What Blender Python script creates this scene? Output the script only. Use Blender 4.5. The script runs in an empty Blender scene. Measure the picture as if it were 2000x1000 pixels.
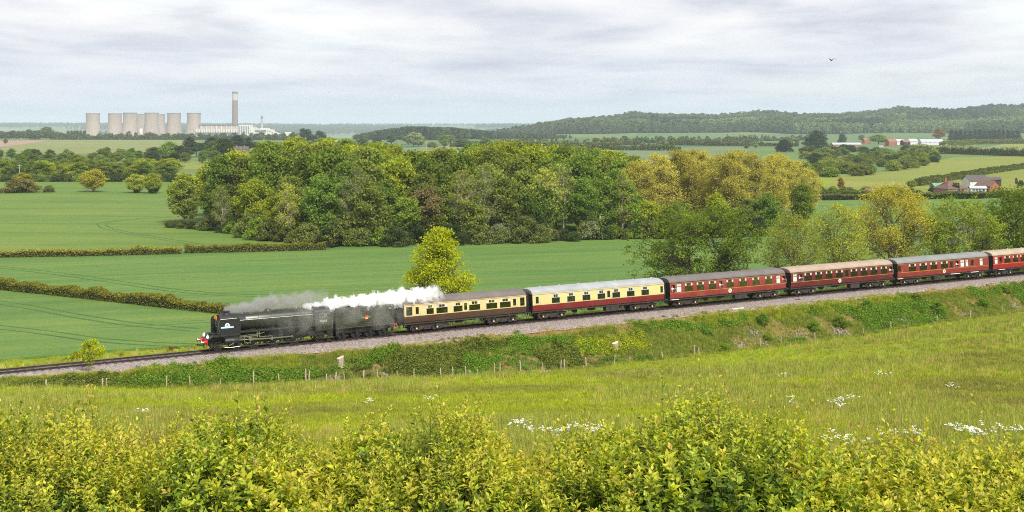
import bpy, math, random
import numpy as np
from mathutils import Vector, Matrix

random.seed(7)
RNG = np.random.default_rng(7)
SC = bpy.context.scene
COL = SC.collection
PI = math.pi
R = math.radians

# ------------------------------------------------------------------ camera
EYE = 23.77          # eye height over the rail beside the second coach
FPX = 2300.0         # focal length in pixels of the 2000 px wide photograph
HOR = 242.0          # row of the horizon
cam_d = bpy.data.cameras.new('camera')
cam = bpy.data.objects.new('camera', cam_d)
COL.objects.link(cam)
cam.location = (0, 0, EYE)
cam.rotation_euler = (R(90), 0, 0)
cam_d.sensor_width = 36.0
cam_d.lens = 36.0 * FPX / 2000.0
cam_d.shift_y = -(500 - HOR) / 2000.0
cam_d.clip_start = 0.1
cam_d.clip_end = 60000
SC.camera = cam

# ------------------------------------------------------------------ sky, sun, exposure
SUN_EL, SUN_AZ = 48.0, 150.0        # azimuth clockwise from +Y
world = bpy.data.worlds.new('World')
SC.world = world
world.use_nodes = True
wn, wl = world.node_tree.nodes, world.node_tree.links
wn.clear()
w_out = wn.new('ShaderNodeOutputWorld')
w_bg = wn.new('ShaderNodeBackground')
w_bg.inputs['Strength'].default_value = 0.1
w_sky = wn.new('ShaderNodeTexSky')
w_sky.sky_type = 'NISHITA'
w_sky.sun_disc = False
w_sky.sun_elevation = R(SUN_EL)
w_sky.sun_rotation = R(SUN_AZ)
w_sky.air_density = 1.2
w_sky.dust_density = 2.0


def wmath(op, a, b=None, c=None):
    n = wn.new('ShaderNodeMath'); n.operation = op
    for i, v in enumerate((a, b, c)):
        if v is None: continue
        if isinstance(v, (int, float)): n.inputs[i].default_value = v
        else: wl.new(v, n.inputs[i])
    return n.outputs[0]


w_tc = wn.new('ShaderNodeTexCoord')
w_sep = wn.new('ShaderNodeSeparateXYZ')
wl.new(w_tc.outputs['Generated'], w_sep.inputs[0])
zc = wmath('ADD', wmath('MAXIMUM', w_sep.outputs['Z'], 0.0), 0.085)
w_vec = wn.new('ShaderNodeCombineXYZ')          # the cloud deck: direction projected on a level plane
wl.new(wmath('DIVIDE', w_sep.outputs['X'], zc), w_vec.inputs['X'])
wl.new(wmath('DIVIDE', w_sep.outputs['Y'], zc), w_vec.inputs['Y'])


def wnoise(scale, detail, rough, off, stretch):
    mp = wn.new('ShaderNodeMapping')
    mp.inputs['Location'].default_value = off
    mp.inputs['Scale'].default_value = stretch
    wl.new(w_vec.outputs[0], mp.inputs['Vector'])
    n = wn.new('ShaderNodeTexNoise')
    n.inputs['Scale'].default_value = scale
    n.inputs['Detail'].default_value = detail
    n.inputs['Roughness'].default_value = rough
    n.inputs['Distortion'].default_value = 0.25
    wl.new(mp.outputs[0], n.inputs['Vector'])
    return n.outputs['Fac']


def wramp(fac, stops):
    n = wn.new('ShaderNodeValToRGB')
    el = n.color_ramp.elements
    while len(el) < len(stops): el.new(0.5)
    for e, (p, c) in zip(el, stops):
        e.position = p
        e.color = (c[0], c[1], c[2], 1) if isinstance(c, tuple) else (c, c, c, 1)
    wl.new(fac, n.inputs[0])
    return n.outputs[0]


cl_shape = wnoise(0.42, 7, 0.52, (3.1, 1.7, 0), (1, 0.8, 1))
cl_tone = wnoise(1.15, 6, 0.55, (-4.0, 6.2, 0), (1, 0.85, 1))
tone = wramp(cl_tone, [(0.27, (1.42, 1.48, 1.76)), (0.41, (1.92, 1.97, 2.18)), (0.53, (2.36, 2.37, 2.46)), (0.68, (2.72, 2.68, 2.66))])
thin = wramp(cl_shape, [(0.28, 0.60), (0.46, 1.0)])
mixn = wn.new('ShaderNodeMix'); mixn.data_type = 'RGBA'
wl.new(thin, mixn.inputs['Factor'])
wl.new(w_sky.outputs[0], mixn.inputs[6])
wl.new(tone, mixn.inputs[7])
# the deck thins into pale blue-grey air low over the horizon
low = wramp(w_sep.outputs['Z'], [(0.0, 1.0), (0.085, 0.0)])
mix2 = wn.new('ShaderNodeMix'); mix2.data_type = 'RGBA'
wl.new(wmath('MULTIPLY', low, 0.8), mix2.inputs['Factor'])
wl.new(mixn.outputs[2], mix2.inputs[6])
mix2.inputs[7].default_value = (1.86, 2.00, 2.30, 1)
wl.new(mix2.outputs[2], w_bg.inputs['Color'])
wl.new(w_bg.outputs[0], w_out.inputs['Surface'])

sun_d = bpy.data.lights.new('sun', 'SUN')
sun_d.energy = 1.5
sun_d.angle = R(11)
sun_d.color = (1.0, 0.95, 0.86)
sun = bpy.data.objects.new('sun', sun_d)
COL.objects.link(sun)
_sd = Vector((math.sin(R(SUN_AZ)) * math.cos(R(SUN_EL)), math.cos(R(SUN_AZ)) * math.cos(R(SUN_EL)), math.sin(R(SUN_EL))))
sun.rotation_euler = _sd.to_track_quat('Z', 'Y').to_euler()
sun.location = (60, -80, 120)

SC.view_settings.view_transform = 'Standard'
SC.view_settings.look = 'None'
SC.view_settings.gamma = 1.0
SC.view_settings.use_curve_mapping = False
SC.view_settings.exposure = 1.95
SC.render.engine = 'CYCLES'
cy = SC.cycles
cy.use_denoising = False          # fine leaf detail survives; the sample noise reads as film grain
try: cy.denoiser = 'OPENIMAGEDENOISE'
except Exception: pass
cy.max_bounces = 10
cy.diffuse_bounces = 5
cy.glossy_bounces = 3
cy.transmission_bounces = 4
cy.transparent_max_bounces = 12
cy.volume_bounces = 7
cy.volume_step_rate = 0.5
cy.sample_clamp_indirect = 6.0
cy.filter_width = 1.05


# ------------------------------------------------------------------ helpers: noise, track frame, ground
def vnoise(x, y, seed=0):
    """smooth value noise in 0..1 for arrays"""
    x = np.asarray(x, float); y = np.asarray(y, float)
    xi = np.floor(x).astype(np.int64); yi = np.floor(y).astype(np.int64)
    fx = x - xi; fy = y - yi
    fx = fx * fx * (3 - 2 * fx); fy = fy * fy * (3 - 2 * fy)

    def h(a, b):
        n = (a * 374761393 + b * 668265263 + seed * 974634777) & 0x7fffffff
        n = ((n ^ (n >> 13)) * 1274126177) & 0x7fffffff
        return ((n ^ (n >> 16)) & 0xffff) / 65535.0
    a = h(xi, yi) * (1 - fx) + h(xi + 1, yi) * fx
    b = h(xi, yi + 1) * (1 - fx) + h(xi + 1, yi + 1) * fx
    return a * (1 - fy) + b * fy


def sstep(a, b, x):
    t = np.clip((np.asarray(x, float) - a) / (b - a), 0, 1)
    return t * t * (3 - 2 * t)


TX, TY = 0.8755, 0.4836            # direction of the railway (away to the right)
_l = math.hypot(TX, TY); TX /= _l; TY /= _l
NX, NY = -TY, TX                   # across it, away from the camera
P0X, P0Y = 2.02 + 1.41 * NX, 141.1 + 1.41 * NY
ANG = math.atan2(TY, TX)
GRAD = 0.00265


def trk(s, u=0.0):
    return P0X + s * TX + u * NX, P0Y + s * TY + u * NY


def to_su(x, y):
    dx = np.asarray(x, float) - P0X; dy = np.asarray(y, float) - P0Y
    return dx * TX + dy * TY, dx * NX + dy * NY


def edge_u(s):   # near edge of the ballast
    e = np.interp(s, [-90, -58, -45, -38, -30, -18, 0, 10, 20, 40, 60, 90, 130],
                  [2.6, 2.9, 4.2, 3.7, 4.0, 5.6, 5.2, 5.3, 5.0, 5.2, 4.4, 5.4, 5.2])
    return e + 0.35 * (vnoise(np.asarray(s) * 0.7, 0.5, 3) - 0.5) + 0.3 * (vnoise(np.asarray(s) * 0.2, 3.5, 4) - .5)


def drop(s):
    return np.interp(s, [-90, -58, -38, -18, 0, 37, 89, 140], [0.35, 0.6, 1.9, 2.8, 3.4, 3.6, 3.0, 2.6])


def foot_u(s):
    return -(edge_u(s) + drop(s) * 1.75 + 0.3)


ZFAR = -2.0


def gz(x, y):
    x = np.asarray(x, float); y = np.asarray(y, float)
    s, u = to_su(x, y)
    sc = np.clip(s, -160, 220)
    form = GRAD * sc - 0.42
    E = edge_u(sc); h = drop(sc); f = foot_u(sc)
    q = f - u
    bump = 0.5 * (vnoise(s * 0.05, u * 0.05, 11) - .5) + 0.16 * (vnoise(s * 0.3, u * 0.3, 12) - .5)
    znear = form - h + 0.165 * q + 3.3 * sstep(102, 119, q) + bump * np.clip(q / 12, 0, 1) * np.clip((95 - q) / 30, 0, 1)
    k = np.clip((-E - u) / (-E - f), 0, 1)
    lump = (0.55 * (vnoise(s * 0.35, u * 0.5, 13) - .5) + 0.3 * (vnoise(s * 1.1, u * 1.2, 14) - .5)) * np.sin(np.clip(k, 0, 1) * PI)
    zslope = form - h * (k * 0.75 + 0.25 * k * k * (3 - 2 * k)) + lump
    kf = sstep(3.0, 9.0, u)
    zfar = form * (1 - kf) + ZFAR * kf
    z = np.where(u < f, znear, np.where(u < -E, zslope, np.where(u < 3.0, form, zfar)))
    # far country: a valley to the left, a wooded ridge to the right
    a = x / np.maximum(y, 1.0)
    rw = np.interp(a, [-0.05, 0.005, 0.026, 0.048, 0.065, 0.087, 0.1, 0.112, 0.13, 0.17, 0.209, 0.243, 0.28, 0.322, 0.348, 0.374, 0.391, 0.417, 0.44, 0.7], [0, 6, 14, 23, 28, 33, 44, 42, 38, 38, 45, 38, 40, 55, 56, 53, 60, 63, 64, 66])
    ridge = np.maximum(rw - 11.0, 0.0) * sstep(2350, 3550, y) * (0.92 + 0.2 * vnoise(x / 130, y / 260, 15))
    wv = 1 - sstep(-0.06, 0.05, a)
    valley = -47 * sstep(2000, 4200, y) * wv
    back = sstep(5200, 9500, y) * (48 * wv + 4 + 16 * (vnoise(x / 1500, y / 2500, 16) - .3) * wv)
    far = np.where(y > 1900, ridge + valley + back * np.where(a < 0.03, 1, 0.2), 0.0)
    return z + far


def g1(x, y):
    return float(gz(np.array([x]), np.array([y]))[0])


def px(x, Y):
    return (x - 1000.0) * Y / FPX


def flat(x, y, z=ZFAR):
    """the point on the far fields' level ground that the photograph shows at this place"""
    Y = FPX * (EYE - z) / (y - HOR)
    return px(x, Y), Y


def zpx(y, Y):
    return EYE - (y - HOR) * Y / FPX


# ------------------------------------------------------------------ helpers: materials
def new_mat(name):
    m = bpy.data.materials.new(name); m.use_nodes = True
    nt = m.node_tree; nt.nodes.clear()
    return m, nt.nodes, nt.links


def _mixc(nd, lk, fac, a, b, blend='MIX'):
    n = nd.new('ShaderNodeMix'); n.data_type = 'RGBA'; n.blend_type = blend
    for sock, v in ((n.inputs['Factor'], fac), (n.inputs[6], a), (n.inputs[7], b)):
        if isinstance(v, (int, float)): sock.default_value = v
        elif isinstance(v, tuple): sock.default_value = (v[0], v[1], v[2], 1)
        else: lk.new(v, sock)
    return n.outputs[2]


def _noise(nd, lk, scale, detail=4, rough=0.55, coord='Object', stretch=None, vec=None, dist=0.0):
    if vec is None:
        if coord == 'World':
            vec = nd.new('ShaderNodeNewGeometry').outputs['Position']
        else:
            vec = nd.new('ShaderNodeTexCoord').outputs[coord]
    if stretch:
        mp = nd.new('ShaderNodeMapping'); mp.inputs['Scale'].default_value = stretch
        lk.new(vec, mp.inputs['Vector']); vec = mp.outputs[0]
    n = nd.new('ShaderNodeTexNoise')
    n.inputs['Scale'].default_value = scale; n.inputs['Detail'].default_value = detail
    n.inputs['Roughness'].default_value = rough; n.inputs['Distortion'].default_value = dist
    lk.new(vec, n.inputs['Vector'])
    return n.outputs['Fac']


def _ramp(nd, lk, fac, stops):
    n = nd.new('ShaderNodeValToRGB'); el = n.color_ramp.elements
    while len(el) < len(stops): el.new(0.5)
    for e, (p, c) in zip(el, stops):
        e.position = p
        e.color = (c[0], c[1], c[2], 1) if isinstance(c, tuple) else (c, c, c, 1)
    lk.new(fac, n.inputs[0])
    return n.outputs[0]


def _math(nd, lk, op, a, b=None, c=None):
    n = nd.new('ShaderNodeMath'); n.operation = op
    for i, v in enumerate((a, b, c)):
        if v is None: continue
        if isinstance(v, (int, float)): n.inputs[i].default_value = v
        else: lk.new(v, n.inputs[i])
    return n.outputs[0]


def paint(name, col, rough=0.5, spec=0.4, metal=0.0, var=0.25, scale=3.0, dirt=None, dirt_amt=0.0, bump=0.0, bscale=20, coord='Object', stretch=None):
    m, nd, lk = new_mat(name)
    o = nd.new('ShaderNodeOutputMaterial'); b = nd.new('ShaderNodeBsdfPrincipled')
    nz = _noise(nd, lk, scale, 5, 0.6, coord, stretch)
    lo = tuple(c * (1 - var) for c in col); hi = tuple(min(1, c * (1 + var)) for c in col)
    c = _ramp(nd, lk, nz, [(0.3, lo), (0.7, hi)])
    if dirt:
        n2 = _noise(nd, lk, scale * 0.45, 6, 0.65, coord, stretch)
        f = _ramp(nd, lk, n2, [(0.42, 0.0), (0.68, dirt_amt)])
        c = _mixc(nd, lk, f, c, dirt)
    lk.new(c, b.inputs['Base Color'])
    b.inputs['Roughness'].default_value = rough
    b.inputs['Specular IOR Level'].default_value = spec
    b.inputs['Metallic'].default_value = metal
    if bump:
        n3 = _noise(nd, lk, bscale, 4, 0.6, coord)
        bp = nd.new('ShaderNodeBump'); bp.inputs['Strength'].default_value = bump; bp.inputs['Distance'].default_value = 0.05
        lk.new(n3, bp.inputs['Height']); lk.new(bp.outputs[0], b.inputs['Normal'])
    lk.new(b.outputs[0], o.inputs[0])
    return m


def leafmat(name, c1, c2, trans=0.42, gloss=0.0, world_c=None, world_scale=0.06, gain=1.74):
    """leaves: colour runs from c1 to c2 by the leaf's own value, each plant a little lighter or darker"""
    c1 = tuple(v * gain for v in c1); c2 = tuple(v * gain for v in c2)
    m, nd, lk = new_mat(name)
    o = nd.new('ShaderNodeOutputMaterial')
    at = nd.new('ShaderNodeAttribute'); at.attribute_name = 'Col'
    sp = nd.new('ShaderNodeSeparateColor'); lk.new(at.outputs['Color'], sp.inputs[0])
    c = _mixc(nd, lk, sp.outputs[0], c1, c2)
    if world_c:
        wz = _noise(nd, lk, world_scale, 3, 0.6, 'World')
        c = _mixc(nd, lk, _ramp(nd, lk, wz, [(0.4, 0.0), (0.62, 0.85)]), c, world_c)
    oi = nd.new('ShaderNodeObjectInfo')
    br = _math(nd, lk, 'MULTIPLY_ADD', oi.outputs['Random'], 0.5, 0.75)
    vr = _math(nd, lk, 'MULTIPLY', _math(nd, lk, 'MULTIPLY_ADD', sp.outputs[1], 0.6, 0.7), br)
    cb = nd.new('ShaderNodeCombineColor')
    for i in range(3): lk.new(vr, cb.inputs[i])
    c = _mixc(nd, lk, 1.0, c, cb.outputs[0], 'MULTIPLY')
    d = nd.new('ShaderNodeBsdfDiffuse'); t = nd.new('ShaderNodeBsdfTranslucent'); mx = nd.new('ShaderNodeMixShader')
    lk.new(c, d.inputs['Color'])
    c2_ = _mixc(nd, lk, 1.0, c, (1.02, 1.1, 0.5), 'MULTIPLY')
    lk.new(c2_, t.inputs['Color'])
    mx.inputs[0].default_value = trans
    lk.new(d.outputs[0], mx.inputs[1]); lk.new(t.outputs[0], mx.inputs[2])
    out = mx.outputs[0]
    if gloss:
        g = nd.new('ShaderNodeBsdfGlossy'); g.inputs['Roughness'].default_value = 0.45
        g.inputs['Color'].default_value = (1, 1, 1, 1)
        m2 = nd.new('ShaderNodeMixShader'); m2.inputs[0].default_value = gloss
        lk.new(out, m2.inputs[1]); lk.new(g.outputs[0], m2.inputs[2]); out = m2.outputs[0]
    lk.new(out, o.inputs[0])
    return m


# ------------------------------------------------------------------ helpers: meshes
def mesh_np(name, verts, faces, mat=None, col=None, smooth=False):
    """verts (N,3), faces (M,k) arrays; col (N,2) goes to the 'Col' attribute"""
    me = bpy.data.meshes.new(name)
    verts = np.ascontiguousarray(verts, dtype=np.float32)
    if isinstance(faces, np.ndarray): faces = [faces]
    loops = np.concatenate([f.reshape(-1) for f in faces]).astype(np.int32)
    tot = np.concatenate([np.full(len(f), f.shape[1]) for f in faces]).astype(np.int32)
    start = np.concatenate([[0], np.cumsum(tot)[:-1]]).astype(np.int32)
    me.vertices.add(len(verts)); me.vertices.foreach_set('co', verts.reshape(-1))
    me.loops.add(len(loops)); me.loops.foreach_set('vertex_index', loops)
    me.polygons.add(len(tot)); me.polygons.foreach_set('loop_start', start); me.polygons.foreach_set('loop_total', tot)
    if smooth: me.polygons.foreach_set('use_smooth', np.ones(len(tot), bool))
    if col is not None:
        a = me.color_attributes.new('Col', 'FLOAT_COLOR', 'POINT')
        c4 = np.ones((len(verts), 4), np.float32); c4[:, :col.shape[1]] = col
        a.data.foreach_set('color', c4.reshape(-1))
    me.update()
    if mat is not None: me.materials.append(mat)
    return me


def link(name, me, parent=None, loc=None, rot=None, scale=None, mat=None):
    o = bpy.data.objects.new(name, me)
    COL.objects.link(o)
    if parent is not None: o.parent = parent
    if loc is not None: o.location = loc
    if rot is not None: o.rotation_euler = rot
    if scale is not None: o.scale = scale if not isinstance(scale, (int, float)) else (scale,) * 3
    if mat is not None:
        o.material_slots[0].link = 'OBJECT'; o.material_slots[0].material = mat
    return o


def tag(o, label=None, cat=None, group=None, kind=None):
    if label: o['label'] = label
    if cat: o['category'] = cat
    if group: o['group'] = group
    if kind: o['kind'] = kind
    return o


def empty(name, loc=(0, 0, 0), rot=(0, 0, 0), label=None, cat=None, group=None):
    o = bpy.data.objects.new(name, None); COL.objects.link(o)
    o.location = loc; o.rotation_euler = rot
    o.empty_display_size = 0.5
    return tag(o, label, cat, group)


class MB:
    """collects simple shapes into one mesh"""
    def __init__(self): self.v = []; self.f = []; self.m = []; self.mi = 0

    def add(self, vs, fs):
        b = len(self.v); self.v.extend(vs)
        for f in fs: self.f.append(tuple(i + b for i in f)); self.m.append(self.mi)
        return self

    def box(self, x0, x1, y0, y1, z0, z1):
        return self.add([(x0, y0, z0), (x1, y0, z0), (x1, y1, z0), (x0, y1, z0), (x0, y0, z1), (x1, y0, z1), (x1, y1, z1), (x0, y1, z1)],
                        [(0, 3, 2, 1), (4, 5, 6, 7), (0, 1, 5, 4), (1, 2, 6, 5), (2, 3, 7, 6), (3, 0, 4, 7)])

    def tube(self, pts, rad, n=8, caps=True):
        pts = [Vector(p) for p in pts]
        if isinstance(rad, (int, float)): rad = [rad] * len(pts)
        vs = []; up = None
        for i, p in enumerate(pts):
            d = (pts[min(i + 1, len(pts) - 1)] - pts[max(i - 1, 0)])
            d = d.normalized() if d.length > 1e-9 else Vector((0, 0, 1))
            if up is None or abs(up.dot(d)) > 0.99: up = Vector((0, 0, 1)) if abs(d.z) < 0.9 else Vector((1, 0, 0))
            a = d.cross(up).normalized(); b = d.cross(a).normalized(); up = -b if False else a.cross(d).normalized()
            for k in range(n):
                t = 2 * PI * k / n
                vs.append(tuple(p + a * (math.cos(t) * rad[i]) + b * (math.sin(t) * rad[i])))
        fs = []
        for i in range(len(pts) - 1):
            for k in range(n):
                k2 = (k + 1) % n
                fs.append((i * n + k, i * n + k2, (i + 1) * n + k2, (i + 1) * n + k))
        if caps:
            fs.append(tuple(range(n - 1, -1, -1))); fs.append(tuple(range((len(pts) - 1) * n, len(pts) * n)))
        return self.add(vs, fs)

    def bar(self, a, b, w, h):
        """rectangular bar from a to b: w across (y), h in the plane"""
        a = Vector(a); b = Vector(b); d = (b - a).normalized()
        y = Vector((0, 1, 0)); n = d.cross(y).normalized()
        vs = []
        for p in (a, b):
            for sy, sn in ((-1, -1), (1, -1), (1, 1), (-1, 1)): vs.append(tuple(p + y * (sy * w / 2) + n * (sn * h / 2)))
        return self.add(vs, [(0, 1, 2, 3), (7, 6, 5, 4), (0, 4, 5, 1), (1, 5, 6, 2), (2, 6, 7, 3), (3, 7, 4, 0)])

    def prism(self, poly, y0, y1):
        """polygon given as (x,z), extruded along y"""
        n = len(poly)
        vs = [(p[0], y0, p[1]) for p in poly] + [(p[0], y1, p[1]) for p in poly]
        fs = [tuple(range(n)), tuple(range(2 * n - 1, n - 1, -1))]
        for i in range(n): j = (i + 1) % n; fs.append((j, i, i + n, j + n))
        return self.add(vs, fs)

    def prism_x(self, poly, x0, x1):
        """polygon given as (y,z), extruded along x"""
        n = len(poly)
        vs = [(x0, p[0], p[1]) for p in poly] + [(x1, p[0], p[1]) for p in poly]
        fs = [tuple(range(n)), tuple(range(2 * n - 1, n - 1, -1))]
        for i in range(n): j = (i + 1) % n; fs.append((j, i, i + n, j + n))
        return self.add(vs, fs)

    def lathe(self, prof, n=32, c=(0, 0, 0), close=False):
        """profile (r,z) round the vertical axis"""
        vs = []
        for r, z in prof:
            for k in range(n):
                t = 2 * PI * k / n
                vs.append((c[0] + r * math.cos(t), c[1] + r * math.sin(t), c[2] + z))
        fs = []
        for i in range(len(prof) - 1):
            for k in range(n): k2 = (k + 1) % n; fs.append((i * n + k, i * n + k2, (i + 1) * n + k2, (i + 1) * n + k))
        if close: fs.append(tuple(range(n - 1, -1, -1))); fs.append(tuple(range((len(prof) - 1) * n, len(prof) * n)))
        return self.add(vs, fs)

    def lathe_y(self, prof, n=24, c=(0, 0, 0)):
        """profile (r,y) round an axis along y (wheels)"""
        vs = []
        for r, y in prof:
            for k in range(n):
                t = 2 * PI * k / n
                vs.append((c[0] + r * math.cos(t), c[1] + y, c[2] + r * math.sin(t)))
        fs = []
        for i in range(len(prof) - 1):
            for k in range(n): k2 = (k + 1) % n; fs.append((i * n + k2, i * n + k, (i + 1) * n + k, (i + 1) * n + k2))
        return self.add(vs, fs)

    def lathe_x(self, prof, n=28, c=(0, 0, 0), caps=True):
        """profile (r,x) round an axis along x (boiler)"""
        vs = []
        for r, x in prof:
            for k in range(n):
                t = 2 * PI * k / n
                vs.append((c[0] + x, c[1] + r * math.cos(t), c[2] + r * math.sin(t)))
        fs = []
        for i in range(len(prof) - 1):
            for k in range(n): k2 = (k + 1) % n; fs.append((i * n + k, i * n + k2, (i + 1) * n + k2, (i + 1) * n + k))
        if caps: fs.append(tuple(range(n - 1, -1, -1))); fs.append(tuple(range((len(prof) - 1) * n, len(prof) * n)))
        return self.add(vs, fs)

    def mesh(self, name, mats, smooth=None):
        me = bpy.data.meshes.new(name); me.from_pydata(self.v, [], self.f)
        for m in (mats if isinstance(mats, (list, tuple)) else [mats]): me.materials.append(m)
        if any(self.m): me.polygons.foreach_set('material_index', self.m)
        me.update()
        if smooth:
            me.shade_smooth()
            try: me.set_sharp_from_angle(angle=R(smooth))
            except Exception: pass
        return me

    def build(self, name, mats, parent=None, smooth=None, loc=None, rot=None):
        return link(name, self.mesh(name, mats, smooth), parent, loc, rot)


# ------------------------------------------------------------------ helpers: plants
def tubes_np(lines):
    """lines: list of (points (k,3), radii (k,), sides) -> verts, quads"""
    V, F, off = [], [], 0
    for P, rad, n in lines:
        P = np.asarray(P, float); k = len(P)
        D = np.gradient(P, axis=0); D /= np.maximum(np.linalg.norm(D, axis=1, keepdims=True), 1e-9)
        ref = np.where(np.abs(D[:, 2:3]) > 0.9, np.array([[1., 0, 0]]), np.array([[0, 0, 1.]]))
        if len(set(map(tuple, ref))) > 1: ref[:] = np.array([0.6, 0.8, 0.0])
        A = np.cross(D, ref); A /= np.maximum(np.linalg.norm(A, axis=1, keepdims=True), 1e-9)
        B = np.cross(D, A)
        t = np.arange(n) * 2 * PI / n
        ring = P[:, None] + (A[:, None] * np.cos(t)[None, :, None] + B[:, None] * np.sin(t)[None, :, None]) * np.asarray(rad)[:, None, None]
        V.append(ring.reshape(-1, 3))
        i = np.arange(k - 1)[:, None] * n; j = np.arange(n)[None]; j2 = (j + 1) % n
        F.append(np.stack([i + j, i + j2, i + n + j2, i + n + j], -1).reshape(-1, 4) + off)
        off += k * n
    return np.concatenate(V), np.concatenate(F)


def leaves_np(C, size, rng, up=0.5, asp=0.6, out=None):
    """folded diamond leaves at centres C (N,3)"""
    n = len(C)
    nrm = rng.normal(size=(n, 3)); nrm[:, 2] += up
    if out is not None: nrm += out
    nrm /= np.linalg.norm(nrm, axis=1, keepdims=True)
    a = np.cross(nrm, rng.normal(size=(n, 3))); a /= np.maximum(np.linalg.norm(a, axis=1, keepdims=True), 1e-6)
    b = np.cross(nrm, a)
    s = (size * rng.uniform(0.6, 1.35, n))[:, None]
    fold = nrm * s * 0.22
    V = np.stack([C - a * s, C + b * s * asp - fold, C + a * s, C - b * s * asp - fold], 1).reshape(-1, 3)
    q = np.arange(n)[:, None] * 4
    return V, np.concatenate([q + [0, 1, 2], q + [0, 2, 3]])


def quad_bez(p0, p1, p2, k):
    t = np.linspace(0, 1, k)[:, None]
    return (1 - t) ** 2 * p0 + 2 * t * (1 - t) * p1 + t ** 2 * p2


def crown_r(shape, f):
    """crown radius at height fraction f (0 bottom .. 1 top)"""
    if shape == 'round': return math.sqrt(max(0.0, 1 - (2 * f - 0.9) ** 2 / 1.25))
    if shape == 'oval': return math.sqrt(max(0.02, 1 - (2 * f - 1) ** 2)) * 0.9
    if shape == 'cone': return max(0.06, (1 - f) ** 0.75) * (0.75 + 0.25 * min(1, f * 5))
    if shape == 'dome_point': return max(0.07, (1 - f) ** 0.58) * (0.8 + 0.2 * min(1, f * 6))
    if shape == 'spread': return math.sqrt(max(0.03, 1 - (1.7 * f - 0.75) ** 2))
    if shape == 'bush': return math.sqrt(max(0.02, 1 - f ** 2.2))
    if shape == 'column': return 0.85 * (1 - 0.75 * f ** 3) * min(1, 0.55 + f * 3)
    return 1 - 0.5 * f


def make_tree(name, seed, H, Rc, th, shape='round', lobes=14, per=26, leaf=0.32, nleaf=16, spread=0.62, trunks=1, lean=(0, 0), twig=True, bark=None, mat=None, rt=None, dead=0):
    """a tree with its base at the origin: trunk mesh and crown mesh. Lobes of twigs, each twig ends in a tuft of leaves."""
    rng = np.random.default_rng(seed)
    lines, CL = [], []
    rt = rt or H * 0.021
    base = np.zeros(3)
    tops = []
    for t in range(trunks):
        ph = rng.uniform(0, 6.28) + t * 6.28 / trunks
        off = np.array([math.cos(ph), math.sin(ph), 0]) * (Rc * 0.22 * (trunks > 1))
        top = np.array([lean[0] * H, lean[1] * H, H * 0.78]) + off * 1.6 + np.append(rng.normal(size=2) * 0.02 * H, 0)
        mid = np.array([lean[0] * H * .3, lean[1] * H * .3, H * 0.36]) + off + np.append(rng.normal(size=2) * 0.025 * H, 0)
        P = quad_bez(base + off * 0.25, mid, top, 9)
        lines.append((P, np.linspace(rt, rt * 0.16, 9) * (0.75 if trunks > 1 else 1), 7)); tops.append(P)
    hs = (np.arange(lobes) + rng.uniform(0.1, 0.9, lobes)) / lobes
    for i in range(lobes):
        f = hs[i]
        r = Rc * crown_r(shape, f)
        ang = i * 2.399 + rng.uniform(-0.5, 0.5)
        lr = max(0.36 * r, 0.15 * Rc) * rng.uniform(0.65, 1.35) + 0.10 * Rc
        rad = max(0.0, r - lr * 0.7) * rng.uniform(0.7, 1.18)
        z = th + (H - th) * (f * 0.92 + 0.03)
        ax = np.array([lean[0] * z, lean[1] * z, 0])
        c = ax + np.array([math.cos(ang) * rad, math.sin(ang) * rad, z])
        lz = lr * rng.uniform(0.6, 0.85)
        T = tops[i % trunks]
        # limb leaves the trunk below the lobe
        zt = max(th * 0.55, z - rad * 0.75 - 0.08 * H)
        j = int(np.argmin(np.abs(T[:, 2] - zt))); p0 = T[j]
        pm = (p0 + c) / 2 + np.array([0, 0, 0.12 * rad]) + rng.normal(size=3) * 0.04 * rad
        rl = rt * (0.42 * (1 - 0.6 * f) + 0.06)
        L = quad_bez(p0, pm, c, 6)
        lines.append((L, np.linspace(rl, rl * 0.3, 6), 5))
        n = max(5, int(per * (0.6 + 0.7 * lr / (0.4 * Rc))))
        d = rng.normal(size=(n, 3)); d[:, 2] = d[:, 2] * 0.9 + 0.25
        d /= np.linalg.norm(d, axis=1, keepdims=True)
        cc = c + d * np.array([lr, lr, lz]) * rng.uniform(0.55, 1.05, (n, 1))
        keep = cc[:, 2] > max(0.15, th * 0.35)
        cc = cc[keep]
        CL.append(cc)
        if twig:
            for q in cc[::2 if twig != 2 else 1]:
                src = L[rng.integers(2, 6)]
                mm = (src + q) / 2 + rng.normal(size=3) * 0.12 * lr
                lines.append((quad_bez(src, mm, q, 3), np.array([rl * 0.3, rl * 0.2, rl * 0.07]) + 0.006, 3))
    V, F = tubes_np(lines)
    tm = mesh_np(name + '_trunk', V, F, bark, smooth=True)
    C = np.concatenate(CL)
    m = len(C)
    tone = rng.uniform(0, 1, m)
    pts = np.repeat(C, nleaf, 0) + rng.normal(size=(m * nleaf, 3)) * np.array([spread, spread, spread * 0.62])
    out = pts - np.array([0, 0, th + (H - th) * 0.45]); out /= np.maximum(np.linalg.norm(out, axis=1, keepdims=True), 0.1)
    V, F = leaves_np(pts, leaf, rng, 0.35, 0.6, out * 0.55)
    tv = np.clip(np.repeat(tone, nleaf) * 0.75 + rng.uniform(0, 0.35, m * nleaf), 0, 1)
    col = np.stack([np.repeat(tv, 4), np.repeat(rng.uniform(0, 1, m * nleaf) * 0.6 + np.repeat(rng.uniform(0, .4, m), nleaf), 4)], 1)
    cm = mesh_np(name + '_crown', V, F, mat, col)
    return tm, cm


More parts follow.
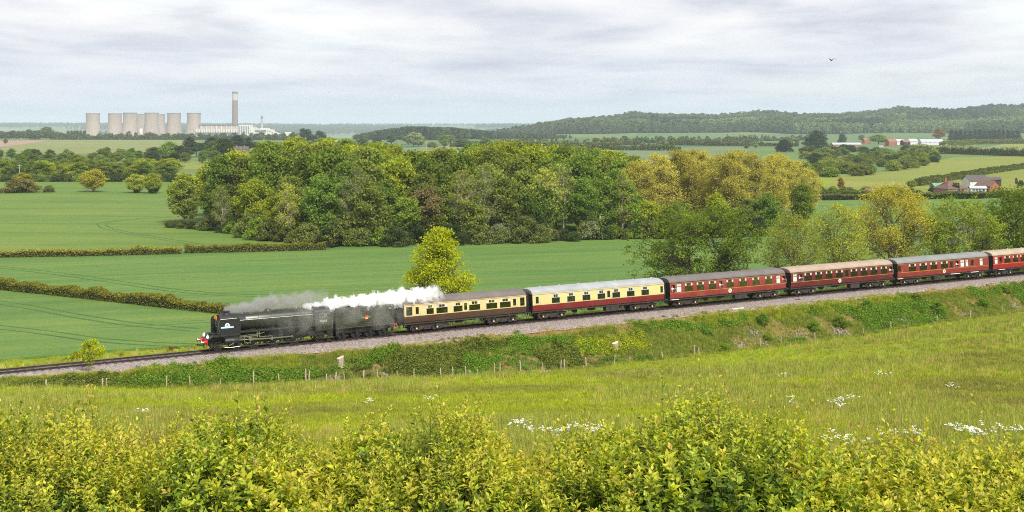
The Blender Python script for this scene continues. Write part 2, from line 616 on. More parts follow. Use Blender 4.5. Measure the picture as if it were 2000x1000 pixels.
def plant(name, protos, x, y, z=None, rot=None, scale=1.0, mat=None, label=None, cat='tree', group=None, bark=None, sz=None):
    """one tree as a thing: trunk and crown under an Empty"""
    tm, cm = protos
    if z is None: z = g1(x, y) - 0.05
    e = empty(name, (x, y, z), (0, 0, random.uniform(0, 6.28) if rot is None else rot), label, cat, group)
    sv = (scale, scale, scale * (sz or 1.0))
    e.scale = sv
    a = link('trunk', tm, e)
    if bark: a.material_slots[0].link = 'OBJECT'; a.material_slots[0].material = bark
    b = link('crown', cm, e)
    if mat: b.material_slots[0].link = 'OBJECT'; b.material_slots[0].material = mat
    return e


def scatter(name, P, S, RZ, IDX, protos, label=None, TILT=None):
    """one object of uncountable stuff: small meshes set on points by geometry nodes"""
    me = bpy.data.meshes.new(name)
    n = len(P)
    me.vertices.add(n); me.vertices.foreach_set('co', np.asarray(P, np.float32).reshape(-1))
    for nm, ty, arr in (('scl', 'FLOAT', np.asarray(S, np.float32)), ('pick', 'INT', np.asarray(IDX, np.int32))):
        a = me.attributes.new(nm, ty, 'POINT'); a.data.foreach_set('value', arr)
    rv = np.zeros((n, 3), np.float32); rv[:, 2] = RZ
    if TILT is not None: rv[:, :2] = TILT
    a = me.attributes.new('rotv', 'FLOAT_VECTOR', 'POINT'); a.data.foreach_set('vector', rv.reshape(-1))
    me.update()
    ob = link(name, me)
    ng = bpy.data.node_groups.new(name, 'GeometryNodeTree')
    ng.interface.new_socket('Geometry', in_out='INPUT', socket_type='NodeSocketGeometry')
    ng.interface.new_socket('Geometry', in_out='OUTPUT', socket_type='NodeSocketGeometry')
    N, L = ng.nodes, ng.links
    gi = N.new('NodeGroupInput'); go = N.new('NodeGroupOutput')
    ip = N.new('GeometryNodeInstanceOnPoints'); jn = N.new('GeometryNodeJoinGeometry')
    for pm in reversed(protos):
        po = bpy.data.objects.new(name + '_source', pm)
        oi = N.new('GeometryNodeObjectInfo'); oi.inputs['Object'].default_value = po; oi.inputs['As Instance'].default_value = True
        L.new(oi.outputs['Geometry'], jn.inputs[0])

    def attr(nm, ty):
        q = N.new('GeometryNodeInputNamedAttribute'); q.data_type = ty; q.inputs['Name'].default_value = nm
        return [o for o in q.outputs if o.enabled][0]
    L.new(gi.outputs[0], ip.inputs['Points']); L.new(jn.outputs[0], ip.inputs['Instance'])
    ip.inputs['Pick Instance'].default_value = True
    L.new(attr('pick', 'INT'), ip.inputs['Instance Index'])
    er = N.new('FunctionNodeEulerToRotation'); L.new(attr('rotv', 'FLOAT_VECTOR'), er.inputs[0]); L.new(er.outputs[0], ip.inputs['Rotation'])
    L.new(attr('scl', 'FLOAT'), ip.inputs['Scale'])
    L.new(ip.outputs[0], go.inputs[0])
    md = ob.modifiers.new('scatter', 'NODES'); md.node_group = ng
    return tag(ob, label, None, None, 'stuff')

# ================================================================== THE SETTING
# ------------------------------------------------------------------ ground materials
def ground_material():
    m, nd, lk = new_mat('ground_grass')
    o = nd.new('ShaderNodeOutputMaterial'); b = nd.new('ShaderNodeBsdfPrincipled')
    at = nd.new('ShaderNodeAttribute'); at.attribute_name = 'Col'
    sp = nd.new('ShaderNodeSeparateColor'); lk.new(at.outputs['Color'], sp.inputs[0])
    n1 = _noise(nd, lk, 0.07, 5, 0.6, 'World'); n2 = _noise(nd, lk, 1.3, 5, 0.65, 'World')
    mead = _ramp(nd, lk, n1, [(0.3, (0.16, 0.215, 0.022)), (0.5, (0.205, 0.255, 0.026)), (0.7, (0.25, 0.26, 0.045))])
    mead = _mixc(nd, lk, _ramp(nd, lk, n2, [(0.35, 0.0), (0.7, 0.45)]), mead, (0.10, 0.15, 0.018))
    n3 = _noise(nd, lk, 0.5, 5, 0.7, 'World')
    bank = _ramp(nd, lk, n3, [(0.3, (0.055, 0.075, 0.016)), (0.48, (0.10, 0.105, 0.028)), (0.6, (0.17, 0.125, 0.055)), (0.75, (0.24, 0.17, 0.11))])
    # far country: a patchwork of fields
    geo = nd.new('ShaderNodeNewGeometry')
    mp = nd.new('ShaderNodeMapping'); mp.inputs['Scale'].default_value = (0.0042, 0.0021, 0.0); mp.inputs['Rotation'].default_value = (0, 0, 0.4)
    lk.new(geo.outputs['Position'], mp.inputs['Vector'])
    vo = nd.new('ShaderNodeTexVoronoi'); vo.inputs['Scale'].default_value = 1.0
    lk.new(mp.outputs[0], vo.inputs['Vector'])
    sv = nd.new('ShaderNodeSeparateColor'); lk.new(vo.outputs['Color'], sv.inputs[0])
    patch = _ramp(nd, lk, sv.outputs[0], [(0.0, (0.07, 0.14, 0.06)), (0.3, (0.10, 0.17, 0.05)), (0.55, (0.15, 0.19, 0.06)), (0.8, (0.09, 0.16, 0.07)), (1.0, (0.24, 0.22, 0.12))])
    patch = _mixc(nd, lk, _ramp(nd, lk, _noise(nd, lk, 0.004, 4, 0.6, 'World'), [(0.4, 0.0), (0.7, 0.5)]), patch, (0.06, 0.10, 0.04))
    c = _mixc(nd, lk, sp.outputs[0], mead, bank)
    c = _mixc(nd, lk, sp.outputs[1], c, patch)
    lk.new(c, b.inputs['Base Color'])
    b.inputs['Roughness'].default_value = 0.95; b.inputs['Specular IOR Level'].default_value = 0.1
    bp = nd.new('ShaderNodeBump'); bp.inputs['Strength'].default_value = 0.6; bp.inputs['Distance'].default_value = 0.15
    lk.new(_noise(nd, lk, 3.0, 4, 0.7, 'World'), bp.inputs['Height']); lk.new(bp.outputs[0], b.inputs['Normal'])
    lk.new(b.outputs[0], o.inputs[0])
    return m


def crop_material(name, c1, c2, c3, ang, gap, off=0.0):
    """young corn: soft mottling, sowing rows and pairs of bare wheel ruts"""
    m, nd, lk = new_mat(name)
    o = nd.new('ShaderNodeOutputMaterial'); b = nd.new('ShaderNodeBsdfPrincipled')
    geo = nd.new('ShaderNodeNewGeometry')
    mp = nd.new('ShaderNodeMapping'); mp.vector_type = 'POINT'; mp.inputs['Rotation'].default_value = (0, 0, ang)
    lk.new(geo.outputs['Position'], mp.inputs['Vector'])
    v = mp.outputs[0]
    n1 = _noise(nd, lk, 0.03, 5, 0.6, vec=v, stretch=(0.35, 1.6, 1))
    c = _ramp(nd, lk, n1, [(0.32, c1), (0.52, c2), (0.72, c3)])
    n2 = _noise(nd, lk, 0.16, 4, 0.6, vec=v, stretch=(0.12, 1.5, 1))
    c = _mixc(nd, lk, _ramp(nd, lk, n2, [(0.36, 0.0), (0.7, 0.75)]), c, (c3[0] * 1.25, c3[1] * 1.05, c3[2] * 0.9))
    n4 = _noise(nd, lk, 2.6, 4, 0.75, vec=v)
    c = _mixc(nd, lk, _ramp(nd, lk, n4, [(0.36, 0.45), (0.62, 0.0)]), c, (c1[0] * 0.62, c1[1] * 0.62, c1[2] * 0.62))
    sx = nd.new('ShaderNodeSeparateXYZ'); lk.new(v, sx.inputs[0])
    rows = _math(nd, lk, 'SINE', _math(nd, lk, 'MULTIPLY', sx.outputs['Y'], 1.9))
    c = _mixc(nd, lk, _math(nd, lk, 'MULTIPLY_ADD', rows, 0.07, 0.07), c, (c1[0] * 0.6, c1[1] * 0.6, c1[2] * 0.6))
    n6 = _noise(nd, lk, 0.011, 4, 0.65, vec=v)
    c = _mixc(nd, lk, _ramp(nd, lk, n6, [(0.50, 0.0), (0.70, 0.4)]), c, (c3[0] * 1.35, c3[1] * 1.02, c3[2] * 1.1))
    wob = _math(nd, lk, 'MULTIPLY_ADD', _noise(nd, lk, 0.012, 2, 0.5, vec=v), 9.0, off)
    yy = _math(nd, lk, 'ADD', sx.outputs['Y'], wob)
    fr = _math(nd, lk, 'FRACT', _math(nd, lk, 'DIVIDE', yy, gap))
    d = _math(nd, lk, 'MULTIPLY', _math(nd, lk, 'ABSOLUTE', _math(nd, lk, 'SUBTRACT', fr, 0.5)), gap)
    e = _math(nd, lk, 'ABSOLUTE', _math(nd, lk, 'SUBTRACT', d, 0.95))
    rut = _math(nd, lk, 'LESS_THAN', e, 0.24)
    pat = _ramp(nd, lk, _noise(nd, lk, 0.05, 3, 0.6, vec=v), [(0.4, 0.05), (0.65, 0.6)])
    c = _mixc(nd, lk, _math(nd, lk, 'MULTIPLY', rut, pat), c, (c1[0] * 0.45, c1[1] * 0.48, c1[2] * 0.5))
    lk.new(c, b.inputs['Base Color'])
    b.inputs['Roughness'].default_value = 0.85; b.inputs['Specular IOR Level'].default_value = 0.2
    bp = nd.new('ShaderNodeBump'); bp.inputs['Strength'].default_value = 0.7; bp.inputs['Distance'].default_value = 0.2
    lk.new(n4, bp.inputs['Height']); lk.new(bp.outputs[0], b.inputs['Normal'])
    lk.new(b.outputs[0], o.inputs[0])
    return m


def ballast_material():
    m, nd, lk = new_mat('ballast_stone')
    o = nd.new('ShaderNodeOutputMaterial'); b = nd.new('ShaderNodeBsdfPrincipled')
    at = nd.new('ShaderNodeAttribute'); at.attribute_name = 'Col'
    sp = nd.new('ShaderNodeSeparateColor'); lk.new(at.outputs['Color'], sp.inputs[0])
    geo = nd.new('ShaderNodeNewGeometry')
    vo = nd.new('ShaderNodeTexVoronoi'); vo.inputs['Scale'].default_value = 9.0
    lk.new(geo.outputs['Position'], vo.inputs['Vector'])
    sv = nd.new('ShaderNodeSeparateColor'); lk.new(vo.outputs['Color'], sv.inputs[0])
    c = _ramp(nd, lk, sv.outputs[0], [(0.0, (0.10, 0.085, 0.08)), (0.35, (0.215, 0.18, 0.168)), (0.7, (0.31, 0.262, 0.243)), (1.0, (0.48, 0.42, 0.39))])
    n1 = _noise(nd, lk, 0.5, 4, 0.6, 'World')
    c = _mixc(nd, lk, _ramp(nd, lk, n1, [(0.35, 0.0), (0.7, 0.5)]), c, (0.245, 0.185, 0.155))
    c = _mixc(nd, lk, _math(nd, lk, 'MULTIPLY', sp.outputs[0], 0.72), c, (0.07, 0.055, 0.048))      # darker between the rails and out to the sleeper ends
    lk.new(c, b.inputs['Base Color'])
    b.inputs['Roughness'].default_value = 0.9; b.inputs['Specular IOR Level'].default_value = 0.2
    bp = nd.new('ShaderNodeBump'); bp.inputs['Strength'].default_value = 0.8; bp.inputs['Distance'].default_value = 0.08
    lk.new(vo.outputs['Distance'], bp.inputs['Height']); lk.new(bp.outputs[0], b.inputs['Normal'])
    lk.new(b.outputs[0], o.inputs[0])
    return m


M_GROUND = ground_material()
M_CROP = crop_material('young_corn', (0.060, 0.142, 0.030), (0.089, 0.184, 0.036), (0.134, 0.220, 0.043), -0.30, 22.0, 3.0)
M_CROP2 = crop_material('young_corn_far', (0.067, 0.142, 0.025), (0.098, 0.184, 0.030), (0.145, 0.222, 0.036), 0.06, 26.0)
M_PAST = crop_material('pasture_grass', (0.14, 0.185, 0.028), (0.175, 0.22, 0.032), (0.215, 0.24, 0.045), 0.2, 400.0)
M_TAN = crop_material('thin_corn', (0.14, 0.185, 0.055), (0.17, 0.21, 0.065), (0.20, 0.225, 0.08), 0.1, 60.0)
M_BALL = ballast_material()

# ------------------------------------------------------------------ ground sheet
def geo_lines(a, b, r):
    out = [a]
    st = 1.0
    while out[-1] < b: out.append(out[-1] + st); st *= r
    return out


sl = np.array(sorted(set([-x for x in geo_lines(112, 9000, 1.09)] + list(np.arange(-112, 142, 1.4)) + [x for x in geo_lines(142, 22000, 1.055)])))
ul = np.array(sorted(set([-420, -300, -220, -180, -160] + list(np.arange(-140, -18, 1.8)) + list(np.arange(-18, 14, 0.4)) + geo_lines(14, 20000, 1.05))))
S, U = np.meshgrid(sl, ul)
GX, GY = trk(S, U)
yy = np.maximum(GY, 2.0)
GZ = gz(GX, np.where(GY < 1900, GY, yy))
ns, nu = len(sl), len(ul)
i = np.arange(nu - 1)[:, None] * ns + np.arange(ns - 1)[None]
quads = np.stack([i, i + 1, i + ns + 1, i + ns], -1).reshape(-1, 4)
sc_ = np.clip(S, -160, 220)
fu = foot_u(sc_)
bank = sstep(-1.5, 0.8, U - fu - 1.2 * (vnoise(S * 0.4, U * 0.4, 21) - .5)) * (1 - sstep(6, 9, U))
bank = np.where(U > 3, bank * 0.4, bank)
farw = sstep(520, 640, GY)
col = np.stack([bank.reshape(-1), farw.reshape(-1)], 1)
me = mesh_np('ground', np.stack([GX, GY, GZ], -1).reshape(-1, 3), quads, M_GROUND, col, smooth=True)
tag(link('ground', me), kind='structure')


# ------------------------------------------------------------------ ballast and track
sb = np.arange(-104, 128, 0.5)
prof_u = [None, None, None, -1.75, -1.35, -0.72, 0.0, 0.72, 1.35, 1.9, 2.6, 3.2]
rows = []
for s in sb:
    e = float(edge_u(s)); g = GRAD * s
    r = 0.05 * (random.random() - .5)
    us = [-e - 0.25, -e + 0.2, -(e + 1.9) / 2] + prof_u[3:]
    zs = [-0.47, -0.30 + r, -0.27 + r, -0.22, -0.17, -0.17, -0.17, -0.17, -0.17, -0.28, -0.36, -0.47]
    for uu, z in zip(us, zs):
        x, y = trk(s, uu + 0.12 * (random.random() - .5)); rows.append((x, y, z + g + 0.03 * (random.random() - .5), uu))
rows = np.array(rows); nb, npf = len(sb), len(prof_u)
i = np.arange(nb - 1)[:, None] * npf + np.arange(npf - 1)[None]
bq = np.stack([i, i + npf, i + npf + 1, i + 1], -1).reshape(-1, 4)
track_dark = np.exp(-((rows[:, 3]) / 1.15) ** 4)
me = mesh_np('ballast_bed', rows[:, :3], bq[:, ::-1], M_BALL, np.stack([track_dark, track_dark], 1), smooth=True)
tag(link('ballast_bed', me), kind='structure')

M_RAIL = paint('rail_steel', (0.045, 0.032, 0.028), 0.55, 0.4, 0.3, 0.3, 2)
M_SLEEP = paint('sleeper_timber', (0.075, 0.06, 0.052), 0.9, 0.2, 0, 0.3, 2)
TRACK = empty('railway_track', (P0X, P0Y, 0), (0, -math.atan(GRAD), ANG), 'single railway track of dark steel rails running under the train', 'railway track')
for sy in (-1, 1):
    b = MB(); y = sy * 0.75
    sec = [(-.07, -.16), (.07, -.16), (.07, -.145), (.012, -.12), (.012, -.045), (.036, -.035), (.036, 0), (-.036, 0), (-.036, -.035), (-.012, -.045), (-.012, -.12), (-.07, -.145)]
    b.prism_x([(y + p, q) for p, q in sec], -103, 127)
    b.build('rail', M_RAIL, TRACK)
b = MB(); b.box(-.125, .125, -1.3, 1.3, -.28, -.155)
slp = b.mesh('sleeper', M_SLEEP)
for k in range(298):
    link('sleeper', slp, TRACK, (-102.4 + k * 0.76 + random.uniform(-.02, .02), random.uniform(-.03, .03), random.uniform(-.012, 0.004)), (0, 0, random.uniform(-.012, .012)))


# ------------------------------------------------------------------ fields beyond the railway (corn stands a little above the soil)
def field(name, pts, z, mat):
    b = MB(); n = len(pts)
    b.add([(p[0], p[1], z) for p in pts] + [(p[0], p[1], ZFAR - 0.3) for p in pts],
          [tuple(range(n))] + [(i, i + n, (i + 1) % n + n, (i + 1) % n) for i in range(n)])
    me = b.mesh(name, mat)
    o = link(name, me); tag(o, kind='structure')
    return o


edge = []
for s in np.arange(-130, 190, 3.0):
    edge.append(trk(s, float(np.interp(s, [-130, -60, -35, 0, 60, 190], [15, 15, 13, 12, 12, 13])) + 0.8 * (vnoise(s * .3, 2.2, 31) - .5)))
near_right = flat(1452, 471, -1.75)
field('crop_field', [(-140, 105)] + edge + [flat(2300, 389, -1.75), flat(1500, 389, -1.75), flat(1100, 400, -1.75), flat(640, 486, -1.75), flat(355, 491, -1.75), flat(-250, 497, -1.75)], -1.72, M_CROP)
field('crop_field', [flat(-320, 496.3, -1.75), flat(355, 490.3, -1.75), flat(640, 485.3, -1.75), flat(800, 420, -1.75), flat(560, 352, -1.75), flat(-300, 352, -1.75)], -1.72, M_CROP2)
field('pasture_field', [flat(1560, 388), flat(1600, 372), flat(1640, 346), flat(1740, 336), flat(1860, 308), flat(2100, 303), flat(2300, 345), flat(2300, 388)], -1.86, M_PAST)
field('pasture_field', [flat(1850, 300), flat(1960, 282), flat(2200, 279), flat(2300, 292), flat(2100, 301)], -1.86, M_PAST)
field('pasture_field', [flat(-200, 303), flat(60, 301), flat(330, 299), flat(420, 287), flat(380, 272.5), flat(160, 271.5), flat(-200, 274)], -1.8, M_TAN)
field('ploughed_field', [flat(-200, 294), flat(0, 288), flat(95, 276), flat(62, 275), flat(-200, 281)], -1.6, paint('bare_soil', (0.30, 0.20, 0.15), 0.95, 0.1, 0, 0.2, 0.05, coord='Object'))
field('pasture_field', [flat(300, 331), flat(460, 331), flat(460, 316), flat(300, 316)], -1.8, M_PAST)

# curved ruts where the sprayer turned, pressed into the corn
M_RUT = paint('pressed_corn', (0.055, 0.115, 0.032), 0.9, 0.1, 0, 0.3, 1.5)


def rut(pts, w=0.42, gap=1.9):
    P = np.array([flat(p[0], p[1], -1.72) for p in pts])
    t = np.linspace(0, len(P) - 1, len(P) * 8)
    k = np.arange(len(P))
    # smooth through the points
    from_x = np.interp(t, k, P[:, 0]); from_y = np.interp(t, k, P[:, 1])
    for _ in range(6):
        from_x[1:-1] = (from_x[:-2] + 2 * from_x[1:-1] + from_x[2:]) / 4; from_y[1:-1] = (from_y[:-2] + 2 * from_y[1:-1] + from_y[2:]) / 4
    C = np.stack([from_x, from_y], 1); D = np.gradient(C, axis=0); D /= np.linalg.norm(D, axis=1, keepdims=True)
    Nn = np.stack([-D[:, 1], D[:, 0]], 1)
    V, F, off = [], [], 0
    for g in (-gap / 2, gap / 2):
        ww = w * (0.6 + 0.7 * vnoise(t * 1.3, np.full(len(t), g + 5), 9))[:, None]
        a = C + Nn * g - Nn * ww / 2; b_ = C + Nn * g + Nn * ww / 2
        n = len(C)
        V.append(np.concatenate([np.c_[a, np.full(n, -1.705)], np.c_[b_, np.full(n, -1.705)]]))
        i = np.arange(n - 1); F.append(np.stack([i, i + 1, i + n + 1, i + n], 1) + off); off += 2 * n
    me = mesh_np('wheel_ruts', np.concatenate(V), np.concatenate(F)[:, ::-1], M_RUT)
    tag(link('wheel_ruts', me), kind='structure')


rut([(340, 424), (290, 426), (230, 431), (195, 436), (205, 445), (240, 453), (300, 464), (390, 478)])
rut([(-20, 520), (50, 527), (140, 538), (230, 551), (320, 565), (420, 575), (520, 578)])
rut([(-20, 588), (60, 600), (160, 619), (260, 634), (380, 644)])
rut([(-20, 637), (80, 648), (190, 664), (300, 672), (390, 675)])

# ================================================================== THE TRAIN
M_BLACK = paint('black_metal', (0.012, 0.012, 0.013), 0.45, 0.5, 0, 0.35, 3, (0.06, 0.05, 0.045), 0.5)
M_UNDER = paint('underframe_grime', (0.032, 0.028, 0.026), 0.8, 0.3, 0, 0.4, 4, (0.10, 0.075, 0.06), 0.5)
M_BOGIE = paint('bogie_grime', (0.042, 0.032, 0.028), 0.8, 0.3, 0, 0.4, 4, (0.11, 0.08, 0.065), 0.45)
M_WHEEL = paint('wheel_steel', (0.055, 0.045, 0.042), 0.6, 0.4, 0.4, 0.3, 5)
M_BRIGHT = paint('bright_steel', (0.42, 0.41, 0.38), 0.33, 0.5, 0.85, 0.2, 4)
M_RED = paint('red_paint', (0.52, 0.018, 0.02), 0.45, 0.4, 0, 0.15, 4)
M_WHITE = paint('white_paint', (0.75, 0.74, 0.70), 0.5, 0.4, 0, 0.08, 4)
M_YELL = paint('yellow_lining', (0.62, 0.36, 0.07), 0.5, 0.4, 0, 0.15, 4)
M_FLOOR = paint('coach_floor', (0.05, 0.045, 0.04), 0.8)
M_SEAT = paint('seat_cloth', (0.10, 0.075, 0.06), 0.95, 0.1, 0, 0.2, 12)
M_SEATG = paint('seat_cloth_green', (0.045, 0.065, 0.05), 0.95, 0.1, 0, 0.2, 12)
M_COVER = paint('headrest_linen', (0.7, 0.69, 0.65), 0.9, 0.1, 0, 0.05, 5)
M_FRAME = paint('window_frame_alloy', (0.55, 0.54, 0.52), 0.4, 0.5, 0.3, 0.1, 5)
M_AXLE = paint('axlebox_cover', (0.62, 0.52, 0.30), 0.6, 0.3)


def glass_mat(name, tint, refl):
    m, nd, lk = new_mat(name)
    o = nd.new('ShaderNodeOutputMaterial')
    t = nd.new('ShaderNodeBsdfTransparent'); t.inputs['Color'].default_value = (*tint, 1)
    g = nd.new('ShaderNodeBsdfGlossy'); g.inputs['Roughness'].default_value = 0.03
    fr = nd.new('ShaderNodeFresnel'); fr.inputs['IOR'].default_value = 1.5
    f = _math(nd, lk, 'ADD', fr.outputs[0], refl)
    mx = nd.new('ShaderNodeMixShader')
    lk.new(f, mx.inputs[0]); lk.new(t.outputs[0], mx.inputs[1]); lk.new(g.outputs[0], mx.inputs[2]); lk.new(mx.outputs[0], o.inputs[0])
    return m


M_GLASS = glass_mat('window_glass', (0.80, 0.83, 0.80), 0.07)
M_FROST = paint('frosted_glass', (0.55, 0.58, 0.58), 0.25, 0.5, 0, 0.05, 4)
M_SKYPANE = paint('vent_light', (0.52, 0.52, 0.52), 0.3, 0.5, 0, 0.1, 4)  # opaque pale top panes: the sky's reflection is painted into their colour

WIDTH = 1.41
ZB, ZSPLIT, ZCANT, ZROOF = 1.25, 1.95, 3.25, 3.90


def yprof(z):
    """half width of the coach body at this height"""
    return WIDTH - 0.05 * max(0, (1.9 - z) / 0.7) ** 2 - 0.09 * max(0, (z - 2.0) / 1.25) ** 2


def side_panel(b, side, L, openings, z0, z1, th=0.05):
    xs = sorted(set([0.0, L] + [v for o in openings for v in o[:2]]))
    zs = sorted(set([z0, z1] + [v for o in openings for v in o[2:4] if z0 < v < z1] + [z for z in (1.45, 1.7, 2.3, 2.7, 3.0) if z0 < z < z1]))

    def solid(i, k):
        if not (0 <= i < len(xs) - 1 and 0 <= k < len(zs) - 1): return None
        xm = (xs[i] + xs[i + 1]) / 2; zm = (zs[k] + zs[k + 1]) / 2
        return not any(o[0] < xm < o[1] and o[2] < zm < o[3] for o in openings)
    for i in range(len(xs) - 1):
        for k in range(len(zs) - 1):
            if not solid(i, k): continue
            xa, xb, za, zb = xs[i], xs[i + 1], zs[k], zs[k + 1]
            ya, yb = side * yprof(za), side * yprof(zb); ja, jb = ya - side * th, yb - side * th
            vs = [(xa, ya, za), (xb, ya, za), (xb, yb, zb), (xa, yb, zb), (xa, ja, za), (xb, ja, za), (xb, jb, zb), (xa, jb, zb)]
            fs = [(0, 1, 2, 3), (7, 6, 5, 4)]
            if not solid(i, k - 1): fs.append((4, 5, 1, 0))
            if not solid(i, k + 1): fs.append((3, 2, 6, 7))
            if not solid(i - 1, k): fs.append((0, 3, 7, 4))
            if not solid(i + 1, k): fs.append((5, 6, 2, 1))
            if side > 0: fs = [tuple(reversed(f)) for f in fs]
            b.add(vs, fs)


_winc = {}


def window(parent, x0, x1, z0, z1, side, kind, fmat):
    """kinds: v sliding lights above a big pane, p plain, f frosted with top light, o droplight let down"""
    w, h = round(x1 - x0, 2), round(z1 - z0, 2)
    key = (w, h, kind, fmat.name)
    if key not in _winc:
        t, e = 0.035, 0.012
        b = MB()
        b.box(-e, w + e, -.022, .02, -e, t); b.box(-e, w + e, -.022, .02, h - t, h + e)
        b.box(-e, t, -.022, .02, t, h - t); b.box(w - t, w + e, -.022, .02, t, h - t)
        panes = []
        if kind in 'vf':
            zs = h * 0.66
            b.box(t, w - t, -.024, .018, zs - .03, zs + .03)
            nl = 4 if w > 0.9 else 2
            for k in range(1, nl):
                xk = w * k / nl; b.box(xk - .022, xk + .022, -.021, .016, zs + .03, h - t)
            panes.append((t, w - t, t, zs - .03, M_FROST if kind == 'f' else M_GLASS))
            for k in range(nl):
                panes.append((w * k / nl + .022 if k else t, w * (k + 1) / nl - .022 if k < nl - 1 else w - t, zs + .03, h - t, M_SKYPANE if (nl == 4 and k in (0, 3)) or kind == 'f' else M_GLASS))
        elif kind == 'p':
            panes.append((t, w - t, t, h - t, M_GLASS))
        else:
            b.box(t, w - t, -.02, .012, h * 0.28 - .025, h * 0.28 + .025)
            panes.append((t, w - t, t, h * 0.28 - .025, M_GLASS))
        fm = b.mesh('window', fmat)
        pm = []
        for (a, c, d, f, m) in panes:
            q = MB(); q.box(a, c, -.006, .004, d, f); pm.append(q.mesh('pane', m))
        _winc[key] = (fm, pm)
    fm, pm = _winc[key]
    zm = (z0 + z1) / 2
    slope = math.atan2(yprof(z1) - yprof(z0), z1 - z0)
    if side < 0:
        o = link('window', fm, parent, (x0, -yprof(z0) + 0.012, z0), (-slope * -1.0, 0, 0))
        o.rotation_euler = (slope, 0, 0)
    else:
        o = link('window', fm, parent, (x1, yprof(z0) - 0.012, z0), (slope, 0, PI))
    for p in pm: link('pane', p, o)
    return o


def wheel_mesh(r, spokes=0, w=0.13):
    b = MB()
    b.lathe_y([(r * 0.86, -w / 2), (r, -w / 2), (r, w / 2 - .03), (r + .028, w / 2 - .03), (r + .028, w / 2), (r * .86, w / 2), (r * 0.86, -w / 2)], 28)
    if spokes:
        for k in range(spokes):
            t = 2 * PI * k / spokes
            b.bar((math.cos(t) * 0.08, 0, math.sin(t) * 0.08), (math.cos(t) * r * 0.88, 0, math.sin(t) * r * 0.88), 0.06, 0.075)
        b.lathe_y([(0, -w / 2 - .03), (0.16, -w / 2 - .03), (0.16, w / 2), (0, w / 2)], 14)
    else:
        b.lathe_y([(0.1, -0.035), (r * 0.88, -.03), (r * 0.88, .03), (0.1, .035)], 28)
        b.lathe_y([(0, -w / 2 - .05), (0.1, -w / 2 - .05), (0.1, w / 2), (0, w / 2)], 12)
    return b


_cw = wheel_mesh(0.457).mesh('wheel', M_WHEEL, 40)


def _bogie_mesh():
    b = MB()
    for sy in (-1, 1):
        y = sy * 0.99
        b.prism([(-2.0, .62), (-1.75, .70), (-.75, .70), (-.5, .46), (.5, .46), (.75, .70), (1.75, .70), (2.0, .62), (2.0, .84), (1.5, .90), (-1.5, .90), (-2.0, .84)], y - .04, y + .04)
        for ax in (-1.3, 1.3):
            b.box(ax - .17, ax + .17, y - .13, y + .06, .30, .66)
            b.prism([(ax - .62, .34), (ax + .62, .34), (ax + .55, .24), (ax - .55, .24)], y - .07, y + .05)
            for dx in (-.5, .5): b.tube([(ax + dx, y, .32), (ax + dx, y, .78)], .075, 8)
        b.box(-.42, .42, y - .10, y + .10, .30, .44)
        for dx in (-.26, 0, .26): b.tube([(dx, y, .36), (dx, y, .82)], .085, 8)
        b.box(-2.05, -1.95, y - .05, y + .05, .3, .84)
        b.tube([(-1.85, y - sy * .06, .35), (1.85, y - sy * .06, .35)], .022, 5)
    b.box(-.22, .22, -1.0, 1.0, .55, .95)
    for ax in (-1.3, 1.3): b.tube([(ax, -1.0, .457), (ax, 1.0, .457)], .075, 8)
    for ex in (-2.0, 2.0): b.box(ex - .04, ex + .04, -.99, .99, .7, .8)
    return b.mesh('bogie', M_BOGIE)


_bogie = _bogie_mesh()
_axcap = MB().lathe_y([(0, -.03), (.085, -.03), (.095, 0)], 12).mesh('axlebox_cover', M_AXLE)
_seat = MB()
_seat.box(-.26, .26, -.5, .5, .0, .42)
_seat.prism([(.12, .42), (.26, .42), (.34, 1.16), (.24, 1.16)], -.5, .5)
SEAT = {}
_cov = MB(); _cov.prism([(.195, .90), (.24, 1.17), (.35, 1.17), (.345, 1.0), (.352, 1.0), (.357, 1.178), (.233, 1.178), (.187, .90)], -.44, .44)
COVER = _cov.mesh('headrest_cover', M_COVER)


def emblem(parent, x, z, r, y):
    b = MB(); b.lathe_y([(0, -.008), (r, -.008), (r, 0)], 24); o = b.build('emblem', M_WHITE, parent, loc=(x, y, z))
    b = MB(); b.prism([(-.5 * r, -.1 * r), (-.25 * r, .45 * r), (.3 * r, .55 * r), (.5 * r, .15 * r), (.15 * r, -.05 * r), (.35 * r, -.55 * r), (-.1 * r, -.6 * r)], -.013, -.009)
    b.build('emblem_figure', M_RED, o)


def spx(x):
    """place along the railway of a column of the photograph, on the near side of the train"""
    return (x - 1033.0) / (17.7 - 0.003427 * x)


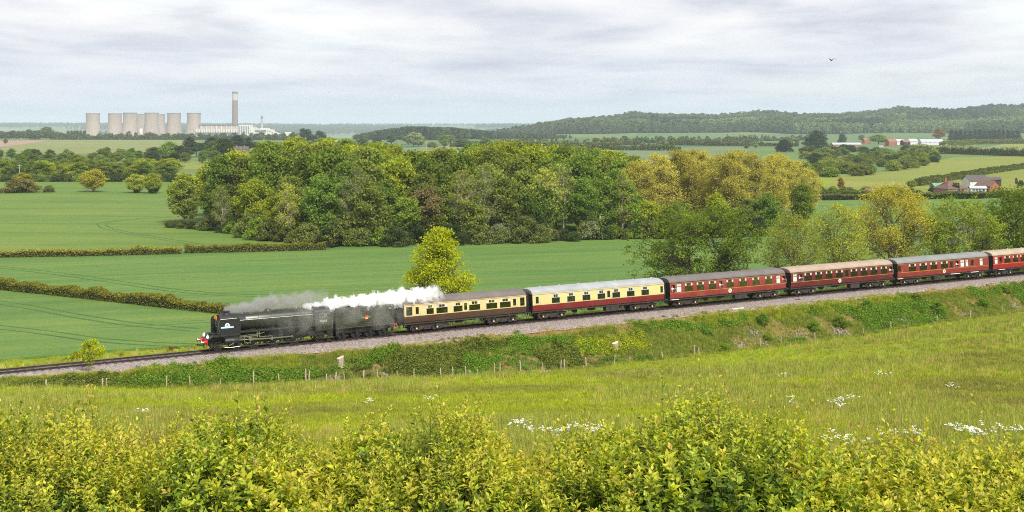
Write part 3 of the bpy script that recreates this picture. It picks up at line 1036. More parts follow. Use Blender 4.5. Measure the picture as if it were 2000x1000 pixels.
def coach(label, s0, L, wins, up_col, lo_col, roof_col, frame, seatm, lining=True, vents=6, emb=None, boxes=(), truss=False, steps=(), covers=False, flat_end=False, roof_dirt=(0.2, 0.17, 0.15), open_end=False):
    x, y = trk(s0)
    root = empty('railway_coach', (x, y, GRAD * s0), (0, -math.atan(GRAD), ANG), label, 'railway coach', 'coaches of the train')
    mu, ml = up_col, lo_col
    op = []
    for w in wins:
        x0, x1, kd = w[0] - s0, w[1] - s0, w[2]
        z0, z1 = {'v': (2.00, 3.10), 'p': (2.02, 3.08), 'f': (2.02, 3.08), 'd': (2.12, 3.0), 'o': (2.12, 3.0)}[kd]
        op.append((round(x0, 3), round(x1, 3), z0, z1, kd))
    for side in (-1, 1):
        b = MB(); side_panel(b, side, L, op, ZB, ZSPLIT); b.build('lower_side_panel', ml, root)
        b = MB(); side_panel(b, side, L, op, ZSPLIT, ZCANT); b.build('upper_side_panel', mu, root)
        for o in op:
            window(root, o[0], o[1], o[2], o[3], side, {'d': 'p'}.get(o[4], o[4]), frame)
    # doors: proud panels round the droplights, with a handle
    for o in op:
        if o[4] in 'do':
            xa, xb = o[0] - .1, o[1] + .1
            b = MB()
            for (za, zb, mi) in ((1.28, ZSPLIT - .015, 1), (ZSPLIT + .015, o[2] - .02, 0)):
                b.mi = mi
                n = 4
                for k in range(n):
                    z_a = za + (zb - za) * k / n; z_b = za + (zb - za) * (k + 1) / n
                    ya, yb = -yprof(z_a) - .012, -yprof(z_b) - .012
                    b.add([(xa, ya, z_a), (xb, ya, z_a), (xb, yb, z_b), (xa, yb, z_b), (xa, ya + .02, z_a), (xb, ya + .02, z_a), (xb, yb + .02, z_b), (xa, yb + .02, z_b)],
                          [(0, 1, 2, 3), (0, 3, 7, 4), (5, 6, 2, 1), (4, 5, 1, 0), (3, 2, 6, 7)])
            d = b.build('door', [mu, ml], root)
            h = MB(); h.tube([(xb - .08, -WIDTH - .045, 1.97), (xb - .08, -WIDTH - .045, 2.09)], .02, 6); h.tube([(xb + .1, -WIDTH - .03, 1.9), (xb + .1, -WIDTH - .05, 2.2), (xb + .1, -WIDTH - .02, 2.5)], .015, 6)
            h.build('handle', M_FRAME, d)
    # roof with domed ends
    pr = []
    for k in range(17):
        t = PI * k / 16
        cx = math.cos(t); sx = math.sin(t)
        pr.append((-(WIDTH - .045) * (abs(cx) ** 0.80) * (1 if cx > 0 else -1), ZCANT + (ZROOF - ZCANT) * sx ** 0.92))
    b = MB()
    st = [(-.03, .93, .80), (.12, .975, .93), (.45, .99, 1.0), (L * .25, 1, 1), (L * .5, 1, 1), (L * .75, 1, 1), (L - .45, .99, 1.0), (L - .12, .975, .93), (L + .03, .93, .80)]
    vs = []
    for (xx, ky, kz) in st:
        for (yy_, zz) in pr: vs.append((xx, yy_ * (ky if zz > ZCANT + .01 else 1.0), ZCANT + (zz - ZCANT) * kz))
    n = len(pr); fs = []
    for a in range(len(st) - 1):
        for k in range(n - 1): fs.append((a * n + k, a * n + k + 1, (a + 1) * n + k + 1, (a + 1) * n + k))
    fs = [tuple(reversed(f)) for f in fs]
    fs.append(tuple(range(n))); fs.append(tuple(range(len(st) * n - 1, (len(st) - 1) * n - 1, -1)))
    b.add(vs, fs)
    roof = b.build('roof', roof_col, root, smooth=40)
    g = MB()
    for side in (-1, 1): g.box(-.02, L + .02, side * (WIDTH - .055) - .03, side * (WIDTH - .055) + .03, ZCANT - .03, ZCANT + .035)
    g.build('gutter', M_UNDER if lining else mu, roof)
    vm = MB()
    vm.lathe([(.11, 0), (.14, .06), (.1, .12), (.02, .15)], 10); vm = vm.mesh('roof_vent', roof_col, 40)
    for k in range(vents):
        for q, (fx, yy_) in enumerate(((.35, -.42), (.75, .5))):
            zr = ZROOF - 0.09
            link('roof_vent', vm, roof, ((k + fx) * L / vents, yy_, zr))
    b = MB()
    for xe in (.35, L - 1.55): b.box(xe, xe + 1.2, -.95, -.9, ZROOF - .24, ZROOF - .19)
    b.build('roof_rain_strip', M_UNDER, roof)
    if lining:
        for zz in (ZSPLIT, ZCANT - .09):
            b = MB(); yq = -yprof(zz); b.box(.03, L - .03, yq - .006, yq + .01, zz - .016, zz + .016); b.build('lining', M_YELL, root)
    # ends, gangways, floor, solebars
    for e, xe in ((-1, 0.0), (1, L)):
        b = MB()
        end = [(-yprof(ZB), ZB), (yprof(ZB), ZB), (yprof(2), 2.0), (yprof(ZCANT) - .03, ZCANT), (.9, ZCANT + .38), (0, ZCANT + .55), (-.9, ZCANT + .38), (-yprof(ZCANT) + .03, ZCANT), (-yprof(2), 2.0)]
        if e < 0 and open_end:
            for (ya, yb, za, zb) in ((-yprof(1.6), yprof(1.6), ZB, 2.05), (-1.31, 1.31, 3.04, ZCANT + .3), (-1.33, -1.2, 2.05, 3.04), (-.52, -.4, 2.05, 3.04), (.4, .52, 2.05, 3.04), (1.2, 1.33, 2.05, 3.04)):
                b.mi = 1 if za > 2 and zb < 3.2 else 0
                b.box(xe - .02, xe + .03, ya, yb, za, zb)
            ew = b.build('end_wall', [M_BLACK, mu], root)
            for (ya, yb) in ((-1.2, -.52), (-.4, .4), (.52, 1.2)):
                q = MB(); q.box(xe, xe + .006, ya, yb, 2.05, 3.04); q.build('pane', M_GLASS, ew)
        else:
            b.prism_x(end, xe - .02 if e < 0 else xe - .03, xe + .03 if e < 0 else xe + .02)
            ew = b.build('end_wall', M_BLACK, root)
        b = MB()
        xa, xb = (xe - .44, xe - .021) if e < 0 else (xe + .021, xe + .44)
        for (ya, yb, za, zb) in ((-.52, -.40, 1.3, 3.3), (.40, .52, 1.3, 3.3), (-.52, .52, 3.3, 3.42), (-.52, .52, 1.18, 1.3)): b.box(xa, xb, ya, yb, za, zb)
        b.build('gangway', M_BLACK, root)
        b = MB()
        for yy_ in (-.87, .87):
            b.tube([(xe, yy_, 1.06), (xe + e * .42, yy_, 1.06)], .09, 10); b.tube([(xe + e * .42, yy_, 1.06), (xe + e * .48, yy_, 1.06)], .23, 14)
        b.tube([(xe, 0, .95), (xe + e * .45, 0, .92)], .07, 8)
        b.tube([(xe - e * .1, -.35, 1.0), (xe + e * .2, -.36, .55), (xe + e * .45, -.3, .75)], .035, 6)
        b.build('buffer', M_UNDER, root)
    b = MB(); b.box(.03, L - .03, -1.3, 1.3, 1.28, 1.36); b.build('floor', M_FLOOR, root)
    b = MB()
    for side in (-1, 1): b.box(.02, L - .02, side * 1.2 - .06, side * 1.2 + .06, 1.0, ZB + .03)
    b.box(0, .1, -1.3, 1.3, .92, 1.28); b.box(L - .1, L, -1.3, 1.3, .92, 1.28)
    for k in range(7): b.box(L * (k + 1) / 8 - .06, L * (k + 1) / 8 + .06, -1.14, 1.14, 1.05, 1.25)
    b.build('underframe', M_UNDER, root)
    if truss:
        b = MB()
        for side in (-1, 1):
            yq = side * 1.12
            b.bar((4.4, yq, 1.0), (6.2, yq, .5), .05, .07); b.bar((6.2, yq, .5), (L - 6.2, yq, .5), .05, .07); b.bar((L - 6.2, yq, .5), (L - 4.4, yq, 1.0), .05, .07)
            for xx in (6.2, L / 2, L - 6.2): b.box(xx - .04, xx + .04, yq - .03, yq + .03, .5, 1.0)
        b.build('truss_rod', M_UNDER, root)
    for (xa, xb, za, yy_) in boxes:
        b = MB(); xa *= L; xb *= L
        b.box(xa, xb, yy_ - .35, yy_ + .35, za, 1.0)
        b.box(xa - .02, xb + .02, yy_ - .37, yy_ + .37, .93, .99)
        for k in range(3):
            xk = xa + (xb - xa) * (k + .5) / 3; b.box(xk - .05, xk + .05, yy_ - .375, yy_ - .35, (za + 1) / 2, (za + 1) / 2 + .08)
        b.build('battery_box', M_UNDER, root)
    b = MB()   # brake cylinders, dynamo and pipes
    b.tube([(L * .34, -.5, .72), (L * .34, .1, .72)], .27, 14)
    b.tube([(L * .44, -.3, .75), (L * .49, -.3, .75)], .2, 12)
    b.tube([(3.0, -.9, .9), (L * .3, -.85, .82), (L * .7, -.85, .86), (L - 3, -.9, .9)], .03, 5)
    for k in range(5): xk = L * (.27 + .1 * k); b.bar((xk, -.9, 1.0), (xk + .22, -.9, .68), .05, .05)
    b.build('brake_gear', M_UNDER, root)
    for bx in (2.95, L - 2.95):
        bo = link('bogie', _bogie, root, (bx, 0, 0))
        for ax in (-1.3, 1.3):
            for sy in (-1, 1):
                link('wheel', _cw, bo, (ax, sy * .79, .457), (0, 0, PI if sy > 0 else 0))
            link('axlebox_cover', _axcap, bo, (ax, -1.125, .47))
    for (xa, xb) in steps:
        b = MB(); b.box(xa - s0, xb - s0, -1.55, -1.36, 1.08, 1.13); b.build('footboard', M_WHITE, root)
    if emb is not None: emblem(root, emb - s0, 1.62, .27, -yprof(1.62) - .003)
    # seats in bays behind the big windows
    sm = SEAT.setdefault(seatm.name, None) or _seat.mesh('seat', seatm)
    SEAT[seatm.name] = sm
    bays = [o for o in op if o[4] == 'v']
    for o in bays:
        for (xx, rz) in ((o[0] + .05, PI), (o[1] - .05, 0)):
            for yy_ in (-.80, .80):
                q = link('seat', sm, root, (xx, yy_, 1.36), (0, 0, rz))
                if covers: link('headrest_cover', COVER, q)
    # compartment walls at both ends of the saloon
    if bays:
        xs = [o[0] for o in bays] + [o[1] for o in bays]
        for xw in (min(xs) - .55, max(xs) + .55):
            if .3 < xw < L - .3:
                b = MB()
                for (ya, yb) in ((-1.26, -.42), (.42, 1.26)): b.box(xw - .02, xw + .02, ya, yb, 1.36, ZCANT + .2)
                b.build('partition', M_SEAT, root)
    return root, op


def W(zoom0, scale, items):
    return [(spx(zoom0 + a * scale), spx(zoom0 + b * scale), k) for a, b, k in items]


def cpaint(name, col, dirt=(0.10, 0.07, 0.06), amt=0.35, var=0.10):
    return paint(name, col, 0.38, 0.45, 0, var, 1.6, dirt, amt, stretch=(0.5, 1, 1.6))


CREAM1 = cpaint('cream_paint', (0.62, 0.50, 0.25), (0.42, 0.33, 0.18), 0.45, 0.06)
CREAM2 = cpaint('custard_paint', (0.64, 0.51, 0.22), (0.5, 0.38, 0.17), 0.35, 0.05)
CHOC = cpaint('chocolate_paint', (0.062, 0.032, 0.020))
CRIM = cpaint('crimson_paint', (0.17, 0.012, 0.014))
MARN = cpaint('faded_maroon_paint', (0.205, 0.029, 0.024), (0.31, 0.085, 0.07), 0.6)
MARD = cpaint('dark_maroon_paint', (0.105, 0.011, 0.016), (0.14, 0.035, 0.035), 0.55)
MARO = cpaint('brick_red_paint', (0.205, 0.026, 0.02), (0.19, 0.045, 0.038), 0.55)
MARB = cpaint('scarlet_paint', (0.27, 0.009, 0.013), (0.24, 0.03, 0.03), 0.4)


def rpaint(name, col, d, amt=0.5): return paint(name, col, 0.75, 0.25, 0, 0.12, 1.2, d, amt, stretch=(0.6, 1, 1))


RF1 = rpaint('roof_brown_grey', (0.15, 0.125, 0.118), (0.085, 0.068, 0.064))
RF2 = rpaint('roof_pale_grey', (0.31, 0.32, 0.335), (0.20, 0.20, 0.21))
RF3 = rpaint('roof_slate_grey', (0.145, 0.127, 0.127), (0.10, 0.086, 0.086))
RF4 = rpaint('roof_tan', (0.34, 0.26, 0.205), (0.25, 0.185, 0.145), 0.4)
RF5 = rpaint('roof_mid_grey', (0.205, 0.21, 0.21), (0.15, 0.15, 0.15))
RF6 = rpaint('roof_sand', (0.38, 0.31, 0.235), (0.22, 0.17, 0.125), 0.6)

C1S = spx(790)
OPS = {}
w1 = W(770, .135, [(172, 268, 'p'), (308, 362, 'd'), (465, 578, 'v'), (608, 778, 'v'), (856, 994, 'v'), (1010, 1060, 'd'), (1083, 1250, 'v'), (1330, 1496, 'v'), (1527, 1690, 'v'), (1718, 1770, 'd'), (1820, 1892, 'p')])
OPS[1] = coach('chocolate and cream coach coupled right behind the tender', C1S, spx(1028) - C1S, w1, CREAM1, CHOC, RF1, CREAM1, M_SEAT, lining=False, vents=4, boxes=((.26, .36, .45, -.75),), truss=True, open_end=True)
w2 = W(1030, .14, [(116, 164, 'd'), (340, 458, 'v'), (556, 671, 'v'), (769, 884, 'v'), (979, 1091, 'v'), (1114, 1161, 'd'), (1186, 1298, 'v'), (1389, 1501, 'v'), (1591, 1701, 'v'), (1856, 1898, 'd')])
OPS[2] = coach('crimson and cream coach with pale grey roof', 0.55, 19.4, w2, CREAM2, CRIM, RF2, M_FRAME, M_SEATG, lining=False, vents=7, boxes=((.55, .65, .38, -.85), (.66, .69, .6, -.8)))
w3 = W(1295, .125, [(133, 190, 'o'), (216, 292, 'f'), (344, 470, 'v'), (529, 649, 'v'), (717, 834, 'v'), (880, 932, 'o'), (994, 1108, 'v'), (1197, 1311, 'v'), (1399, 1512, 'v'), (1599, 1712, 'v'), (1774, 1836, 'f'), (1863, 1912, 'o')])
OPS[3] = coach('faded maroon coach with slate grey roof, third behind the tender', 20.9, 19.4, w3, MARN, MARN, RF3, MARN, M_SEATG, vents=8, emb=spx(1295 + 1050 * .125), boxes=((.56, .66, .42, -.85),), steps=((spx(1295 + 125 * .125), spx(1295 + 240 * .125)),))
w4 = W(1530, .115, [(168, 237, 'f'), (264, 322, 'o'), (364, 491, 'v'), (547, 666, 'v'), (727, 840, 'v'), (899, 1019, 'v'), (1053, 1112, 'd'), (1149, 1263, 'v'), (1319, 1436, 'v'), (1484, 1601, 'v'), (1659, 1766, 'v'), (1803, 1852, 'o')])
OPS[4] = coach('dark maroon coach with tan roof and white headrests', 41.3, 19.4, w4, MARD, MARD, RF4, MARD, M_SEATG, vents=5, emb=spx(1530 + 963 * .115), boxes=((.58, .67, .35, -.85),), covers=True)
w5 = W(1700, .15, [(362, 402, 'd'), (504, 602, 'v'), (644, 742, 'v'), (784, 876, 'v'), (922, 1014, 'v'), (1038, 1078, 'd'), (1113, 1152, 'o'), (1176, 1226, 'f'), (1243, 1279, 'f'), (1312, 1348, 'd'), (1427, 1468, 'f')])
OPS[5] = coach('brick red coach with mid grey roof and large unglazed end panels', 61.7, 19.4, w5, MARO, MARO, RF5, MARO, M_SEATG, vents=2, emb=spx(1700 + 965 * .15), boxes=((.4, .47, .4, -.85), (.56, .62, .5, -.8)), covers=True,
               steps=((spx(1700 + 1040 * .15), spx(1700 + 1165 * .15)), (spx(1700 + 1305 * .15), spx(1700 + 1405 * .15)), (spx(1700 + 355 * .15), spx(1700 + 420 * .15))))
w6 = W(1700, .15, [(1622, 1662, 'f'), (1683, 1717, 'o'), (1748, 1828, 'v'), (1857, 1929, 'v'), (1957, 2026, 'v')])
w6 += [(93.0, 94.3, 'v'), (95.6, 96.2, 'd'), (96.9, 98.2, 'v'), (99.0, 100.3, 'v')]
OPS[6] = coach('scarlet coach with sandy weathered roof at the edge of the picture', 82.1, 19.4, w6, MARB, MARB, RF6, MARB, M_SEATG, vents=6, boxes=((.5, .6, .4, -.85),), covers=True, steps=((spx(1700 + 1675 * .15), spx(1700 + 1750 * .15)),))

# ------------------------------------------------------------------ passengers
SKIN = paint('skin', (0.55, 0.32, 0.23), 0.6, 0.3, 0, 0.08)
HAIRS = [paint('hair_brown', (0.06, 0.035, 0.02), 0.7), paint('hair_grey', (0.42, 0.40, 0.38), 0.7), paint('hair_dark', (0.02, 0.015, 0.012), 0.7)]
CLOTHS = {'white': (0.72, 0.72, 0.70), 'blue': (0.05, 0.10, 0.30), 'red': (0.45, 0.03, 0.03), 'pale blue': (0.35, 0.48, 0.62), 'yellow': (0.62, 0.48, 0.06), 'dark': (0.03, 0.03, 0.035), 'pink': (0.62, 0.25, 0.28), 'green': (0.06, 0.18, 0.08)}
CLM = {k: paint('cloth_' + k.replace(' ', '_'), v, 0.9, 0.1, 0, 0.12, 8) for k, v in CLOTHS.items()}


def person_mesh(lean=0.0, arm_out=False):
    """upper body, arms and head as one skin of rings; seat level at z=0"""
    b = MB()
    rings = [(0.0, .19, .14), (.12, .18, .13), (.30, .17, .12), (.44, .205, .125), (.53, .20, .11), (.575, .10, .075), (.60, .058, .058), (.65, .055, .056), (.675, .072, .08), (.72, .084, .098), (.78, .088, .106), (.83, .082, .10), (.87, .06, .07), (.885, .015, .02)]
    n = 14; vs = []
    for z, ry, rx in rings:
        ox = lean * z
        for k in range(n):
            t = 2 * PI * k / n; vs.append((ox + rx * math.cos(t), ry * math.sin(t), z))
    for i in range(len(rings) - 1):
        b.mi = 0 if i < 5 else (1 if i < 10 else 2)
        fs = [(i * n + k, i * n + (k + 1) % n, (i + 1) * n + (k + 1) % n, (i + 1) * n + k) for k in range(n)]
        if i == 0: b.add(vs, fs)
        else:
            for q, f in enumerate(fs):
                back = 9 <= i and False
                b.f.append(f); b.m.append(b.mi)
    # hair over the back of the head, nose, ears
    for i in range(8, 10):
        for k in range(n):
            if math.cos(2 * PI * (k + .5) / n) < -0.25: b.m[i * n + k] = 2
    b.mi = 1
    ox = lean * .75
    b.add([(ox + .098, -.016, .735), (ox + .098, .016, .735), (ox + .125, 0, .738), (ox + .1, 0, .785)], [(0, 2, 3), (2, 1, 3), (0, 1, 2)])
    for sy in (-1, 1):
        b.mi = 0
        if arm_out and sy > 0:
            b.tube([(lean * .5, sy * .19, .49), (.18, sy * .26, .40), (.34, sy * .34, .47)], [.058, .046, .038], 8)
            b.mi = 1; b.tube([(.34, sy * .34, .47), (.42, sy * .37, .50), (.45, sy * .38, .50)], [.034, .045, .02], 8)
        else:
            b.tube([(lean * .5, sy * .19, .49), (.02, sy * .24, .24), (.24, sy * .16, .16)], [.058, .046, .038], 8)
            b.mi = 1; b.tube([(.24, sy * .16, .16), (.32, sy * .12, .16), (.35, sy * .11, .155)], [.034, .045, .02], 8)
    b.mi = 0
    for sy in (-1, 1):
        if arm_out: b.tube([(.0, sy * .1, .05), (.03, sy * .11, -.25), (.0, sy * .11, -.62)], [.09, .075, .05], 8)
        else: b.tube([(.0, sy * .1, .05), (.42, sy * .11, .08), (.46, sy * .11, -.38)], [.09, .075, .05], 8)
    return b


PM = {}


def person(s_at, u, z, rz, cloth, hair, label, out=False, lean=0.05):
    key = (cloth, hair, out)
    if key not in PM: PM[key] = person_mesh(lean, out).mesh('person', [CLM[cloth], SKIN, HAIRS[hair]], 60)
    x, y = trk(s_at, u)
    o = link('person', PM[key], None, (x, y, z + GRAD * s_at), (0, 0, ANG + rz))
    return tag(o, label, 'person', 'passengers on the train')


CN = {1: 'chocolate and cream coach', 2: 'crimson and cream coach', 3: 'faded maroon coach', 4: 'dark maroon coach', 5: 'brick red coach'}
ORD = ['first', 'second', 'third', 'fourth', 'fifth', 'sixth', 'seventh', 'eighth', 'ninth', 'tenth']
cyc = ['white', 'pale blue', 'dark', 'red', 'blue', 'pink', 'white', 'green', 'yellow', 'white']
pick = {1: [0, 1, 4, 5], 2: [0, 1, 2, 3], 3: [0, 1, 2, 5, 6], 4: [0, 1, 2, 3, 4, 5, 6, 7], 5: [0, 1, 2, 3]}
q = 0
for c, ids in pick.items():
    root, op = OPS[c]
    s0 = {1: C1S, 2: .55, 3: 20.9, 4: 41.3, 5: 61.7}[c]
    bays = [o for o in op if o[4] == 'v']
    for k in ids:
        o = bays[k]
        cl = cyc[q % len(cyc)]
        fwd = q % 2
        person(s0 + (o[0] + .12 if not fwd else o[1] - .12), -.9, 1.79, 0 if not fwd else PI, cl, q % 3,
               'passenger in %s top behind the %s large window of the %s' % (cl, ORD[k], CN[c]))
        q += 1
for (c, i, cl, txt) in ((3, 0, 'white', 'passenger in white shirt leaning from the front door window of the faded maroon coach'),
                        (3, 1, 'white', 'passenger in white top at the open middle door window of the faded maroon coach'),
                        (3, 2, 'pink', 'passenger in pink top at the open rear door window of the faded maroon coach'),
                        (4, 0, 'white', 'passenger in white top at the front door window of the dark maroon coach'),
                        (4, 1, 'white', 'passenger in white top at the rear door window of the dark maroon coach'),
                        (5, 0, 'white', 'passenger in white top at the open door window of the brick red coach')):
    root, op = OPS[c]
    s0 = {3: 20.9, 4: 41.3, 5: 61.7}[c]
    o = [w for w in op if w[4] == 'o'][i]
    person(s0 + (o[0] + o[1]) / 2, -1.12, 2.02, -PI / 2, cl, (c + i) % 3, txt, out=True)

# ------------------------------------------------------------------ the locomotive and its tender
GREEN = paint('brunswick_green', (0.018, 0.025, 0.013), 0.33, 0.5, 0, 0.2, 2, (0.04, 0.037, 0.029), 0.6)
GREEN_T = paint('tender_green', (0.022, 0.029, 0.014), 0.36, 0.5, 0, 0.2, 2, (0.05, 0.042, 0.032), 0.6)
SMOKEB = paint('smokebox_black', (0.016, 0.016, 0.018), 0.5, 0.45, 0, 0.3, 3)
COAL = paint('coal', (0.012, 0.011, 0.011), 0.55, 0.5, 0, 0.5, 9, bump=1.0, bscale=9)
LINE_O = paint('orange_lining', (0.13, 0.075, 0.03), 0.5)
M_CREAMT = paint('cream_lettering', (0.85, 0.80, 0.62), 0.5, 0.3, 0, 0.03)
M_PBLUE = paint('plate_pale_blue', (0.42, 0.62, 0.85), 0.5, 0.3, 0, 0.05)
M_YBOARD = paint('headboard_yellow', (0.85, 0.52, 0.02), 0.5, 0.3, 0, 0.08)
M_LAMP = paint('lamp_white', (0.85, 0.85, 0.83), 0.4, 0.4, 0, 0.04)
M_BRASS = paint('brass', (0.65, 0.45, 0.14), 0.3, 0.5, 0.9, 0.1)


def text_mesh(txt, size, mat, depth=0.004):
    cu = bpy.data.curves.new('lettering', 'FONT'); cu.body = txt; cu.size = size; cu.extrude = depth; cu.align_x = 'CENTER'; cu.resolution_u = 3
    o = bpy.data.objects.new('lettering', cu); COL.objects.link(o)
    dg = bpy.context.evaluated_depsgraph_get()
    me = bpy.data.meshes.new_from_object(o.evaluated_get(dg))
    bpy.data.objects.remove(o); me.materials.clear(); me.materials.append(mat); me.name = 'lettering'
    return me


LS = -39.05
x, y = trk(LS)
LOCO = empty('steam_locomotive', (x, y, GRAD * LS), (0, -math.atan(GRAD), ANG), 'dark green steam locomotive with black smoke deflectors at the head of the train', 'locomotive')
LOCO.scale = (1.03, 1, 1)
BZ = 2.80
b = MB(); b.lathe_x([(.90, 1.95), (.955, 2.0), (.955, 4.55), (.94, 4.6)], 36, (0, 0, BZ)); b.build('smokebox', SMOKEB, LOCO, 35)
b = MB(); b.lathe_x([(.02, 1.78), (.45, 1.82), (.78, 1.9), (.80, 1.96)], 32, (0, 0, BZ - .03)); d = b.build('smokebox_door', SMOKEB, LOCO, 40)
b = MB(); b.bar((1.77, 0, BZ + .28), (1.74, 0, BZ - .28), .05, .03); b.tube([(1.74, -.22, BZ), (1.74, .25, BZ + .04)], .02, 6); b.build('door_handle', M_BRIGHT, d)
b = MB()
for zz in (.3, -.32): b.box(1.80, 1.86, -.75, .35, BZ + zz - .03, BZ + zz + .03)
b.build('hinge', M_BRIGHT, d)
b = MB(); b.lathe_x([(.945, 4.6), (.95, 4.62), (.97, 7.3), (1.01, 9.0), (1.01, 11.95)], 40, (0, 0, BZ)); bo = b.build('boiler', GREEN, LOCO, 35)
for xb_, rb in ((4.62, .955), (6.0, .968), (7.4, .985), (9.0, 1.018), (10.5, 1.018), (11.8, 1.018)):
    b = MB(); b.lathe_x([(rb - .01, xb_ - .025), (rb + .012, xb_ - .022), (rb + .012, xb_ + .022), (rb - .01, xb_ + .025)], 40, (0, 0, BZ), caps=False); b.build('boiler_band', SMOKEB if xb_ < 5 else GREEN, bo, 30)
b = MB(); b.prism_x([(-1.005, BZ), (-.86, 1.5), (-.80, .95), (.80, .95), (.86, 1.5), (1.005, BZ)], 9.05, 11.95); b.build('firebox', GREEN, LOCO)
b = MB()
for k in range(5):   # washout plugs
    b.lathe_y([(0, -.02), (.05, -.02), (.06, .0)], 10, (9.4 + k * .5, -1.0, BZ - .05))
b.build('washout_plug', M_BRIGHT, LOCO)
b = MB(); b.lathe([(.40, -.08), (.34, .05), (.31, .18), (.33, .27), (.36, .31), (.27, .31), (.25, .1)], 24, (2.85, 0, BZ + .93)); b.build('chimney', SMOKEB, LOCO, 40)
b = MB(); b.lathe([(.44, -.1), (.40, .02), (.36, .12), (.25, .19), (.0, .21)], 20, (7.2, 0, BZ + .94)); b.build('dome', GREEN, LOCO, 50)
for xx in (10.35, 10.75):
    b = MB(); b.lathe([(.13, -.05), (.10, .06), (.07, .2), (.03, .22)], 12, (xx, 0, BZ + 1.0)); b.build('safety_valve', M_BRASS, LOCO, 40)
b = MB(); b.tube([(11.45, -.35, BZ + .9), (11.45, -.35, BZ + 1.15)], .05, 8); b.build('whistle', M_BRASS, LOCO)
for side in (-1, 1):       # handrails along the boiler
    b = MB(); yy_ = side * .97
    b.tube([(2.05, side * .99, BZ + .28), (7.2, side * 1.0, BZ + .28), (11.9, side * 1.04, BZ + .28)], .02, 6)
    for k in range(7): xx = 2.2 + k * 1.55; b.tube([(xx, side * .9, BZ + .28), (xx, side * 1.0, BZ + .28)], .016, 5)
    b.build('handrail', M_BRIGHT, LOCO)
# smoke deflectors
for side in (-1, 1):
    b = MB(); yy_ = side * 1.27
    b.prism([(1.55, 1.74), (4.0, 1.74), (4.0, 2.55), (3.86, 3.34), (3.7, 3.47), (1.9, 3.47), (1.68, 3.38), (1.55, 3.12)], yy_ - .012, yy_ + .012)
    dfl = b.build('smoke_deflector', SMOKEB, LOCO)
    b = MB(); b.tube([(1.75, yy_ + side * .05, 2.1), (1.68, yy_ + side * .05, 3.0), (1.9, yy_ + side * .05, 3.38), (3.6, yy_ + side * .05, 3.4)], .017, 6); b.build('handrail', M_BRIGHT if side < 0 else SMOKEB, dfl)
    b = MB()
    for xx in (2.0, 3.5): b.tube([(xx, yy_, 3.3), (xx, side * .75, BZ + .62)], .02, 5)
    b.build('stay', SMOKEB, dfl)
    if side < 0:   # name plate with an arched badge above it
        b = MB(); b.box(1.95, 3.25, yy_ - .03, yy_ - .013, 2.42, 2.58); np_ = b.build('name_plate', M_PBLUE, dfl)
        link('lettering', text_mesh('TORNADO', .17, M_WHITE), np_, (2.6, yy_ - .034, 2.445), (PI / 2, 0, 0))
        b = MB()
        arc = [(2.6 + .27 * math.cos(t), 2.60 + .36 * math.sin(t)) for t in np.linspace(0, PI, 14)]
        b.prism(arc[::-1], yy_ - .03, yy_ - .013); bd = b.build('badge', M_WHITE, dfl)
        b = MB(); b.prism([(2.6 + .17 * math.cos(t), 2.63 + .25 * math.sin(t)) for t in np.linspace(0, PI, 12)][::-1], yy_ - .036, yy_ - .031); b.build('badge_field', M_PBLUE, bd)
        b = MB(); b.prism([(2.5, 2.65), (2.58, 2.84), (2.62, 2.84), (2.7, 2.65), (2.64, 2.65), (2.6, 2.76), (2.56, 2.65)], yy_ - .041, yy_ - .037); b.build('badge_figure', paint('badge_dark', (0.03, 0.06, 0.1), 0.5), bd)
# headboard on top of the smokebox front
b = MB()
arc = [(.62 * math.cos(t), 3.38 + .36 * math.sin(t)) for t in np.linspace(0, PI, 16)] + [(-.62, 3.22), (.62, 3.22)]
b.prism_x(arc, 1.70, 1.73); hb = b.build('headboard', M_RED, LOCO)
b = MB(); b.prism_x([(.54 * math.cos(t), 3.38 + .29 * math.sin(t)) for t in np.linspace(0, PI, 16)] + [(-.54, 3.27), (.54, 3.27)], 1.685, 1.699); b.build('headboard_face', M_YBOARD, hb)
# running plate with its step, valance
b = MB()
for side in (-1, 1):
    y0, y1 = sorted((side * .62, side * 1.34))
    b.box(1.2, 3.92, y0, y1, 1.70, 1.735); b.box(3.9, 3.935, y0, y1, 1.70, 1.97); b.box(3.92, 11.95, y0, y1, 1.94, 1.975)
    ye = side * 1.33
    b.box(1.2, 3.92, min(ye, ye - side * .02), max(ye, ye - side * .02), 1.56, 1.70); b.box(3.93, 11.95, min(ye, ye - side * .02), max(ye, ye - side * .02), 1.80, 1.94)
    b.bar((.62, side * 1.0, 1.36), (1.25, side * 1.0, 1.72), .66, .03)
rp = b.build('running_plate', SMOKEB, LOCO)
b = MB(); b.box(3.95, 11.95, -1.338, -1.332, 1.925, 1.95); b.box(1.2, 3.9, -1.338, -1.332, 1.69, 1.715); b.build('lining', M_BRIGHT, rp)
# frames, buffer beam, buffers, lamps
b = MB()
for side in (-1, 1): b.prism([(.6, .75), (.6, 1.36), (1.2, 1.68), (12.2, 1.4), (13.7, 1.25), (13.7, .8), (11.2, .62), (4.6, .55), (2.4, .72), (1.2, .6)], side * .60 - .02, side * .60 + .02)
b.box(2.3, 4.5, -.6, .6, .7, 1.7); b.box(.6, 1.9, -.6, .6, 1.2, 1.35); b.build('frame', SMOKEB, LOCO)
b = MB(); b.box(.55, .62, -1.27, 1.27, .86, 1.32); b.build('buffer_beam', M_RED, LOCO)
for side in (-1, 1):
    b = MB(); b.tube([(.55, side * .87, 1.07), (.3, side * .87, 1.07)], [.19, .15], 14); b.build('buffer_stock', M_RED, LOCO, 40)
    b = MB(); b.tube([(.3, side * .87, 1.07), (.08, side * .87, 1.07)], .085, 10); b.tube([(.08, side * .87, 1.07), (.02, side * .87, 1.07)], [.24, .23], 20); b.build('buffer', M_BRIGHT, LOCO, 40)
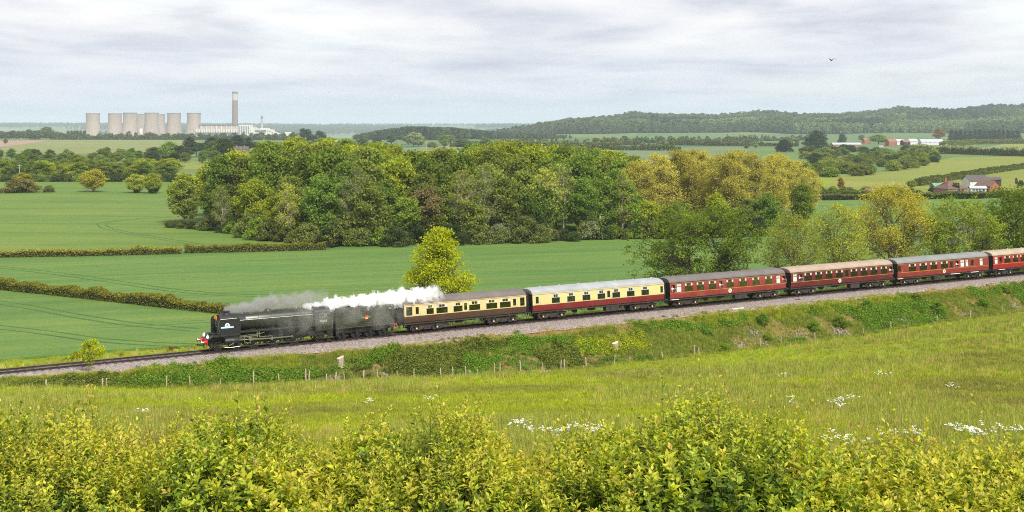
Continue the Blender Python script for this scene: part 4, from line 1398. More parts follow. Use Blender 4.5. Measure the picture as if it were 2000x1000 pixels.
for (yy_, zz) in ((-.75, 1.52), (.75, 1.52)):
    b = MB(); b.lathe([(.0, 0), (.12, 0), (.12, .26), (.07, .32), (.05, .40), (0, .4)], 12, (.72, yy_, zz - .1)); b.lathe_x([(.11, -.14), (.12, -.05), (.09, 0)], 12, (.72, yy_, zz + .03)); b.build('lamp', M_LAMP, LOCO, 40)
b = MB()
b.tube([(.6, 0, 1.05), (.42, 0, .98), (.38, 0, .72), (.45, 0, .55)], .045, 6)
for yy_ in (-.42, .42, -.62): b.tube([(.58, yy_, .95), (.42, yy_, .8), (.40, yy_, .5), (.52, yy_ * .8, .42)], .035, 6)
b.build('coupling', M_UNDER, LOCO)
b = MB()
for yy_ in (-.75, .75): b.bar((1.0, yy_, .85), (.92, yy_, .18), .08, .06)
b.box(.9, 1.7, -.9, .9, .55, .62); b.build('guard_iron', SMOKEB, LOCO)
# cylinders and steam chest
for side in (-1, 1):
    b = MB(); yy_ = side * 1.08
    b.lathe_x([(.0, 2.35), (.33, 2.36), (.36, 2.45), (.36, 3.75), (.33, 3.83), (0, 3.84)], 20, (0, yy_, 1.02), caps=False)
    b.lathe_x([(.0, 2.2), (.19, 2.21), (.19, 3.95), (0, 3.96)], 16, (0, yy_ + side * -.05, 1.48), caps=False)
    b.box(2.45, 3.75, yy_ - .24 if side > 0 else yy_ - .22, yy_ + .22 if side > 0 else yy_ + .24, 1.0, 1.5)
    cyl = b.build('cylinder', SMOKEB, LOCO, 35)
    b = MB(); b.tube([(3.0, side * 1.38, 1.25), (3.25, side * 1.42, 1.1), (3.2, side * 1.4, .8), (2.95, side * 1.4, .66)], .025, 6); b.tube([(2.3, side * 1.35, .42), (2.9, side * 1.4, .38), (3.9, side * 1.4, .42)], .024, 6); b.build('drain_pipe', M_BRIGHT, cyl)
# wheels
CW = wheel_mesh(1.015, 20, .14).mesh('driving_wheel', SMOKEB, 40)
BW = wheel_mesh(.483, 10).mesh('bogie_wheel', SMOKEB, 40)
TW = wheel_mesh(.56, 10).mesh('trailing_wheel', SMOKEB, 40)
NW = wheel_mesh(.635, 0).mesh('tender_wheel', SMOKEB, 40)
AX = (5.40, 7.60, 9.80)
for xx in AX:
    for sy in (-1, 1):
        w = link('driving_wheel', CW, LOCO, (xx, sy * .77, 1.015), (0, 0, PI if sy > 0 else 0))
        bw = MB(); bw.prism([(.15 + .8 * math.cos(t), -.05 + .8 * math.sin(t)) for t in np.linspace(-.95 + PI * .75, .95 + PI * .75, 12)], -.085, -.045); bw.build('balance_weight', SMOKEB, w)
for xx in (1.75, 3.6):
    for sy in (-1, 1): link('bogie_wheel', BW, LOCO, (xx, sy * .77, .483), (0, 0, PI if sy > 0 else 0))
for sy in (-1, 1): link('trailing_wheel', TW, LOCO, (12.6, sy * .77, .56), (0, 0, PI if sy > 0 else 0))
b = MB()
for side in (-1, 1): b.prism([(1.15, .5), (1.4, .75), (3.95, .75), (4.2, .5), (3.8, .5), (3.6, .62), (1.75, .62), (1.5, .5)], side * .93 - .03, side * .93 + .03)
for xx in (1.75, 3.6): b.tube([(xx, -.9, .483), (xx, .9, .483)], .08, 8)
b.build('bogie_frame', SMOKEB, LOCO)
b = MB()
for side in (-1, 1):
    b.prism([(11.5, .6), (11.7, 1.2), (13.6, 1.2), (13.75, .7), (13.0, .72), (12.9, .42), (12.3, .42), (12.2, .7)], side * 1.0 - .03, side * 1.0 + .03)
    b.box(12.45, 12.75, side * 1.0 - .12, side * 1.0 + .12, .45, .8)
b.tube([(12.6, -1, .56), (12.6, 1, .56)], .09, 8); b.build('trailing_truck', SMOKEB, LOCO)
# motion on both sides
for side in (-1, 1):
    yy_ = side * 1.0; ph = R(200); cr = .33
    pin = [(xx + cr * math.cos(ph), 1.015 + cr * math.sin(ph)) for xx in AX]
    b = MB()
    for (p, q_) in ((0, 1), (1, 2)): b.bar((pin[p][0], yy_, pin[p][1]), (pin[q_][0], yy_, pin[q_][1]), .05, .12)
    for p in pin: b.lathe_y([(0, -.05), (.13, -.05), (.13, .05), (0, .05)], 14, (p[0], yy_, p[1]))
    b.build('coupling_rod', M_BRIGHT, LOCO, 35)
    b = MB(); y2 = side * 1.12
    b.bar((pin[1][0], y2, pin[1][1]), (5.0, y2, 1.06), .05, .13); b.lathe_y([(0, -.06), (.17, -.06), (.17, .06), (0, .06)], 14, (pin[1][0], y2, pin[1][1])); b.build('connecting_rod', M_BRIGHT, LOCO, 35)
    b = MB(); b.box(4.85, 5.15, y2 - .08, y2 + .08, .92, 1.30); b.tube([(3.8, y2, 1.02), (4.9, y2, 1.02)], .045, 10); b.build('crosshead', M_BRIGHT, LOCO)
    b = MB(); b.box(3.82, 5.75, y2 - .07, y2 + .07, 1.31, 1.40); b.box(3.82, 5.75, y2 - .05, y2 + .05, 1.18, 1.21); b.bar((5.75, y2, 1.95), (5.75, y2, 1.2), .10, .12); b.build('slide_bar', M_BRIGHT, LOCO)
    y3 = side * 1.2
    b = MB(); b.bar((5.0, y3, .95), (5.0, y3, .66), .04, .06); b.bar((5.0, y3, .68), (4.45, y3, .72), .03, .05); b.bar((4.45, y3, .66), (4.32, y3, 1.55), .04, .07); b.bar((4.32, y3, 1.45), (3.9, y3, 1.48), .04, .05)
    b.build('combination_lever', M_BRIGHT, LOCO)
    b = MB(); b.bar((4.34, y3, 1.48), (6.0, y3, 1.52), .04, .06); b.bar((6.0, y3, 1.52), (6.55, y3, 1.68), .04, .06); b.build('radius_rod', M_BRIGHT, LOCO)
    b = MB(); b.prism([(5.92, 1.2), (5.86, 1.5), (5.92, 1.85), (6.02, 1.85), (5.97, 1.5), (6.02, 1.2)], y3 - .03, y3 + .03); b.build('expansion_link', M_BRIGHT, LOCO)
    b = MB(); rc = (pin[1][0] + .02, pin[1][1] + .30); b.bar((pin[1][0], y3, pin[1][1]), (rc[0], y3, rc[1]), .05, .10); b.bar((rc[0], y3 + side * .05, rc[1]), (5.97, y3 + side * .05, 1.2), .035, .07); b.build('eccentric_rod', M_BRIGHT, LOCO)
b = MB()
for side in (-1, 1):
    for xx in AX: b.box(xx - .12, xx + .12, side * .88 - .0, side * .88 + .03, .55, 1.4)
    b.tube([(4.2, side * .9, .3), (11.2, side * .9, .28)], .03, 5)
    for xx in AX: b.bar((xx + 1.06, side * .8, .95), (xx + 1.08, side * .8, .4), .1, .1)
b.build('brake_rigging', SMOKEB, LOCO)
# cab
CX0, CX1 = 11.95, 13.95
b = MB()
for side in (-1, 1):
    yy_ = side * 1.34
    def slab(xa, xb, za, zb): b.box(xa, xb, yy_ - .012, yy_ + .012, za, zb)
    slab(CX0, CX1 - .1, 1.30, 2.70); slab(CX0, 12.45, 2.70, 3.22); slab(13.12, 13.2, 2.70, 3.22); slab(12.45, 13.12, 3.14, 3.22)
b.box(CX0, CX0 + .03, -1.33, 1.33, 2.0, 3.3)
cab = b.build('cab', GREEN, LOCO)
b = MB()
arc = [(1.36 * math.cos(t), 3.2 + .70 * math.sin(t) ** .9) for t in np.linspace(0, PI, 18)]
arc2 = [(1.32 * math.cos(t), 3.2 + .65 * math.sin(t) ** .9) for t in np.linspace(PI, 0, 18)]
b.prism_x(arc + arc2, CX0 - .12, CX1 - .35); b.prism_x(arc2, CX0 + .001, CX0 + .029); b.build('cab_roof', SMOKEB, LOCO, 40)
for side in (-1, 1):
    b = MB(); b.box(12.47, 13.10, side * 1.33 - .004, side * 1.33 + .004, 2.72, 3.12); w = b.build('cab_window', M_GLASS, cab)
    b = MB(); yy_ = side * 1.352
    for (xa, xb, za, zb) in ((12.44, 13.13, 2.69, 2.72), (12.44, 13.13, 3.12, 3.15), (12.44, 12.47, 2.69, 3.15), (13.1, 13.13, 2.69, 3.15), (12.775, 12.805, 2.69, 3.15)): b.box(xa, xb, yy_ - .012, yy_ + .008, za, zb)
    b.build('window_frame', M_BRIGHT, w)
link('lettering', text_mesh('60163', .34, M_CREAMT), cab, (12.85, -1.358, 2.22), (PI / 2, 0, 0))
link('lettering', text_mesh('8P6F', .10, M_CREAMT), cab, (12.85, -1.358, 2.06), (PI / 2, 0, 0))
b = MB()
for (xa, xb, za, zb) in ((12.02, 13.78, 1.38, 1.40), (12.02, 13.78, 2.60, 2.62), (12.02, 12.04, 1.38, 2.62), (13.76, 13.78, 1.38, 2.62)): b.box(xa, xb, -1.357, -1.351, za, zb)
b.build('lining', LINE_O, cab)
b = MB(); b.box(CX0 + .1, CX1 + .1, -1.3, 1.3, 1.2, 1.3)
for side in (-1, 1):
    b.box(13.3, 13.9, side * 1.3 - .03, side * 1.3 + .03, .55, 1.28); b.box(13.25, 13.95, min(side * 1.2, side * 1.45), max(side * 1.2, side * 1.45), .55, .58)
    b.box(11.2, 12.9, side * 1.12 - .03, side * 1.12 + .03, .75, 1.3)
b.build('footplate', SMOKEB, LOCO)
b = MB(); b.tube([(13.87, -1.36, 1.4), (13.87, -1.38, 2.6)], .018, 6); b.build('handrail', M_BRIGHT, cab)

# tender
TS = -24.4
TL = spx(770) - TS
x, y = trk(TS)
TEND = empty('tender', (x, y, GRAD * TS), (0, -math.atan(GRAD), ANG), 'dark green coal tender with a lion emblem behind the locomotive', 'tender')
b = MB()
prof = [(-1.33, 1.36), (-1.34, 2.2), (-1.34, 3.15), (-1.29, 3.36), (-1.16, 3.52), (-1.13, 3.50), (-1.25, 3.33), (-1.30, 3.14), (-1.30, 1.36)]
b.prism_x(prof, 0, TL); b.prism_x([(-p[0], p[1]) for p in prof][::-1], 0, TL)
b.box(TL - .03, TL, -1.3, 1.3, 1.36, 3.5); b.box(.05, .1, -1.3, 1.3, 1.36, 3.2); b.box(4.6, 4.65, -1.28, 1.28, 2.9, 3.62)
b.box(4.65, TL - .03, -1.28, 1.28, 3.12, 3.2)
tank = b.build('tank', GREEN_T, TEND)
b = MB(); b.box(-.02, TL + .02, -1.37, 1.37, 1.28, 1.36); b.build('footplate', SMOKEB, TEND)
b = MB(); b.box(.03, TL - .03, -1.372, -1.366, 1.33, 1.355); b.build('lining', M_BRIGHT, TEND)
b = MB()
for (xa, xb, za, zb) in ((.12, TL - .12, 1.50, 1.52), (.12, TL - .12, 3.06, 3.08), (.12, .14, 1.5, 3.08), (TL - .14, TL - .12, 1.5, 3.08)): b.box(xa, xb, -1.346, -1.34, za, zb)
b.build('lining', LINE_O, TEND)
ex = spx(655 + 512 * .12) - TS
b = MB(); b.lathe_y([(0, -.012), (.21, -.012), (.21, 0)], 22); em = b.build('emblem', paint('emblem_gold', (0.72, 0.42, 0.12), 0.5, 0.3), TEND, loc=(ex, -1.341, 2.30))
b = MB(); b.prism([(-.2, .02), (-.1, .24), (.04, .30), (.19, .22), (.12, .1), (.18, -.02), (.05, .02), (-.06, -.06)], -.02, -.013); b.build('emblem_lion', M_RED, em)
b = MB(); b.box(-.48, -.22, -.008, 0, -.03, .05); b.box(.22, .48, -.008, 0, -.03, .05); b.build('emblem_bar', paint('emblem_bar_gold', (0.3, 0.24, 0.12), 0.5), em)
# heap of coal: lumps pressed together into one rough heap
n1, n2 = 40, 22
xs = np.linspace(.1, 4.6, n1); ys = np.linspace(-1.25, 1.25, n2)
XX, YY = np.meshgrid(xs, ys, indexing='ij')
ZZ = 3.25 + .38 * (1 - (YY / 1.3) ** 2) * np.clip(XX / .8, .2, 1) + .28 * (vnoise(XX * 4.5, YY * 4.5, 41) - .5) + .14 * (vnoise(XX * 9, YY * 9, 42) - .5)
i = np.arange(n1 - 1)[:, None] * n2 + np.arange(n2 - 1)[None]
link('coal', mesh_np('coal', np.stack([XX, YY, ZZ], -1).reshape(-1, 3), np.stack([i, i + n2, i + n2 + 1, i + 1], -1).reshape(-1, 4), COAL), TEND)
b = MB()
for side in (-1, 1):
    b.prism([(.1, .95), (.1, 1.28), (TL - .1, 1.28), (TL - .1, .95), (TL - .7, .7), (.7, .7)], side * 1.0 - .02, side * 1.0 + .02)
b.build('frame', SMOKEB, TEND)
TAX = [.95 + k * 1.62 for k in range(4)]
b = MB()
for xx in TAX:
    for side in (-1, 1):
        b.box(xx - .15, xx + .15, side * 1.08 - .1, side * 1.08 + .1, .48, .82); b.prism([(xx - .5, 1.0), (xx + .5, 1.0), (xx + .4, .88), (xx - .4, .88)], side * 1.1 - .05, side * 1.1 + .05)
b.build('axlebox', SMOKEB, TEND)
for xx in TAX:
    for sy in (-1, 1): link('tender_wheel', NW, TEND, (xx, sy * .77, .635), (0, 0, PI if sy > 0 else 0))
b = MB()
for side in (-1, 1):
    for xx in (.05, TL - .4):
        b.box(xx, xx + .35, side * 1.32 - .015, side * 1.32 + .015, .5, 1.28); b.box(xx - .02, xx + .37, min(side * 1.22, side * 1.46), max(side * 1.22, side * 1.46), .5, .53)
b.build('step', SMOKEB, TEND)
b = MB(); b.box(TL + .02, TL + .08, -1.25, 1.25, .88, 1.28); b.build('buffer_beam', M_RED, TEND)
for side in (-1, 1):
    b = MB(); b.tube([(TL + .08, side * .87, 1.07), (TL + .4, side * .87, 1.07)], [.16, .1], 12); b.tube([(TL + .4, side * .87, 1.07), (TL + .46, side * .87, 1.07)], .23, 18); b.build('buffer', M_RED if side < 0 else M_BRIGHT, TEND, 40)
b = MB()
for k in range(5): b.tube([(TL + .03, -1.0 + .1, 1.5 + k * .38), (TL + .12, -.75, 1.5 + k * .38), (TL + .03, -.5, 1.5 + k * .38)], .015, 5)
b.build('ladder', M_BRIGHT, TEND)


# ------------------------------------------------------------------ steam and smoke
def plume(name, label, s0, s1, u0, z0, w, h, dens, color, absorb, axis, r0, r1, ax_z0, ax_z1, scale, gain, soft=0.0, aniso=0.2, fade=(0.02, 0.85)):
    """a box of air along the train; thick where ragged noise and nearness to the plume's axis allow"""
    x, y = trk(s0, u0)
    L = s1 - s0
    b = MB(); b.box(0, L, -w / 2, w / 2, 0, h)
    m, nd, lk = new_mat(name)
    o = nd.new('ShaderNodeOutputMaterial'); v = nd.new('ShaderNodeVolumePrincipled')
    v.inputs['Color'].default_value = (*color, 1); v.inputs['Anisotropy'].default_value = aniso
    v.inputs['Absorption Color'].default_value = (*absorb, 1)
    tc = nd.new('ShaderNodeTexCoord'); sp = nd.new('ShaderNodeSeparateXYZ'); lk.new(tc.outputs['Object'], sp.inputs[0])
    t = _math(nd, lk, 'DIVIDE', sp.outputs['X'], L)
    rad = _math(nd, lk, 'MULTIPLY_ADD', _math(nd, lk, 'POWER', t, 0.6), r1 - r0, r0)
    az = _math(nd, lk, 'MULTIPLY_ADD', _math(nd, lk, 'POWER', t, 0.5), ax_z1 - ax_z0, ax_z0)
    dz = _math(nd, lk, 'SUBTRACT', sp.outputs['Z'], az)
    dist = _math(nd, lk, 'SQRT', _math(nd, lk, 'ADD', _math(nd, lk, 'MULTIPLY', dz, dz), _math(nd, lk, 'MULTIPLY', sp.outputs['Y'], sp.outputs['Y'])))
    fall = _math(nd, lk, 'SUBTRACT', 1.0, _math(nd, lk, 'DIVIDE', dist, rad))
    n1 = _noise(nd, lk, scale, 5, 0.62, 'Object', dist=0.3)
    nn = _math(nd, lk, 'MULTIPLY', _math(nd, lk, 'SUBTRACT', n1, 0.5), gain)
    d = _math(nd, lk, 'ADD', fall, nn)
    mr = nd.new('ShaderNodeMapRange'); lk.new(d, mr.inputs[0])
    mr.inputs[1].default_value = 0.0; mr.inputs[2].default_value = 0.25 + soft; mr.inputs[3].default_value = 0.0; mr.inputs[4].default_value = dens
    fa = _ramp(nd, lk, t, [(0.0, 0.0), (fade[0], 1.0), (fade[1], 0.8), (1.0, 0.0)])
    lk.new(_math(nd, lk, 'MULTIPLY', mr.outputs[0], fa), v.inputs['Density'])
    lk.new(v.outputs[0], o.inputs['Volume'])
    ob = b.build(name, m, None, loc=(x, y, z0 + GRAD * s0), rot=(0, 0, ANG))
    tag(ob, label, None, None, 'stuff')
    return ob


plume('steam_plume', 'bright white steam blowing back over the tender from the safety valves', LS + 11.2, -11.0, -0.25, 3.05, 3.6, 3.2, 10.0, (0.997, 0.995, 0.995), (0.9, 0.9, 0.9), None, .32, 1.35, .75, .62, 1.2, 3.6, soft=0.15, aniso=0.0, fade=(0.01, 0.72))
plume('smoke_plume', 'grey smoke trailing back from the chimney over the boiler', LS + 2.65, LS + 14.5, 0.1, 3.3, 3.6, 3.0, 4.2, (0.46, 0.44, 0.44), (0.3, 0.3, 0.3), None, .45, 1.4, .70, 1.2, .9, 2.4, soft=0.6, fade=(0.01, 0.42))
plume('smoke_drift', 'thin grey smoke drifting down along the boiler and the tender side', LS + 5.5, -15.0, -1.9, .9, 1.0, 3.6, .55, (0.62, 0.61, 0.59), (0.4, 0.4, 0.4), None, 1.2, 1.7, 2.2, 1.6, .6, 4.2, soft=0.8, fade=(0.3, 0.85))

# ================================================================== TREES, HEDGES, GRASS
BARK = paint('bark_grey_brown', (0.13, 0.10, 0.075), 0.9, 0.1, 0, 0.35, 2)
BARKD = paint('bark_dark', (0.06, 0.048, 0.038), 0.9, 0.1, 0, 0.35, 2)
BARKP = paint('bark_pale', (0.42, 0.37, 0.30), 0.85, 0.1, 0, 0.25, 2)
L_OAK = leafmat('leaf_oak_green', (0.070, 0.112, 0.015), (0.150, 0.19, 0.026))
L_ASH = leafmat('leaf_olive', (0.088, 0.120, 0.022), (0.168, 0.19, 0.038))
L_LIME = leafmat('leaf_lime', (0.115, 0.155, 0.014), (0.225, 0.235, 0.020))
L_GREEN = leafmat('leaf_fresh_green', (0.066, 0.115, 0.018), (0.130, 0.185, 0.030))
L_BRONZE = leafmat('leaf_bronze', (0.19, 0.172, 0.03), (0.295, 0.255, 0.05))
L_RUST = leafmat('leaf_rust', (0.125, 0.075, 0.02), (0.19, 0.11, 0.028))
L_DARK = leafmat('leaf_dark', (0.025, 0.042, 0.014), (0.055, 0.075, 0.02))
L_PINE = leafmat('leaf_pine', (0.018, 0.032, 0.016), (0.042, 0.058, 0.024), trans=0.15)
L_YELL = leafmat('leaf_yellow_green', (0.15, 0.185, 0.006), (0.27, 0.28, 0.010))
L_OAKN = leafmat('leaf_railway_oak', (0.065, 0.115, 0.012), (0.155, 0.20, 0.020))
L_BIRCH = leafmat('leaf_birch', (0.14, 0.165, 0.02), (0.23, 0.235, 0.032))
L_GOLD = leafmat('leaf_gold', (0.175, 0.165, 0.016), (0.27, 0.235, 0.025))
L_PALE = leafmat('leaf_grey_green', (0.12, 0.15, 0.075), (0.2, 0.22, 0.12))
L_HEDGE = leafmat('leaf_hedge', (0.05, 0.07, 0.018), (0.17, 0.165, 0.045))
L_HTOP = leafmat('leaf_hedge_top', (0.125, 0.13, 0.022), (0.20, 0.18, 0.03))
L_SCRUB = leafmat('leaf_scrub', (0.055, 0.078, 0.02), (0.13, 0.14, 0.036))
L_FAR = leafmat('leaf_far_wood', (0.03, 0.05, 0.016), (0.095, 0.12, 0.034), trans=0.2)

TP = {}
for k, (shape, H, Rc, th) in enumerate([('round', 17, 5.2, 3.5), ('oval', 19, 4.6, 3.0), ('round', 15, 5.0, 2.5), ('oval', 20, 5.4, 4.0), ('spread', 16, 5.8, 3.0), ('round', 18, 4.4, 4.5)]):
    TP['w%d' % k] = make_tree('wood%d' % k, 100 + k, H, Rc, th, shape, lobes=16, per=25, leaf=0.33, nleaf=14, spread=0.66, bark=BARKP if k in (1, 5) else BARK, mat=L_OAK)
for k in range(2):
    TP['will%d' % k] = make_tree('willow%d' % k, 120 + k, 20, 6.4, 2.5, 'round', lobes=20, per=34, leaf=0.20, nleaf=15, spread=0.6, bark=BARK, mat=L_BRONZE, twig=2, trunks=2)
for k, (Rc, H) in enumerate([(2.6, 4.0), (3.4, 5.2), (2.0, 3.0)]):
    TP['bush%d' % k] = make_tree('bush%d' % k, 130 + k, H, Rc, 0.4, 'bush', lobes=11, per=20, leaf=0.22, nleaf=15, spread=0.38, trunks=3, bark=BARKD, mat=L_SCRUB, rt=.09)
TP['pine'] = make_tree('pine', 140, 17, 4.6, 6.5, 'spread', lobes=11, per=22, leaf=0.30, nleaf=22, spread=0.5, bark=BARKD, mat=L_PINE)
TP['conif'] = make_tree('conifer', 141, 17, 3.4, 1.0, 'cone', lobes=26, per=16, leaf=0.28, nleaf=20, spread=0.42, bark=BARKD, mat=L_PINE)
TP['column'] = make_tree('column', 142, 15, 2.2, 1.0, 'column', lobes=18, per=16, leaf=0.28, nleaf=16, spread=0.42, bark=BARKD, mat=L_DARK)
TP['dome'] = make_tree('dome', 143, 15, 7.4, 0.6, 'bush', lobes=22, per=34, leaf=0.34, nleaf=20, spread=0.6, bark=BARKD, mat=L_PINE)

# ------------------------------------------------------------------ the wood beyond the corn
front = [(338, 446), (380, 449), (430, 455), (490, 465), (550, 474), (620, 481), (700, 483), (800, 481), (900, 478), (1000, 475), (1100, 472), (1200, 468), (1300, 466), (1400, 464), (1490, 458)]
GRP = 'trees massed in the wood behind the corn'
LBL = {L_OAK: ('oak_tree', 'green broadleaf tree massed in the dense wood behind the corn'),
       L_ASH: ('ash_tree', 'olive green tree with thin leaf massed in the dense wood'),
       L_LIME: ('lime_tree', 'yellowish green tree massed in the dense wood'),
       L_GREEN: ('sycamore_tree', 'fresh bluish green tree massed in the dense wood')}
rw = random.Random(5)
wood = []
fx = [p[0] for p in front]; fy = [p[1] for p in front]
for row in range(9):
    xp = 346 + rw.uniform(0, 20)
    while xp < 1480:
        yb = float(np.interp(xp, fx, fy))
        X0, Y0 = flat(xp, yb)
        dY = 6 + row * (8.5 + row * 0.9) + rw.uniform(-2.5, 2.5)
        # the wood narrows to a point on its left
        lim = 18 + max(0.0, xp - 346) * 0.55
        if dY < min(lim, 160):
            Y = Y0 + dY
            X = px(xp, Y0) * (Y / Y0)
            wood.append((X, Y, xp, row))
        xp += (7.6 + rw.uniform(-1.6, 2.2)) * FPX / (Y0 + dY)
mats = [L_OAK, L_OAK, L_ASH, L_ASH, L_LIME, L_GREEN]
for (X, Y, xp, row) in wood:
    # tops as the photograph shows them along the skyline of the wood
    top = float(np.interp(xp, [340, 420, 500, 560, 620, 700, 800, 900, 1000, 1100, 1180, 1240, 1300], [352, 305, 282, 266, 266, 273, 288, 284, 276, 280, 288, 292, 300]))
    Hmax = zpx(top, Y) - ZFAR
    if row == 0: Hw = rw.uniform(9, 14.5)
    elif row == 1: Hw = rw.uniform(13, 18)
    else: Hw = min(Hmax, 22.0) * rw.uniform(0.84, 1.0)
    Hw = min(Hw, Hmax * 1.0)
    if xp > 1245 and row >= 1: continue
    if xp > 1245: Hw = min(Hw, 8.0)
    if Hw < 4: continue
    pk = 'w%d' % rw.randrange(6)
    h0 = {'w0': 17, 'w1': 19, 'w2': 15, 'w3': 20, 'w4': 16, 'w5': 18}[pk]
    m = rw.choice(mats)
    if row <= 1 and 620 < xp < 720: m = L_GREEN
    if row >= 3 and rw.random() < .45: m = L_LIME
    nm, lb = LBL[m]
    lb = {L_OAK: 'green broadleaf tree', L_ASH: 'olive green tree', L_LIME: 'yellowish green tree', L_GREEN: 'fresh green tree'}[m]
    lb += (' at the front edge of the wood' if row == 0 else ' in the second row of the wood' if row == 1 else ' in the middle of the wood' if row < 5 else ' on the skyline of the wood')
    lb += (', near its left point' if xp < 470 else ', below the power station' if xp < 590 else ', left of the rusty tree' if xp < 740 else ', around the rusty tree' if xp < 890 else ', right of the rusty tree' if xp < 1050 else ', above the cream coach' if xp < 1200 else ', beside the willows')
    sc = Hw / h0
    e = plant(nm, TP[pk], X, Y, ZFAR, rw.uniform(0, 6.28), max(sc, .72), m, lb, 'tree', GRP, sz=sc / max(sc, .72))
# a rusty crown and pale bare stems single out a few trees
X, Y = flat(815, 452); plant('copper_tree', TP['w4'], X, Y, ZFAR, 1, .95, L_RUST, 'rusty orange tree standing out in the middle of the wood', 'tree')
X, Y = flat(835, 474); plant('budding_tree', TP['w2'], X, Y, ZFAR, 2, .8, leafmat('leaf_bud_brown', (0.15, 0.125, 0.045), (0.22, 0.175, 0.07)), 'brownish budding tree at the edge of the wood below the rusty one', 'tree')
X, Y = flat(1000, 440); plant('broad_lime_tree', TP['w4'], X, Y + 60, ZFAR, 1, 1.25, L_LIME, 'broad yellow green crown rising above the wood near the hill', 'tree')

TP['bare'] = make_tree('bare', 150, 17, 4.4, 3.5, 'oval', lobes=15, per=26, leaf=0.24, nleaf=4, spread=0.5, twig=2, bark=BARKP, mat=L_ASH, rt=.26)
for k, (xp, yb, Hh, where) in enumerate([(432, 455, 11, 'near the left point of the wood'), (560, 474, 13, 'at the end of the clipped hedge'), (696, 478, 17, 'left of the rusty tree'), (905, 474, 16, 'right of the rusty tree'), (948, 470, 17, 'right of the rusty tree, second of two'), (1068, 470, 16, 'beside the first blossoming hawthorn'), (1098, 466, 17, 'between the blossoming hawthorns'), (1215, 466, 15, 'left of the willows')]):
    X, Y = flat(xp, yb); plant('half_bare_tree', TP['bare'], X, Y, ZFAR, k * 1.1, Hh / 17.0, [L_ASH, L_BIRCH][k % 2], 'half bare tree with pale limbs, ' + where, 'tree', 'half bare trees at the front of the wood')

# tall bronze willows at the end of the wood
wl_spots = [(1285, 452, 296), (1330, 446, 289), (1375, 440, 290), (1420, 448, 292), (1465, 436, 294), (1510, 430, 300), (1550, 424, 308), (1582, 420, 330), (1345, 428, 287), (1440, 426, 290), (1245, 456, 312), (1525, 416, 296)]
for k, (xp, yb, top) in enumerate(wl_spots):
    X, Y = flat(xp, yb); Hh = zpx(top, Y) - ZFAR
    plant('willow_tree', TP['will%d' % (k % 2)], X, Y, ZFAR, k * 1.3, Hh / 20.5 * .92, L_BRONZE, 'tall bronze leaved willow at the end of the wood', 'tree', 'bronze willows at the end of the wood', sz=1.1)
for k, (xp, yb, Hh, m, lb) in enumerate([(1320, 470, 8, L_ASH, 'olive tree in front of the bronze willows beside the railway oak'), (1400, 462, 9, L_LIME, 'yellowish tree in front of the bronze willows'),
                                         (1500, 456, 10.5, L_GREEN, 'green tree with a bare trunk in front of the bronze willows'), (1568, 447, 9.5, L_OAK, 'dark green round tree at the foot of the last willow'), (1455, 462, 7.5, L_ASH, 'small olive tree under the willows')]):
    X, Y = flat(xp, yb); plant('field_tree', TP['w%d' % (k % 6)], X, Y, ZFAR, k, Hh / 17.0, m, lb, 'tree')

# dark bushes closing the foot of the wood
GB = 'bushes along the foot of the wood'
xp = 332
while xp < 1480:
    yb = float(np.interp(xp, fx, fy)) + rw.uniform(-1, 3)
    X, Y = flat(xp, yb); sc = rw.uniform(.6, 1.15) * (.75 if xp < 480 else 1)
    plant('bush', TP['bush%d' % rw.randrange(3)], X, Y, ZFAR, rw.uniform(0, 6), sc, rw.choice([L_SCRUB, L_OAK, L_DARK, L_SCRUB]), 'low bush closing the foot of the wood' + (', near its left point' if xp < 470 else ', at the end of the clipped hedge' if xp < 680 else ', behind the yellow tree' if xp < 930 else ', above the cream coach' if xp < 1230 else ', beside the railway oak'), 'bush', GB)
    xp += 24 * rw.uniform(.6, 1.2) * 240 / Y
may = leafmat('leaf_may_blossom', (0.10, 0.13, 0.04), (0.26, 0.27, 0.17))
for k, (xp, yb) in enumerate([(1055, 473), (1155, 470), (975, 476)]):
    X, Y = flat(xp, yb); plant('hawthorn', TP['bush1'], X, Y, ZFAR, k, .8, may, 'hawthorn with white blossom at the foot of the wood', 'bush', 'hawthorns in blossom')

# ------------------------------------------------------------------ trees along the railway
def spec(name, seed, xp, Y, top, wpx, shape, label, mat, bark, **kw):
    H = zpx(top, Y) - ZFAR; Rc = wpx * Y / FPX / 2
    p = make_tree(name, seed, H, Rc, kw.pop('th', 3.0), shape, bark=bark, mat=mat, **kw)
    return plant(name, p, px(xp, Y), Y, ZFAR, 0, 1, None, label, 'tree')


spec('yellow_field_maple', 201, 852, 152, 446, 165, 'dome_point', 'bright yellow green tree behind the chocolate and cream coach', L_YELL, BARK, th=2.6, lobes=20, per=30, leaf=.14, nleaf=22, spread=.42, twig=2, lean=(.03, 0))
spec('railway_oak', 202, 1368, 172, 410, 245, 'spread', 'broad green oak with two trunks behind the faded maroon coach', L_OAKN, BARKD, th=2.4, lobes=19, per=32, leaf=.17, nleaf=18, spread=.38, trunks=2, twig=2)
spec('young_birch', 203, 1548, 182, 418, 138, 'oval', 'thin yellow green birch behind the dark maroon coach, beside the oak', L_BIRCH, BARK, th=2, lobes=18, per=30, leaf=.12, nleaf=17, spread=.5, trunks=3, twig=2, rt=.14)
spec('young_birch', 204, 1640, 186, 400, 138, 'oval', 'thin golden birch with open branches next to the tall golden ash', L_BIRCH, BARK, th=2, lobes=18, per=30, leaf=.13, nleaf=15, spread=.5, trunks=2, twig=2, rt=.16)
spec('golden_ash', 205, 1742, 194, 362, 158, 'round', 'tall golden leaved tree with two bare trunks behind the brick red coach', L_GOLD, BARK, th=4, lobes=22, per=36, leaf=.135, nleaf=15, spread=.55, trunks=2, twig=2, rt=.22)
